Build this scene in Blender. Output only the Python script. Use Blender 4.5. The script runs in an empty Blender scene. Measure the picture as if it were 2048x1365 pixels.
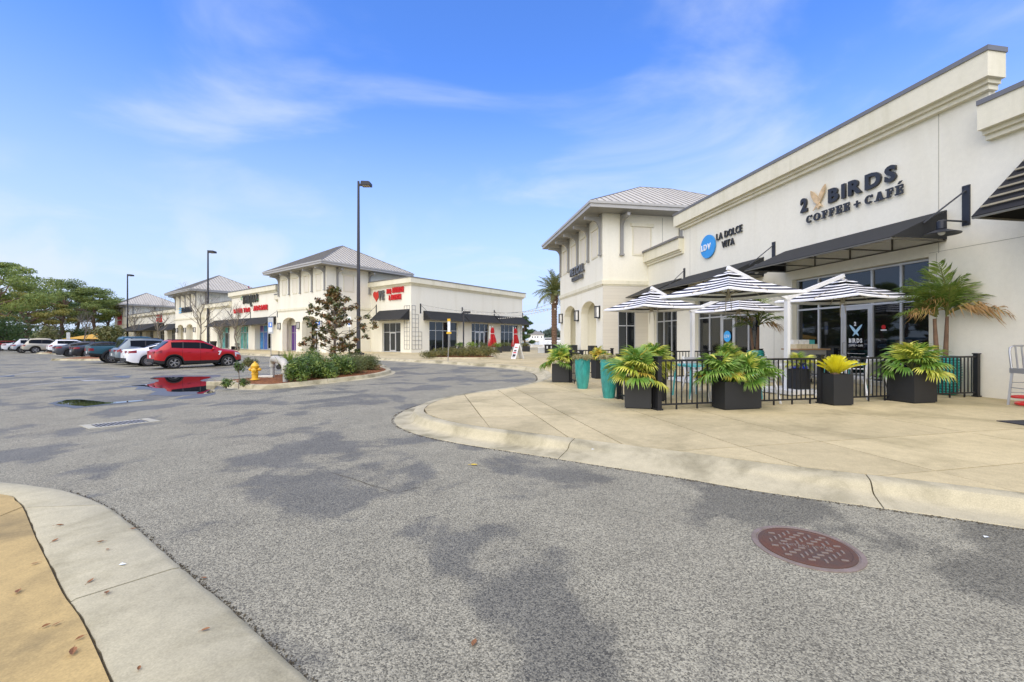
import bpy, bmesh, math, random
import numpy as np
from math import radians as R, pi, sin, cos, sqrt, atan2
from mathutils import Vector, Matrix
random.seed(7); rng=np.random.default_rng(7)
sc=bpy.context.scene; col=sc.collection
# ------------------------------------------------------------------ camera
F=853.33; HZ=680.0; CH=1.45          # focal length and horizon in photo pixels (2048 wide), eye height
cam_d=bpy.data.cameras.new('camera'); cam=bpy.data.objects.new('camera',cam_d); col.objects.link(cam)
cam_d.sensor_width=36; cam_d.lens=15.0; cam_d.clip_start=.05; cam_d.clip_end=6000
cam_d.shift_y=-(682.5-HZ)/2048
cam.location=(0,0,CH); cam.rotation_euler=(R(90),0,0); sc.camera=cam
# ------------------------------------------------------------------ light
SUN_EL=R(50); SUN_AZ=R(200)         # azimuth clockwise from +Y: behind and left of the camera
wd=bpy.data.worlds.new('World'); sc.world=wd; wd.use_nodes=True
def build_world():
    nt=wd.node_tree; nt.nodes.clear(); N=nt.nodes.new; L=nt.links.new
    out=N('ShaderNodeOutputWorld'); bg=N('ShaderNodeBackground'); bg.inputs[1].default_value=.135
    sky=N('ShaderNodeTexSky'); sky.sky_type='NISHITA'; sky.sun_disc=False
    sky.sun_elevation=SUN_EL; sky.sun_rotation=SUN_AZ; sky.air_density=1.0; sky.dust_density=.6; sky.ozone_density=1.6
    tc=N('ShaderNodeTexCoord'); sep=N('ShaderNodeSeparateXYZ'); L(tc.outputs['Generated'],sep.inputs[0])
    # lift and colour of the clear sky
    mul=N('ShaderNodeMix'); mul.data_type='RGBA'; mul.blend_type='MULTIPLY'; mul.inputs[0].default_value=1
    L(sky.outputs[0],mul.inputs[6]); mul.inputs[7].default_value=(1.02,1.62,2.75,1)
    # project directions on a flat cloud layer
    def div(a,b):
        m=N('ShaderNodeMath'); m.operation='DIVIDE'; L(a,m.inputs[0]); L(b,m.inputs[1]); return m.outputs[0]
    mx=N('ShaderNodeMath'); mx.operation='MAXIMUM'; L(sep.outputs[2],mx.inputs[0]); mx.inputs[1].default_value=0.0
    ad=N('ShaderNodeMath'); ad.operation='ADD'; L(mx.outputs[0],ad.inputs[0]); ad.inputs[1].default_value=.12
    cb=N('ShaderNodeCombineXYZ'); L(div(sep.outputs[0],ad.outputs[0]),cb.inputs[0]); L(div(sep.outputs[1],ad.outputs[0]),cb.inputs[1])
    mp=N('ShaderNodeMapping'); L(cb.outputs[0],mp.inputs[0]); mp.inputs['Scale'].default_value=(1.15,1.45,1); mp.inputs['Rotation'].default_value=(0,0,R(-28)); mp.inputs['Location'].default_value=(5.5,1.0,0)
    n1=N('ShaderNodeTexNoise'); L(mp.outputs[0],n1.inputs[0]); n1.inputs['Scale'].default_value=.85; n1.inputs['Detail'].default_value=7; n1.inputs['Roughness'].default_value=.52; n1.inputs['Distortion'].default_value=.7
    r1=N('ShaderNodeMapRange'); L(n1.outputs[0],r1.inputs[0]); r1.inputs[1].default_value=.45; r1.inputs[2].default_value=.80; r1.inputs[3].default_value=0; r1.inputs[4].default_value=.62; r1.interpolation_type='SMOOTHSTEP'
    # small low cumulus
    n2=N('ShaderNodeTexNoise'); L(tc.outputs['Generated'],n2.inputs[0]); n2.inputs['Scale'].default_value=5.5; n2.inputs['Detail'].default_value=5
    r2=N('ShaderNodeMapRange'); L(n2.outputs[0],r2.inputs[0]); r2.inputs[1].default_value=.5; r2.inputs[2].default_value=.68; r2.inputs[4].default_value=.7; r2.interpolation_type='SMOOTHSTEP'
    lo=N('ShaderNodeMapRange'); L(sep.outputs[2],lo.inputs[0]); lo.inputs[1].default_value=.3; lo.inputs[2].default_value=.14
    m2=N('ShaderNodeMath'); m2.operation='MULTIPLY'; L(r2.outputs[0],m2.inputs[0]); L(lo.outputs[0],m2.inputs[1])
    mm=N('ShaderNodeMath'); mm.operation='MAXIMUM'; L(r1.outputs[0],mm.inputs[0]); L(m2.outputs[0],mm.inputs[1])
    # pale haze towards the horizon
    hz=N('ShaderNodeMapRange'); L(sep.outputs[2],hz.inputs[0]); hz.inputs[1].default_value=.55; hz.inputs[2].default_value=.0; hz.inputs[3].default_value=0; hz.inputs[4].default_value=.9; hz.interpolation_type='SMOOTHSTEP'
    mh=N('ShaderNodeMix'); mh.data_type='RGBA'; L(hz.outputs[0],mh.inputs[0]); L(mul.outputs[2],mh.inputs[6]); mh.inputs[7].default_value=(5.6,6.5,8.2,1)
    mc=N('ShaderNodeMix'); mc.data_type='RGBA'; L(mm.outputs[0],mc.inputs[0]); L(mh.outputs[2],mc.inputs[6]); mc.inputs[7].default_value=(6.6,7.3,8.6,1)
    L(mc.outputs[2],bg.inputs[0]); L(bg.outputs[0],out.inputs[0])
build_world()
sd=bpy.data.lights.new('sun','SUN'); sd.energy=5.0; sd.angle=R(100); sd.color=(1,.83,.50)
sun=bpy.data.objects.new('sun',sd); col.objects.link(sun)
sdir=Vector((sin(SUN_AZ)*cos(SUN_EL),cos(SUN_AZ)*cos(SUN_EL),sin(SUN_EL)))
sun.rotation_euler=sdir.to_track_quat('Z','Y').to_euler(); sun.location=(-20,-20,40)
vs=sc.view_settings; vs.view_transform='Standard'; vs.look='None'; vs.gamma=1; vs.exposure=-.12; vs.use_curve_mapping=False
# ------------------------------------------------------------------ geometry helpers
def S(e0,e1,x):
    t=np.clip((np.asarray(x,float)-e0)/(e1-e0),0,1); return t*t*(3-2*t)
P2=np.array([-18.58,42.7]); U=np.array([-.795,.606]); V=np.array([.606,.795])
NW=np.array([-.1642,.9864]); NN=np.array([.9864,.1642]); Q0=np.array([10.71,9.73])
def g(x,y):            # the car park lies a little lower than the road
    q=(x-P2[0])*V[0]+(y-P2[1])*V[1]
    return -.2*S(-8,-14,q)*S(-4,-9.5,x)
def at(px,py,h=0.0):
    z=h
    for _ in range(12):
        Y=(CH-z)*F/(py-HZ); X=(px-1024)/F*Y; z=h+float(g(X,Y))
    return Vector((X,Y,z))
def on(px,Y,h=0.0):
    X=(px-1024)/F*Y; return Vector((X,Y,float(g(X,Y))+h))
def zat(py,Y): return CH+(HZ-py)*Y/F
class MB:
    def __init__(s): s.v=[]; s.f=[]; s.m=[]
    def add(s,vs,fs,mi=0):
        o=len(s.v); s.v+= [tuple(v) for v in vs]; s.f+=[tuple(i+o for i in f) for f in fs]; s.m+=[mi]*len(fs); return s
    def box(s,x0,x1,y0,y1,z0,z1,mi=0,M=None):
        v=[(x0,y0,z0),(x1,y0,z0),(x1,y1,z0),(x0,y1,z0),(x0,y0,z1),(x1,y0,z1),(x1,y1,z1),(x0,y1,z1)]
        if M is not None: v=[M@Vector(p) for p in v]
        return s.add(v,[(0,3,2,1),(4,5,6,7),(0,1,5,4),(1,2,6,5),(2,3,7,6),(3,0,4,7)],mi)
    def cbox(s,c,d,mi=0,M=None):
        return s.box(c[0]-d[0]/2,c[0]+d[0]/2,c[1]-d[1]/2,c[1]+d[1]/2,c[2]-d[2]/2,c[2]+d[2]/2,mi,M)
    def bar(s,a,b,w,h=None,mi=0):       # square bar between two points
        a=Vector(a); b=Vector(b); h=h or w; d=(b-a); L=d.length
        if L<1e-6: return s
        M=Matrix.Translation(a)@d.to_track_quat('Z','Y').to_matrix().to_4x4()
        return s.box(-w/2,w/2,-h/2,h/2,0,L,mi,M)
    def tube(s,pts,r,n=8,mi=0,cap=True):
        pts=[Vector(p) for p in pts]; rs=r if hasattr(r,'__len__') else [r]*len(pts); vs=[];fs=[]
        up=None
        for i,p in enumerate(pts):
            d=(pts[min(i+1,len(pts)-1)]-pts[max(i-1,0)]).normalized()
            if up is None: up=d.orthogonal().normalized()
            up=(up-d*up.dot(d)); up=up.normalized() if up.length>1e-6 else d.orthogonal().normalized()
            w=d.cross(up)
            for k in range(n):
                a=2*pi*k/n; vs.append(p+(up*cos(a)+w*sin(a))*rs[i])
        for i in range(len(pts)-1):
            for k in range(n):
                k2=(k+1)%n; fs.append((i*n+k,i*n+k2,(i+1)*n+k2,(i+1)*n+k))
        if cap: fs.append(tuple(range(n-1,-1,-1))); fs.append(tuple((len(pts)-1)*n+k for k in range(n)))
        return s.add(vs,fs,mi)
    def lathe(s,prof,n=20,mi=0,c=(0,0,0),M=None,cap=True):
        vs=[];fs=[];c=Vector(c)
        for (r,z) in prof:
            for k in range(n):
                a=2*pi*k/n; p=Vector((r*cos(a),r*sin(a),z))
                if M is not None: p=M@p
                vs.append(p+c)
        for i in range(len(prof)-1):
            for k in range(n):
                k2=(k+1)%n; fs.append((i*n+k,i*n+k2,(i+1)*n+k2,(i+1)*n+k))
        if cap:
            fs.append(tuple(range(n-1,-1,-1))); fs.append(tuple((len(prof)-1)*n+k for k in range(n)))
        return s.add(vs,fs,mi)
    def prism(s,poly,y0,y1,mi=0,M=None,ax='y'):  # polygon in x,z extruded along y (ax y) or x,y along z
        n=len(poly)
        if ax=='y': a=[(p[0],y0,p[1]) for p in poly]+[(p[0],y1,p[1]) for p in poly]
        elif ax=='z': a=[(p[0],p[1],y0) for p in poly]+[(p[0],p[1],y1) for p in poly]
        else: a=[(y0,p[0],p[1]) for p in poly]+[(y1,p[0],p[1]) for p in poly]
        if M is not None: a=[M@Vector(p) for p in a]
        fs=[tuple(range(n)),tuple(range(2*n-1,n-1,-1))]+[((i+1)%n,i,i+n,(i+1)%n+n) for i in range(n)]
        return s.add(a,fs,mi)
    def ball(s,c,r,nu=10,nv=7,mi=0):
        prof=[(max(1e-3,sin(pi*j/nv)),-cos(pi*j/nv)) for j in range(nv+1)]
        r=r if hasattr(r,'__len__') else (r,r,r)
        return s.lathe(prof,nu,mi,c,Matrix.Diagonal((*r,1)),cap=False)
    def mesh(s,name,mats,smooth=None,fix=True):
        me=bpy.data.meshes.new(name); me.from_pydata(s.v,[],s.f)
        mats=mats if isinstance(mats,(list,tuple)) else [mats]
        for m in mats: me.materials.append(m)
        if len(mats)>1: me.polygons.foreach_set('material_index',s.m)
        if fix:
            bm=bmesh.new(); bm.from_mesh(me); bmesh.ops.recalc_face_normals(bm,faces=bm.faces); bm.to_mesh(me); bm.free()
        if smooth is not None:
            me.shade_smooth() if smooth>=180 else (me.shade_smooth(), me.set_sharp_from_angle(angle=R(smooth)))
        me.update(); return me
    def build(s,name,mats,parent=None,smooth=None,loc=None,rz=None,fix=True,kind=None,label=None):
        o=bpy.data.objects.new(name,s.mesh(name,mats,smooth,fix)); col.objects.link(o)
        if parent is not None: o.parent=parent
        if loc is not None: o.location=loc
        if rz is not None: o.rotation_euler[2]=rz
        if kind: o['kind']=kind
        if label: o['label']=label
        return o
def tag(o,label=None,cat=None,group=None,kind=None):
    if label: o['label']=label
    if cat: o['category']=cat
    if group: o['group']=group
    if kind: o['kind']=kind
    return o
def empty(name,loc=(0,0,0),rz=0,label=None,cat=None,group=None):
    o=bpy.data.objects.new(name,None); col.objects.link(o); o.location=loc; o.rotation_euler[2]=rz
    o.empty_display_size=.2
    return tag(o,label,cat,group)
def inst(name,me,parent,loc=(0,0,0),rot=(0,0,0),scale=None,label=None):
    o=bpy.data.objects.new(name,me); col.objects.link(o); o.parent=parent; o.location=loc; o.rotation_euler=rot
    if scale is not None: o.scale=scale if hasattr(scale,'__len__') else (scale,)*3
    if label: o['label']=label
    return o
def kids(o): return [c for c in col.objects if c.parent is o]
KM={}
def rebuild_km():
    KM.clear()
    for c in col.objects:
        if c.parent: KM.setdefault(c.parent.name,[]).append(c)
def copy_tree(o,loc=None,rz=None,label=None,parent=None):
    c=o.copy(); col.objects.link(c)
    if parent is not None: c.parent=parent
    if loc is not None: c.location=loc
    if rz is not None: c.rotation_euler[2]=rz
    if label: c['label']=label
    for k in [k for k in KM.get(o.name,[])]:
        copy_tree(k,parent=c)
    return c
def fastmesh(name,verts,quads,mats,mi=None,smooth=False):
    """numpy mesh: verts (n,3), quads (m,4)"""
    me=bpy.data.meshes.new(name); n=len(verts); m=len(quads); k=quads.shape[1]
    me.vertices.add(n); me.vertices.foreach_set('co',np.ascontiguousarray(verts,dtype=np.float32).ravel())
    me.loops.add(m*k); me.loops.foreach_set('vertex_index',np.ascontiguousarray(quads,dtype=np.int32).ravel())
    me.polygons.add(m); me.polygons.foreach_set('loop_start',np.arange(0,m*k,k,dtype=np.int32))
    for x in (mats if isinstance(mats,(list,tuple)) else [mats]): me.materials.append(x)
    if mi is not None: me.polygons.foreach_set('material_index',np.ascontiguousarray(mi,dtype=np.int32))
    me.update(calc_edges=True)
    if smooth: me.shade_smooth()
    return me
def fobj(name,me,parent=None,loc=None):
    o=bpy.data.objects.new(name,me); col.objects.link(o)
    if parent is not None: o.parent=parent
    if loc is not None: o.location=loc
    return o
# ------------------------------------------------------------------ materials
def srgb(r,g_,b):
    f=lambda c:(c/255/12.92 if c/255<=.04045 else ((c/255+.055)/1.055)**2.4)
    return (f(r),f(g_),f(b))
def M(name,c,rough=.6,metal=0,var=.12,scale=3,bump=0,bscale=80,bdist=.004,spec=.5,emis=0,obvar=0,stretch=None,var2=None,coat=0,world=False,c2=None,sub=0):
    """noise-mottled principled material; c2 = second colour mixed in by the noise"""
    m=bpy.data.materials.new(name); m.use_nodes=True; nt=m.node_tree; N=nt.nodes.new; L=nt.links.new
    b=nt.nodes['Principled BSDF']; b.inputs['Roughness'].default_value=rough; b.inputs['Metallic'].default_value=metal
    b.inputs['Specular IOR Level'].default_value=spec
    if coat: b.inputs['Coat Weight'].default_value=coat; b.inputs['Coat Roughness'].default_value=.05
    if world: g_=N('ShaderNodeNewGeometry'); co=g_.outputs['Position']
    else: t=N('ShaderNodeTexCoord'); co=t.outputs['Object']
    if stretch:
        mp=N('ShaderNodeMapping'); L(co,mp.inputs[0]); mp.inputs['Scale'].default_value=stretch; cs=mp.outputs[0]
    else: cs=co
    n=N('ShaderNodeTexNoise'); L(cs,n.inputs[0]); n.inputs['Scale'].default_value=scale; n.inputs['Detail'].default_value=6; n.inputs['Roughness'].default_value=.62
    mx=N('ShaderNodeMix'); mx.data_type='RGBA'
    rm=N('ShaderNodeMapRange'); L(n.outputs[0],rm.inputs[0]); rm.inputs[1].default_value=.3; rm.inputs[2].default_value=.7
    L(rm.outputs[0],mx.inputs[0])
    ca=[x*(1-var) for x in c]; cb_=[min(1,x*(1+var)) for x in c] if c2 is None else list(c2)
    mx.inputs[6].default_value=(*ca,1); mx.inputs[7].default_value=(*cb_,1); cc=mx.outputs[2]
    if var2:                                           # fine speckle: (scale, amount)
        n2=N('ShaderNodeTexNoise'); L(co,n2.inputs[0]); n2.inputs['Scale'].default_value=var2[0]; n2.inputs['Detail'].default_value=3
        r2=N('ShaderNodeMapRange'); L(n2.outputs[0],r2.inputs[0]); r2.inputs[1].default_value=.3; r2.inputs[2].default_value=.7; r2.inputs[3].default_value=1-var2[1]; r2.inputs[4].default_value=1+var2[1]
        m2=N('ShaderNodeVectorMath'); m2.operation='SCALE'; L(cc,m2.inputs[0]); L(r2.outputs[0],m2.inputs['Scale']); cc=m2.outputs[0]
    if obvar:
        oi=N('ShaderNodeObjectInfo'); ro=N('ShaderNodeMapRange'); L(oi.outputs['Random'],ro.inputs[0]); ro.inputs[3].default_value=1-obvar; ro.inputs[4].default_value=1+obvar
        m3=N('ShaderNodeVectorMath'); m3.operation='SCALE'; L(cc,m3.inputs[0]); L(ro.outputs[0],m3.inputs['Scale']); cc=m3.outputs[0]
    L(cc,b.inputs['Base Color'])
    if bump:
        nb=N('ShaderNodeTexNoise'); L(co,nb.inputs[0]); nb.inputs['Scale'].default_value=bscale; nb.inputs['Detail'].default_value=4
        bp=N('ShaderNodeBump'); L(nb.outputs[0],bp.inputs['Height']); bp.inputs['Strength'].default_value=bump; bp.inputs['Distance'].default_value=bdist; L(bp.outputs[0],b.inputs['Normal'])
    if emis: b.inputs['Emission Color'].default_value=(*c,1); b.inputs['Emission Strength'].default_value=emis
    if sub: b.inputs['Transmission Weight'].default_value=0
    return m
LEAFK=1.6
def leafmat(name,cols,rough=.5,scale=2.5,trans=.25):
    """leaf colours picked by a noise over the plant, with light passing through"""
    m=bpy.data.materials.new(name); m.use_nodes=True; nt=m.node_tree; N=nt.nodes.new; L=nt.links.new
    b=nt.nodes['Principled BSDF']; b.inputs['Roughness'].default_value=rough; out=nt.nodes['Material Output']; cols=[tuple(min(.8,x*LEAFK) for x in c) for c in cols]
    t=N('ShaderNodeTexCoord'); n=N('ShaderNodeTexNoise'); L(t.outputs['Object'],n.inputs[0]); n.inputs['Scale'].default_value=scale; n.inputs['Detail'].default_value=5; n.inputs['Roughness'].default_value=.75
    r=N('ShaderNodeValToRGB'); L(n.outputs[0],r.inputs[0]); e=r.color_ramp.elements
    k=len(cols); e[0].position=.32; e[0].color=(*cols[0],1); e[1].position=.68; e[1].color=(*cols[-1],1)
    for i,c in enumerate(cols[1:-1]): x=e.new(.32+.36*(i+1)/(k-1)); x.color=(*c,1)
    oi=N('ShaderNodeObjectInfo'); ro=N('ShaderNodeMapRange'); L(oi.outputs['Random'],ro.inputs[0]); ro.inputs[3].default_value=.85; ro.inputs[4].default_value=1.15
    sc_=N('ShaderNodeVectorMath'); sc_.operation='SCALE'; L(r.outputs[0],sc_.inputs[0]); L(ro.outputs[0],sc_.inputs['Scale'])
    L(sc_.outputs[0],b.inputs['Base Color'])
    tr=N('ShaderNodeBsdfTranslucent'); L(sc_.outputs[0],tr.inputs[0]); mx=N('ShaderNodeMixShader'); mx.inputs[0].default_value=trans
    L(b.outputs[0],mx.inputs[1]); L(tr.outputs[0],mx.inputs[2]); L(mx.outputs[0],out.inputs[0]); return m
def asphalt(name,light,dark,wet=True):
    m=bpy.data.materials.new(name); m.use_nodes=True; nt=m.node_tree; N=nt.nodes.new; L=nt.links.new
    b=nt.nodes['Principled BSDF']; g_=N('ShaderNodeNewGeometry'); co=g_.outputs['Position']
    # damp patches
    n=N('ShaderNodeTexNoise'); L(co,n.inputs[0]); n.inputs['Scale'].default_value=.62; n.inputs['Detail'].default_value=9; n.inputs['Roughness'].default_value=.56; n.inputs['Distortion'].default_value=.25
    r=N('ShaderNodeMapRange'); L(n.outputs[0],r.inputs[0]); r.inputs[1].default_value=.495; r.inputs[2].default_value=.56; r.interpolation_type='SMOOTHSTEP'
    # aggregate stones
    v=N('ShaderNodeTexVoronoi'); L(co,v.inputs[0]); v.inputs['Scale'].default_value=135; v.feature='F1'
    vs_=N('ShaderNodeSeparateColor'); L(v.outputs['Color'],vs_.inputs[0])
    rv=N('ShaderNodeMapRange'); L(vs_.outputs[0],rv.inputs[0]); rv.inputs[3].default_value=.35; rv.inputs[4].default_value=1.65
    n3=N('ShaderNodeTexNoise'); L(co,n3.inputs[0]); n3.inputs['Scale'].default_value=1.7; n3.inputs['Detail'].default_value=8; n3.inputs['Roughness'].default_value=.7
    r3=N('ShaderNodeMapRange'); L(n3.outputs[0],r3.inputs[0]); r3.inputs[1].default_value=.3; r3.inputs[2].default_value=.7; r3.inputs[3].default_value=.84; r3.inputs[4].default_value=1.14
    mx=N('ShaderNodeMix'); mx.data_type='RGBA'; L(r.outputs[0],mx.inputs[0]); mx.inputs[6].default_value=(*light,1); mx.inputs[7].default_value=(*dark,1)
    s1=N('ShaderNodeVectorMath'); s1.operation='SCALE'; L(mx.outputs[2],s1.inputs[0]); L(rv.outputs[0],s1.inputs['Scale'])
    s2=N('ShaderNodeVectorMath'); s2.operation='SCALE'; L(s1.outputs[0],s2.inputs[0]); L(r3.outputs[0],s2.inputs['Scale'])
    L(s2.outputs[0],b.inputs['Base Color'])
    rr=N('ShaderNodeMapRange'); L(r.outputs[0],rr.inputs[0]); rr.inputs[3].default_value=.88; rr.inputs[4].default_value=.62; L(rr.outputs[0],b.inputs['Roughness'])
    bp=N('ShaderNodeBump'); L(v.outputs['Distance'],bp.inputs['Height']); bp.inputs['Strength'].default_value=.55; bp.inputs['Distance'].default_value=.004; bp.invert=True; L(bp.outputs[0],b.inputs['Normal'])
    return m
def concrete(name,c,stain,sc1=.7,mild=.5,obvar=.05,rough=.8,vert=False,fine=1):
    m=bpy.data.materials.new(name); m.use_nodes=True; nt=m.node_tree; N=nt.nodes.new; L=nt.links.new
    b=nt.nodes['Principled BSDF']; b.inputs['Roughness'].default_value=rough; g_=N('ShaderNodeNewGeometry'); co=g_.outputs['Position']
    mp=N('ShaderNodeMapping'); L(co,mp.inputs[0]); mp.inputs['Scale'].default_value=(1,1,.12) if vert else (1,1,1)
    n=N('ShaderNodeTexNoise'); L(mp.outputs[0],n.inputs[0]); n.inputs['Scale'].default_value=sc1; n.inputs['Detail'].default_value=9; n.inputs['Roughness'].default_value=.62; n.inputs['Distortion'].default_value=.5
    r=N('ShaderNodeMapRange'); L(n.outputs[0],r.inputs[0]); r.inputs[1].default_value=.42; r.inputs[2].default_value=.72; r.inputs[4].default_value=mild; r.interpolation_type='SMOOTHSTEP'
    mx=N('ShaderNodeMix'); mx.data_type='RGBA'; L(r.outputs[0],mx.inputs[0]); mx.inputs[6].default_value=(*c,1); mx.inputs[7].default_value=(*stain,1)
    n2=N('ShaderNodeTexNoise'); L(co,n2.inputs[0]); n2.inputs['Scale'].default_value=110; n2.inputs['Detail'].default_value=3
    r2=N('ShaderNodeMapRange'); L(n2.outputs[0],r2.inputs[0]); r2.inputs[1].default_value=.3; r2.inputs[2].default_value=.7; r2.inputs[3].default_value=1-.14*fine; r2.inputs[4].default_value=1+.12*fine
    n3=N('ShaderNodeTexNoise'); L(co,n3.inputs[0]); n3.inputs['Scale'].default_value=9; n3.inputs['Detail'].default_value=6
    r3=N('ShaderNodeMapRange'); L(n3.outputs[0],r3.inputs[0]); r3.inputs[1].default_value=.3; r3.inputs[2].default_value=.7; r3.inputs[3].default_value=1-.08*fine; r3.inputs[4].default_value=1+.07*fine
    s1=N('ShaderNodeVectorMath'); s1.operation='SCALE'; L(mx.outputs[2],s1.inputs[0]); L(r2.outputs[0],s1.inputs['Scale'])
    s2=N('ShaderNodeVectorMath'); s2.operation='SCALE'; L(s1.outputs[0],s2.inputs[0]); L(r3.outputs[0],s2.inputs['Scale'])
    oi=N('ShaderNodeObjectInfo'); ro=N('ShaderNodeMapRange'); L(oi.outputs['Random'],ro.inputs[0]); ro.inputs[3].default_value=1-obvar; ro.inputs[4].default_value=1+obvar
    s3=N('ShaderNodeVectorMath'); s3.operation='SCALE'; L(s2.outputs[0],s3.inputs[0]); L(ro.outputs[0],s3.inputs['Scale'])
    L(s3.outputs[0],b.inputs['Base Color'])
    bp=N('ShaderNodeBump'); L(n2.outputs[0],bp.inputs['Height']); bp.inputs['Strength'].default_value=.3; bp.inputs['Distance'].default_value=.002; L(bp.outputs[0],b.inputs['Normal'])
    return m
ASPH=asphalt('asphalt',(.250,.234,.170),(.150,.141,.104))
SLAB=concrete('tan_concrete',(.52,.435,.245),(.31,.26,.135),.75,.85,.08)
KERB=concrete('kerb_concrete',(.47,.42,.275),(.17,.15,.08),1.3,.9,.07)
GUT=concrete('gutter_concrete',(.44,.40,.265),(.25,.22,.125),1.4,.85,.05)
YSLAB=concrete('ochre_concrete',(.48,.345,.135),(.22,.165,.07),1.1,.95,.03)
WALL=concrete('stucco',(.80,.77,.64),(.69,.65,.50),1.0,.42,0,.9,True,.3)
TRIM=concrete('stucco_trim',(.74,.70,.54),(.56,.53,.36),1.6,.5,0,.9,True,.4)
TAN=concrete('stucco_tan',(.74,.69,.56),(.68,.63,.50),.8,.4,0,.9,True,.3)
SOFF=M('grey_paint',(.26,.255,.235),.6,var=.06)
FASC=M('fascia_grey',(.40,.39,.36),.5,var=.05)
COPE=M('coping_metal',(.20,.195,.185),.45,.3,var=.06)
ROOF=M('roof_metal',(.52,.485,.40),.5,.0,var=.07,scale=1.5,obvar=.04)
SEAM=M('roof_seam',(.20,.19,.17),.5,.2)
BLK=M('black_metal',(.018,.018,.02),.42,.2,var=.15)
DKM=M('dark_bracket',(.035,.038,.045),.45,.3)
FRM=M('window_aluminium',(.56,.57,.57),.38,.4,var=.05)
WHT=M('white_metal',(.78,.78,.76),.35,var=.04)
FABR=M('awning_fabric',(.019,.020,.020),.9,var=.12,scale=4,bump=.2,bscale=300)
RED=M('red_sign',(.55,.012,.015),.4,var=.05)
BLKSIGN=M('charcoal_sign',(.028,.03,.034),.45,var=.05)
GREYSIGN=M('grey_sign',(.10,.10,.10),.4)
def glass(name,tint,tr=.35,rough=.02,refl=.42):
    m=bpy.data.materials.new(name); m.use_nodes=True; nt=m.node_tree; N=nt.nodes.new; L=nt.links.new
    out=nt.nodes['Material Output']; nt.nodes.remove(nt.nodes['Principled BSDF'])
    t=N('ShaderNodeBsdfTransparent'); t.inputs[0].default_value=(*tint,1); gl=N('ShaderNodeBsdfGlossy'); gl.inputs['Roughness'].default_value=rough; gl.inputs[0].default_value=(.8,.85,.9,1)
    d=N('ShaderNodeBsdfDiffuse'); d.inputs[0].default_value=(.012,.014,.016,1)
    m1=N('ShaderNodeMixShader'); m1.inputs[0].default_value=1-tr; L(t.outputs[0],m1.inputs[1]); L(d.outputs[0],m1.inputs[2])
    fr=N('ShaderNodeLayerWeight'); fr.inputs[0].default_value=refl
    geo=N('ShaderNodeNewGeometry'); no=N('ShaderNodeTexNoise'); L(geo.outputs['Position'],no.inputs[0]); no.inputs['Scale'].default_value=.8
    bp=N('ShaderNodeBump'); bp.inputs['Strength'].default_value=.06; bp.inputs['Distance'].default_value=.02; L(no.outputs[0],bp.inputs['Height']); L(bp.outputs[0],gl.inputs['Normal'])
    m2=N('ShaderNodeMixShader'); L(fr.outputs['Fresnel'],m2.inputs[0]); L(m1.outputs[0],m2.inputs[1]); L(gl.outputs[0],m2.inputs[2]); L(m2.outputs[0],out.inputs[0]); return m
GLASS=glass('shop_glass',(.42,.45,.46),.6)
DGLASS=glass('dark_glass',(.2,.2,.2),.0)
CARGL=glass('car_glass',(.2,.2,.2),.0,.05,.18)
# ------------------------------------------------------------------ ground
def grid_sheet(name,xs,ys,zf,mat):
    X,Y=np.meshgrid(xs,ys); Z=zf(X,Y); v=np.stack([X.ravel(),Y.ravel(),Z.ravel()],1); nx=len(xs); ny=len(ys)
    i=np.arange(nx-1)[None,:]+np.arange(ny-1)[:,None]*nx; i=i.ravel()
    q=np.stack([i,i+1,i+nx+1,i+nx],1); me=fastmesh(name,v,q,mat,smooth=True); o=fobj(name,me); o['kind']='structure'; return o
GRASS=M('grass_field',(.10,.12,.045),.9,var=.35,scale=.3,world=True)
SAND=M('dry_bank',(.45,.38,.2),.9,var=.2,scale=.2,world=True)
grid_sheet('ground',np.array([-3000,-600,-200,-130,-60,0,60,120,400,1000,3000.]),np.array([-200,-60,-20,20,100,160,400,1500,4000.]),lambda x,y:x*0-.35,GRASS)
xs=np.concatenate([np.linspace(-130,-40,31)[:-1],np.linspace(-40,8,97)[:-1],np.linspace(8,60,14)]); ys=np.concatenate([np.linspace(-40,-4,10)[:-1],np.linspace(-4,60,129)[:-1],np.linspace(60,112,14)])
grid_sheet('asphalt_road',xs,ys,g,ASPH)
WATER=M('water',(.10,.16,.2),.12,var=.1,scale=.05,world=True,bump=.3,bscale=.6,bdist=.1)
MB().add([(-30,125,-.2),(260,125,-.2),(260,330,-.2),(-60,330,-.2)],[(0,1,2,3)]).build('bay_water',WATER,kind='structure')
MB().add([(-80,328,-.1),(280,328,-.1),(300,470,.8),(-90,470,.8)],[(0,1,2,3)]).build('far_shore',SAND,kind='structure')
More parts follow.
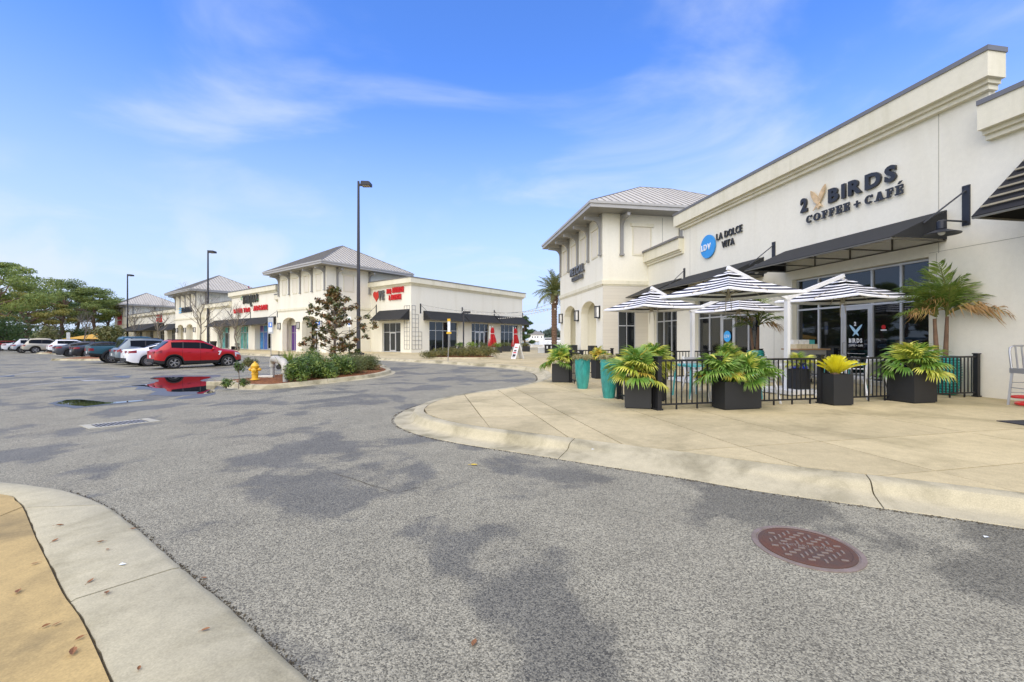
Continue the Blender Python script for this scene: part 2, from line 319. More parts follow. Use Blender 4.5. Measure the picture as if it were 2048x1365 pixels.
# ------------------------------------------------------------------ pavement on the right: outline from the kerb line
def smooth_path(p,step=.25):
    p=[np.array(a,float) for a in p]; out=[]
    for i in range(len(p)-1):
        p0=p[max(i-1,0)];p1=p[i];p2=p[i+1];p3=p[min(i+2,len(p)-1)]; n=max(1,int(np.linalg.norm(p2-p1)/step))
        for k in range(n):
            t=k/n; out.append(.5*((2*p1)+(-p0+p2)*t+(2*p0-5*p1+4*p2-p3)*t*t+(-p0+3*p1-3*p2+p3)*t**3))
    out.append(p[-1]); return np.array(out)
def resample(p,step):
    d=np.r_[0,np.cumsum(np.linalg.norm(np.diff(p,axis=0),axis=1))]; n=int(d[-1]/step); s=np.linspace(0,d[-1],n+1)
    return np.stack([np.interp(s,d,p[:,0]),np.interp(s,d,p[:,1])],1),s
EK=smooth_path([(11.5,0.2),(7.3,1.95),(4.15,3.75),(3.85,3.92),(2.5,4.6),(2.18,4.84),(1.5,5.24),(.6,5.78),(-.6,6.5),(-1.25,7.1),(-1.6,7.75),(-1.68,8.5),(-1.5,9.4),(-1.0,10.3),(.25,11.9),(1.25,14.3),(1.5,16.2),(1.42,18.5),(.9,20.3),(-.7,22.7),(-2.8,24.7),(-5.6,27.2),(-9.9,31),(-13,33.2),(-16.8,34.6),(-21,37.4),(-29,43.5),(-55,63.3),(-96,94.5)],.3)
EKs,ES=resample(EK,.3)
def sweep_kerb(path,prof,side,name,mat,seg,parent,zf,gap=.012,dropf=None):
    """kerb cut into cast lengths; prof=(outward offset, height); side=+1 road on the left of travel"""
    n=len(path); T=np.gradient(path,axis=0); T/=np.linalg.norm(T,axis=1)[:,None]; Nn=np.stack([-T[:,1],T[:,0]],1)*side
    i=0
    while i<n-1:
        j=min(i+seg,n-1); vs=[]; fs=[]; k=len(prof)
        for a in range(i,j+1):
            p=path[a].copy()
            if a==i: p=p+T[a]*gap/2
            if a==j: p=p-T[a]*gap/2
            w=dropf(a) if dropf else 0
            for (d,z) in prof:
                dd=d; zz=z
                if w and z>-.05: zz=z*(1-w)+w*(.15*(1-d/prof[-1][0])) if d<prof[-1][0] else z
                q=p+Nn[a]*dd; vs.append((q[0],q[1],zz+float(zf(q[0],q[1]))))
        m=j-i+1
        for a in range(m-1):
            for b in range(k-1): fs.append((a*k+b,a*k+b+1,(a+1)*k+b+1,(a+1)*k+b))
        fs.append(tuple(range(k))); fs.append(tuple((m-1)*k+b for b in range(k-1,-1,-1)))
        MB().add(vs,fs).build(name,mat,parent,smooth=35)
        i=j
KPROF=[(0,-.12),(0,.148),(.02,.152),(.13,.151),(.17,.14),(.20,.10),(.225,.045),(.26,.02),(.33,.012),(.52,.006),(.54,-.02),(.54,-.12)]
plaza=empty('pavement'); plaza['kind']='structure'
def dr(a):
    x,y=EKs[a]; s=min((x-.35)/.9,(3.9-x)/1.5) if 2.5<y<6.5 else 0
    return float(np.clip(s,0,1))
sweep_kerb(EKs,KPROF,1,'kerb_segment',KERB,10,plaza,g,dropf=dr)
# slabs: outline cut by joint lines, each slab its own mesh
def cut_slabs(outline,lines,name,mat,parent,z,zf=None,th=.12,inset=.009,minarea=.02):
    bm=bmesh.new(); bm.faces.new([bm.verts.new((p[0],p[1],0)) for p in outline]); bm.normal_update()
    for (px,py,dx,dy) in lines:
        bmesh.ops.bisect_plane(bm,geom=bm.verts[:]+bm.edges[:]+bm.faces[:],plane_co=(px,py,0),plane_no=(-dy,dx,0),dist=1e-5)
    polys=[[(v.co.x,v.co.y) for v in f.verts] for f in bm.faces if f.calc_area()>minarea]; bm.free(); 
    for P in polys:
        b=bmesh.new(); f=b.faces.new([b.verts.new((x,y,0)) for x,y in P]); b.normal_update()
        if f.normal.z<0: f.normal_flip()
        if f.calc_area()>.3:
            bmesh.ops.inset_region(b,faces=[f],thickness=inset,use_boundary=True,use_even_offset=True); b.faces.ensure_lookup_table()
            big=max(b.faces,key=lambda q:q.calc_area()); dele=[q for q in b.faces if q is not big]; bmesh.ops.delete(b,geom=dele,context='FACES'); f=big
        e=bmesh.ops.extrude_face_region(b,geom=[f]); vv=[q for q in e['geom'] if isinstance(q,bmesh.types.BMVert)]
        for v in b.verts: v.co.z=-th
        for v in vv: v.co.z=0
        bmesh.ops.triangulate(b,faces=[q for q in b.faces if len(q.verts)>4])
        for v in b.verts: v.co.z+=z+(float(zf(v.co.x,v.co.y)) if zf else 0)
        bmesh.ops.recalc_face_normals(b,faces=b.faces)
        me=bpy.data.meshes.new(name); b.to_mesh(me); b.free(); me.materials.append(mat)
        o=bpy.data.objects.new(name,me); col.objects.link(o); o.parent=parent
out=[tuple(p) for p in EKs[::2]]+[(-96,97),(-60,112),(20,112),(32,60),(24,-4),(11.5,-4)]
d1=(.975,.222); d2=(.205,-.979)
lines=[]
for p in [(1.5,7.6),(3.5,5.35),(3.4,4.05),(0,10.4),(0,13.2),(0,16),(0,19),(0,22),(0,25.2),(0,28.5),(0,32)]: lines.append((*p,*d1))
for p in [(-1.0,9.5),(.5,9.5),(2.2,8),(3.75,6.4),(6.4,6),(9.2,6),(12,6),(-3.5,26)]: lines.append((*p,*d2))
for k in range(-1,14): lines.append((P2[0]+U[0]*k*6.3,P2[1]+U[1]*k*6.3,V[0],V[1]))
lines=[l for l in lines]
# lines of the far plaza only act beyond y=24: split the outline first
near=[p for p in out if p[1]<24.0]; 
i0=[i for i,p in enumerate(out) if p[1]>=24][0]
nearpoly=out[:i0]+[(30,24.0),(24,-4),(11.5,-4)]
farpoly=[(out[i0-1][0],24.0)]+out[i0:-3]+[(32,60),(30,24.0)]
cut_slabs(nearpoly,[l for l in lines[:19] if True],'slab',SLAB,plaza,.15,g)
cut_slabs(farpoly,lines[19:]+[(-20,37+k*5.2,U[0],U[1]) for k in (0,1,3)],'slab',SLAB,plaza,.15,g)
PAVE=M('joint_bed',(.035,.026,.014),.95,var=.3,scale=6,world=True)
bm=MB(); bm.add([(x,y,.15-.035+float(g(x,y))) for x,y in out],[tuple(range(len(out)))]); bm.build('joint_bed',PAVE,plaza)
# ------------------------------------------------------------------ near left corner: flush kerb band and ochre pavement
oe=[at(*p,0) for p in [(-420,978),(-200,968),(0,971),(93,979),(140,987),(212,1015),(280,1064.6),(364,1139),(461,1220),(617,1363.5),(900,1620)]]
ie=[at(*p,0) for p in [(-520,1010),(-250,992),(0,994.5),(34,1007),(50,1021),(78,1086),(106,1142),(134,1198.5),(168,1245),(224,1363.5),(330,1620)]]
corner=empty('corner_pavement'); corner['kind']='structure'
O2=smooth_path([(p.x,p.y) for p in oe],.08); I2=smooth_path([(p.x,p.y) for p in ie],.08)
def para(p,t):
    d=np.r_[0,np.cumsum(np.linalg.norm(np.diff(p,axis=0),axis=1))]; return np.array([np.interp(t,d/d[-1],p[:,i]) for i in (0,1)])
def pfrac(p,q):
    d=np.r_[0,np.cumsum(np.linalg.norm(np.diff(p,axis=0),axis=1))]; return float(d[np.argmin(np.linalg.norm(p-np.array(q),axis=1))]/d[-1])
jo=[(212,1016),(364,1140)]; ji=[(52,1021),(140,1208)]
fo=[0.0]+[pfrac(O2,at(*q)[:2]) for q in jo]+[1.0]; fi=[0.0]+[pfrac(I2,at(*q)[:2]) for q in ji]+[1.0]
rr=random.Random(3)
for k in range(len(fo)-1):
    n=26; vs=[]; fs=[]; e0=.0035
    for a in range(n+1):
        t=a/n
        o=para(O2,fo[k]+(fo[k+1]-fo[k])*t); i_=para(I2,fi[k]+(fi[k+1]-fi[k])*t)
        dd=(o-i_); dd/=np.linalg.norm(dd)
        tn=np.array([dd[1],-dd[0]])
        sh=0
        if a==0 and k>0: sh=.008
        if a==n and k<len(fo)-2: sh=-.008
        o=o+tn*sh*-1 if False else o+np.array([dd[1],-dd[0]])*0
        o2=para(O2,min(1,max(0,fo[k]+(fo[k+1]-fo[k])*t+sh*.12))); i2=para(I2,min(1,max(0,fi[k]+(fi[k+1]-fi[k])*t+sh*.12)))
        o2=o2+dd*rr.uniform(-.004,.004); i2=i2+dd*rr.uniform(-.004,.004)
        for (q,z) in ((i2,-.05),(i2,.016),(i2+dd*.02,.024),(o2-dd*.05,.022),(o2-dd*.012,.015),(o2,.004),(o2,-.05)): vs.append((q[0],q[1],z))
    m=7
    for a in range(n):
        for b in range(m-1): fs.append((a*m+b,a*m+b+1,(a+1)*m+b+1,(a+1)*m+b))
    fs+= [tuple(range(m)),tuple(n*m+b for b in range(m-1,-1,-1))]
    MB().add(vs,fs).build('kerb_segment',GUT,corner,smooth=40)
A=[tuple(para(I2,t)) for t in np.linspace(0,1,60)]
A=[(x-.007,y-.002) for x,y in A]
jl=at(0,1038); jr=at(47,1019)
poly=A+[(-1.3,.4),(-3,.2),(-9,1),(-12,4.2)]
cut_slabs(poly,[(jl.x,jl.y,jr.x-jl.x,jr.y-jl.y)],'slab',YSLAB,corner,.022,None,.06,.006)
DIRT=M('joint_dirt',(.085,.07,.042),.95,var=.4,scale=30,world=True,bump=.6,bscale=200)
bm=MB(); bm.add([(p[0],p[1],.0045) for p in np.array([para(O2,t) for t in np.linspace(0,1,60)])]+[(-1.3,.4,.0045),(-3,.2,.0045),(-9,1,.0045),(-13,4.5,.0045)],[tuple(range(64))]); bm.build('joint_dirt',DIRT,corner)
# dirt line along the kerb foot (crumbs)
def crumbs(name,path,off,n,size,mat,z,parent=None,seed=1):
    r=random.Random(seed); b=MB()
    for _ in range(n):
        k=r.randrange(len(path)-1); t=r.random(); p=path[k]*(1-t)+path[k+1]*t; T=path[k+1]-path[k]; T=T/np.linalg.norm(T); nn=np.array([-T[1],T[0]])
        q=p+nn*(off+r.gauss(0,.012)); s=size*r.uniform(.4,1.3); a=r.random()*6.28; zz=z+float(g(q[0],q[1]))
        b.add([(q[0]+s*cos(a+j*2.1),q[1]+s*sin(a+j*2.1),zz) for j in range(3)]+[(q[0],q[1],zz+s*.8)],[(0,1,3),(1,2,3),(2,0,3)])
    o=b.build(name,mat,parent,fix=False,kind='stuff'); return o
crumbs('gutter_grit',O2,.004,1500,.0065,DIRT,.003,corner,4)
crumbs('gutter_grit',EKs[20:90],.56,2600,.008,DIRT,.002,plaza,5)
# ------------------------------------------------------------------ road details
PAINT=M('road_paint',(.55,.55,.53),.7,var=.35,scale=5,world=True,c2=(.30,.30,.29))
def drape(poly,h,name,mat,parent=None,kind=None,label=None,cat=None):
    b=bmesh.new(); f=b.faces.new([b.verts.new((x,y,0)) for x,y in poly]); b.normal_update()
    if f.normal.z<0: f.normal_flip()
    xs_=[p[0] for p in poly]; ys_=[p[1] for p in poly]
    for x in np.arange(min(xs_),max(xs_),.5): bmesh.ops.bisect_plane(b,geom=b.verts[:]+b.edges[:]+b.faces[:],plane_co=(x,0,0),plane_no=(1,0,0))
    for y in np.arange(min(ys_),max(ys_),.5): bmesh.ops.bisect_plane(b,geom=b.verts[:]+b.edges[:]+b.faces[:],plane_co=(0,y,0),plane_no=(0,1,0))
    for v in b.verts: v.co.z=h+float(g(v.co.x,v.co.y))
    me=bpy.data.meshes.new(name); b.to_mesh(me); b.free(); me.materials.append(mat); o=bpy.data.objects.new(name,me); col.objects.link(o)
    if parent is not None: o.parent=parent
    if kind: o['kind']=kind
    tag(o,label,cat); return o
marks=empty('road_markings'); marks['kind']='structure'
base=np.array([-19.26,24.3])
def stripe(o,a=-1.4,b=4.3,w=.1):
    c=base+U*o; p=[c+V*a-U*w/2,c+V*a+U*w/2,c+V*b+U*w/2,c+V*b-U*w/2]; drape([tuple(q) for q in p],.006,'parking_line',PAINT,marks)
for k in (-11.0,-8.2,-5.3,-2.6,.95+1.3,5.1,8.2,11.6,17.5): stripe(k)
for (a,b) in [((60,772),(190,756)),((-20,757),(90,742)),((150,741),(420,735))]:
    p=at(*a); q=at(*b); d=np.array([q.x-p.x,q.y-p.y]); n=np.array([-d[1],d[0]])/np.linalg.norm(d)*.06
    drape([(p.x-n[0],p.y-n[1]),(q.x-n[0],q.y-n[1]),(q.x+n[0],q.y+n[1]),(p.x+n[0],p.y+n[1])],.006,'parking_line',PAINT,marks)
ar=at(205,762); AV=np.array([.97,-.2]); AN=np.array([.2,.97])
drape([tuple(np.array([ar.x,ar.y])+AV*a+AN*b) for a,b in [(-1.2,0),(-.3,-.4),(-.3,-.1),(1,-.1),(1,.1),(-.3,.1),(-.3,.4)]],.006,'direction_arrow',PAINT,marks)
# water puddles (mirror-flat sheets on the low part of the car park)
PUD=M('puddle_water',(.012,.013,.014),.015,var=.05,spec=.5); PUD.node_tree.nodes['Principled BSDF'].inputs['IOR'].default_value=1.9
WETA=M('damp_asphalt',(.085,.082,.07),.4,var=.3,scale=30,world=True)
def puddle(pxs,label,h=.008):
    w=[at(*p) for p in pxs]; z=max(float(g(p.x,p.y)) for p in w)+h
    P=smooth_path([(p.x,p.y) for p in w]+[(w[0].x,w[0].y)],.12)
    r=random.Random(len(label)); P=[(p[0]+r.uniform(-.03,.03),p[1]+r.uniform(-.05,.05)) for p in P[:-1]]
    c=np.mean([p for p in P],axis=0); rw_=random.Random(5); drape([(c[0]+(p[0]-c[0])*(1.10+.10*rw_.random()),c[1]+(p[1]-c[1])*(1.2+.25*rw_.random())) for p in P[::2]],.0042,'damp_patch',WETA,marks)
    o=MB().add([(x,y,z) for x,y in P],[tuple(range(len(P)))]).build('puddle',PUD); tag(o,label,'puddle',kind=None); return o
puddle([(262,772),(300,769),(318,761),(300,757),(345,755),(412,754),(418,757),(400,762),(432,766),(434,771),(430,778),(424,787),(392,788),(396,784),(340,784),(330,778),(302,776),(290,773)],'shallow rain puddle mirroring the red car beside the hydrant island')
puddle([(112,808),(132,801),(170,800),(192,803),(215,805),(290,801),(240,807),(205,809),(170,813),(140,811)],'small dark rain puddle lying between the drain grate and the parked cars')
for px in [[(0,752),(28,751),(30,754),(0,755)],[(122,755),(160,753.5),(168,755.5),(130,757)],[(225,753),(262,752),(258,756),(235,755.5)]]:
    w=[at(*p) for p in px]; drape([(p.x,p.y) for p in w],.004,'damp_patch',M('wet_asphalt',(.05,.05,.05),.35,var=.2),marks)
# hairline cracks in the asphalt
rk=random.Random(12)
for (a,b) in [((660,945),(800,985)),((800,985),(840,975)),((0,792),(300,760)),((930,760),(1010,742))]:
    p=at(*a); q=at(*b); n=14; L=(q-p).length; up=[]; dn=[]
    d=(q-p).normalized(); nn=Vector((-d.y,d.x,0)); off=0
    for k in range(n+1):
        off+=rk.uniform(-.02,.02)*L/3; c=p.lerp(q,k/n)+nn*off; w=.0022*(1 if 0<k<n else .1)*(1+c.y*.12)*rk.uniform(.5,1.3); up.append(c+nn*w); dn.append(c-nn*w)
    vv=[(v.x,v.y,float(g(v.x,v.y))+.0045) for v in up+dn]; MB().add(vv,[(k,k+1,n+2+k,n+1+k) for k in range(n)]).build('crack',DIRT,marks,fix=False)
# drain grate
gc=[at(*p) for p in ((159,852),(177,859),(320.7,843),(296,837.6))]
def bil(u,v,h): 
    p=gc[0]*(1-u)*(1-v)+gc[3]*u*(1-v)+gc[2]*u*v+gc[1]*(1-u)*v; return Vector((p.x,p.y,float(g(p.x,p.y))+h))
cen=bil(.5,.5,0); gr=empty('drain_grate',cen,0,'rectangular steel storm drain grate set flush in the asphalt','drain')
def bbox(b,u0,u1,v0,v1,h0,h1): 
    c=[bil(u,v,h)-cen for h in (h0,h1) for (u,v) in ((u0,v0),(u1,v0),(u1,v1),(u0,v1))]
    b.add(c,[(0,3,2,1),(4,5,6,7),(0,1,5,4),(1,2,6,5),(2,3,7,6),(3,0,4,7)])
GALV=M('galvanised_steel',(.34,.33,.31),.5,.5,var=.2,scale=12)
b=MB(); bbox(b,.1,.9,.02,.98,-.002,.004); b.build('pit_shade_plate',M('pit_shade_black',(.002,.002,.002),1,spec=0),gr)  # no shaft below: flat black plate paints the shade under the bars
b=MB(); bbox(b,0,.13,0,1,0,.012); bbox(b,.87,1,0,1,0,.012); bbox(b,.13,.87,0,.12,0,.011); bbox(b,.13,.87,.88,1,0,.011); b.build('frame',M('grate_frame',(.42,.40,.31),.8,var=.15,scale=10),gr)
for k in range(13):
    u=.13+.74*(k+.5)/13.5; b=MB(); bbox(b,u,u+.74/13.5*.45,.12,.88,.003,.0105); b.build('bar',GALV,gr)
# manhole cover
IRON=M('cast_iron',(.23,.18,.135),.6,.0,var=.25,scale=9,bump=.4,bscale=120,c2=(.24,.19,.17))
RUST=M('rusty_iron',(.20,.07,.032),.75,.1,var=.3,scale=3,bump=.4,bscale=150,c2=(.085,.062,.05))
mh=at(1614,1095); mc=empty('manhole_cover',(2.055,2.985,0),R(-14),'round rusty cast iron manhole cover with raised bar pattern in the roadway','manhole cover')
MB().lathe([(.30,0),(.333,0),(.333,.006),(.325,.008),(.302,.008),(.30,.003)],64).build('ring',IRON,mc,smooth=30)
MB().lathe([(.289,0),(.289,.008),(.284,.0095),(.262,.0095),(.258,.006),(.0001,.006)],64,cap=False).build('lid',RUST,mc,smooth=30)
bme=MB().prism([(-.021,-.0065),(.021,-.0065),(.021,.0065),(-.021,.0065)],0,.0065,ax='z').mesh('raised_bar',IRON)
rr=random.Random(5); 
for i in range(-8,9):
    for j in range(-8,9):
        x=i*.041; y=j*.041
        if x*x+y*y<.236**2 and abs(y)>.03 and (i+j)%2==0:
            inst('raised_bar',bme,mc,(x,y,.006),(0,0,0 if (i-j)//2%2==0 else pi/2))
ft=bpy.data.curves.new('lid_text','FONT'); ft.body='SANITARY SEWER'; ft.size=.042; ft.extrude=.0015; ft.align_x='CENTER'; ft.align_y='CENTER'
def text_mesh(body,size=1,ext=.02,off=0,name='lettering',align='LEFT',space=1):
    cu=bpy.data.curves.new(name,'FONT'); cu.body=body; cu.size=size; cu.extrude=ext; cu.offset=off; cu.align_x=align; cu.space_character=space; cu.resolution_u=3
    ob=bpy.data.objects.new('tmp',cu); col.objects.link(ob); dg=bpy.context.evaluated_depsgraph_get(); me=bpy.data.meshes.new_from_object(ob.evaluated_get(dg)); me.name=name
    bpy.data.objects.remove(ob); return me
tm=text_mesh('SANITARY SEWER',.042,.0015,0,'lettering','CENTER'); tm.materials.append(IRON); inst('lettering',tm,mc,(0,-.014,.0075))
# ------------------------------------------------------------------ building parts (local frame: x right, y into the building, z up)
BZ=.15
rngb=random.Random(11)
def wall_cols(b,x0,x1,z0,z1,y0,y1,ops,mi=0):
    """wall slab with openings; op=(xa,xb,za,zb,rise) rise>0 gives an arched head"""
    xs=sorted(set([x0,x1]+[o[0] for o in ops]+[o[1] for o in ops]))
    for o in ops:
        if o[4]>0: xs+= [o[0]+(o[1]-o[0])*k/14 for k in range(1,14)]
    xs=sorted(set(round(x,4) for x in xs if x0-1e-6<=x<=x1+1e-6))
    def head(o,x):
        if o[4]<=0: return o[3]
        t=(x-(o[0]+o[1])/2)/((o[1]-o[0])/2); return o[3]+o[4]*sqrt(max(0,1-t*t))
    for a,c in zip(xs[:-1],xs[1:]):
        m=(a+c)/2; here=[o for o in ops if o[0]<m<o[1]]
        if not here: b.box(a,c,y0,y1,z0,z1,mi); continue
        here.sort(key=lambda o:o[2]); zl=z0
        cur=z0
        for o in here:
            if o[2]>cur+1e-4: b.box(a,c,y0,y1,cur,o[2],mi)
            cur=o[3]; last=o
        ha,hc=head(last,a),head(last,c)
        v=[(a,y0,ha),(c,y0,hc),(c,y1,hc),(a,y1,ha),(a,y0,z1),(c,y0,z1),(c,y1,z1),(a,y1,z1)]
        b.add(v,[(0,3,2,1),(4,5,6,7),(0,1,5,4),(1,2,6,5),(2,3,7,6),(3,0,4,7)],mi)
def window_unit(root,x0,x1,z0,z1,y,mull,transom,doors=(),gl=GLASS,fw=.055,dep=.11,handle=True,inner=True,door_top=None,panecols=None):
    """frame with every pane a sub-part; mull = inner mullion x; doors = indices of bays that are doors"""
    b=MB(); xs=[x0]+list(mull)+[x1]; f=fw
    b.box(x0,x0+f,y,y+dep,z0,z1); b.box(x1-f,x1,y,y+dep,z0,z1); b.box(x0+f,x1-f,y,y+dep,z1-f,z1)
    for i in range(len(xs)-1):
        if i not in doors: b.box(xs[i]+(f if i==0 else f/2),xs[i+1]-(f if i==len(xs)-2 else f/2),y,y+dep,z0,z0+f*1.6)
    for m in mull: b.box(m-f/2,m+f/2,y+.003,y+dep-.003,z0,z1-f)
    tz=transom if hasattr(transom,'__len__') else ([transom] if transom else [])
    for t in tz:
        for a,c in zip(xs[:-1],xs[1:]):
            b.box(a+(f if a==x0 else f/2),c-(f if c==x1 else f/2),y+.001,y+dep-.001,t-f/2,t+f/2)
    w=b.build('window',FRM,root)
    k=0
    for i,(a,c) in enumerate(zip(xs[:-1],xs[1:])):
        zs=[z0]+tz+[z1]
        for j,(p,q) in enumerate(zip(zs[:-1],zs[1:])):
            a2=a+(f if i==0 else f/2); c2=c-(f if i==len(xs)-2 else f/2)
            if i in doors and j==0:
                d=MB(); s=.1; p2=z0+.01; q2=q-f/2
                d.box(a2,a2+s,y+.02,y+.07,p2,q2); d.box(c2-s,c2,y+.02,y+.07,p2,q2); d.box(a2+s,c2-s,y+.02,y+.07,q2-.1,q2); d.box(a2+s,c2-s,y+.02,y+.07,p2,p2+.22)
                do=d.build('door',FRM,root)
                MB().box(a2+s,c2-s,y+.04,y+.05,p2+.22,q2-.1).build('pane',gl,do)
                if handle:
                    hx=a2+s*.5 if (i in doors and (i+1 in doors or len(doors)==1)) and not (i-1 in doors) else c2-s*.5
                    if len(doors)==2: hx=c2-s*.5 if i==min(doors) else a2+s*.5
                    MB().tube([(hx,y+.02,.85),(hx,y-.05,.87),(hx,y-.05,1.2),(hx,y+.02,1.22)],.012,6).build('handle',GALV,do)
            else:
                gm=gl if panecols is None else panecols[k%len(panecols)]
                MB().box(a2,c2,y+dep*.45,y+dep*.45+.012,p+(f*1.6 if j==0 else f/2),q-(f if j==len(zs)-2 else f/2)).build('pane',gm,w)
            k+=1
    return w
def cornice(b,x0,x1,ztop,y=0,proj=.35,h=.55,ends=(1,1),mi=0):
    """band, two steps under it, facing -y, with returns at the ends"""
    for (p,za,zb) in ((proj,ztop-.11-h,ztop-.11),(proj*.62,ztop-.11-h-.09,ztop-.11-h),(proj*.38,ztop-.11-h-.2,ztop-.11-h-.09)):
        b.box(x0-p*ends[0],x1+p*ends[1],y-p,y+.14,za,zb,mi)
def coping(b,x0,x1,ztop,y=0,proj=.39,ends=(1,1),d=.16):
    b.box(x0-proj*ends[0],x1+proj*ends[1],y-proj,y+d,ztop-.11,ztop)
def hip_roof(root,x0,x1,y0,y1,z0,z1,panels=True,pw=.42,vis=('front','right')):
    """standing seam hip roof with fascia and soffit; ridge along the longer side"""
    W=x1-x0; D=y1-y0; h=min(W,D)/2
    if W>=D: r0=(x0+h,(y0+y1)/2); r1=(x1-h,(y0+y1)/2)
    else: r0=((x0+x1)/2,y0+h); r1=((x0+x1)/2,y1-h)
    zf=z0+.02
    b=MB(); v=[(x0,y0,zf),(x1,y0,zf),(x1,y1,zf),(x0,y1,zf),(r0[0],r0[1],z1),(r1[0],r1[1],z1)]
    b.add(v,[(0,1,5,4),(1,2,5),(2,3,4,5),(3,0,4)] if W>=D else [(0,1,4),(1,2,5,4),(2,3,5),(3,0,4,5)])
    roof=b.build('roof',ROOF,root,fix=False)
    sl=(z1-z0)/h; seams=MB()
    def face(side):
        L=W if side in('front','back') else D
        n=int(L/pw); st=L/n
        for i in range(n):
            a=i*st; c=a+st
            def top(s): return min(s,L-s,h)
            ta,tc=top(a),top(c)
            def P(s,t,up=0):
                if side=='front': x,y=x0+s,y0+t
                elif side=='right': x,y=x1-t,y0+s
                elif side=='left': x,y=x0+t,y1-s
                else: x,y=x1-s,y1-t
                return (x,y,zf+t*sl+up)
            pts=[(a+.012,0),(c-.012,0),(c-.012,tc),(a+.012,ta)]
            if a<L/2<c and h>=L/2-1e-6: pts=[(a+.012,0),(c-.012,0),(c-.012,tc),(L/2,h),(a+.012,ta)]
            if panels:
                m=MB(); lo=[P(s,t,.002) for s,t in pts]; hi=[P(s,t,.014) for s,t in pts]; k=len(pts)
                m.add(lo+hi,[tuple(range(k)),tuple(range(2*k-1,k-1,-1))]+[((j+1)%k,j,j+k,(j+1)%k+k) for j in range(k)])
                m.build('roof_panel',ROOF,roof)
            if i>0 and ta>.15: 
                p=Vector(P(a,0,.02)); q=Vector(P(a,ta,.02)); seams.bar(p,q,.03,.05)
    for s_ in vis: face(s_)
    seams.build('seam',SEAM,roof,kind='stuff' if not panels else None)
    rd=MB()
    for a,c in (((x0,y0),r0),((x1,y0),r1 if W>=D else r0),((x1,y1),r1),((x0,y1),r0 if W>=D else r1)): rd.tube([(a[0],a[1],zf+.01),(c[0],c[1],z1+.01)],.05,5)
    rd.tube([(r0[0],r0[1],z1+.02),(r1[0],r1[1],z1+.02)],.055,5)
    rd.build('ridge_cap',SEAM,roof)
    f=MB(); f.box(x0-.03,x1+.03,y0-.03,y0,z0-.32,z0); f.box(x0-.03,x1+.03,y1,y1+.03,z0-.32,z0); f.box(x0-.03,x0,y0,y1,z0-.32,z0); f.box(x1,x1+.03,y0,y1,z0-.32,z0)
    f.box(x0-.09,x1+.09,y0-.09,y0-.03,z0-.12,z0+.02); f.box(x1+.03,x1+.09,y0-.03,y1+.09,z0-.12,z0+.02); f.box(x0-.09,x0-.03,y0-.03,y1+.09,z0-.12,z0+.02)
    f.build('fascia',FASC,root)
    MB().box(x0,x1,y0,y1,z0-.30,z0-.24).build('soffit',SOFF,root)
brk=None
def bracket_mesh():
    b=MB(); n=8
    b.box(-.09,.09,-.13,0,-2.35,-.02)              # leg on the wall
    b.box(-.13,.13,-.17,0,-2.45,-2.35)
    pts=[(-.13,-.9)]+[(-.13-.42*(1-cos(pi/2*k/n)),-.9+.5*sin(pi/2*k/n)) for k in range(n+1)]+[(-1.04,-.36),(-1.04,-.18),(-.13,-.18)]
    b.prism([(p[0],p[1]) for p in pts],-.085,.085,ax='x')
    return b.mesh('bracket',SOFF)
BR=bracket_mesh()
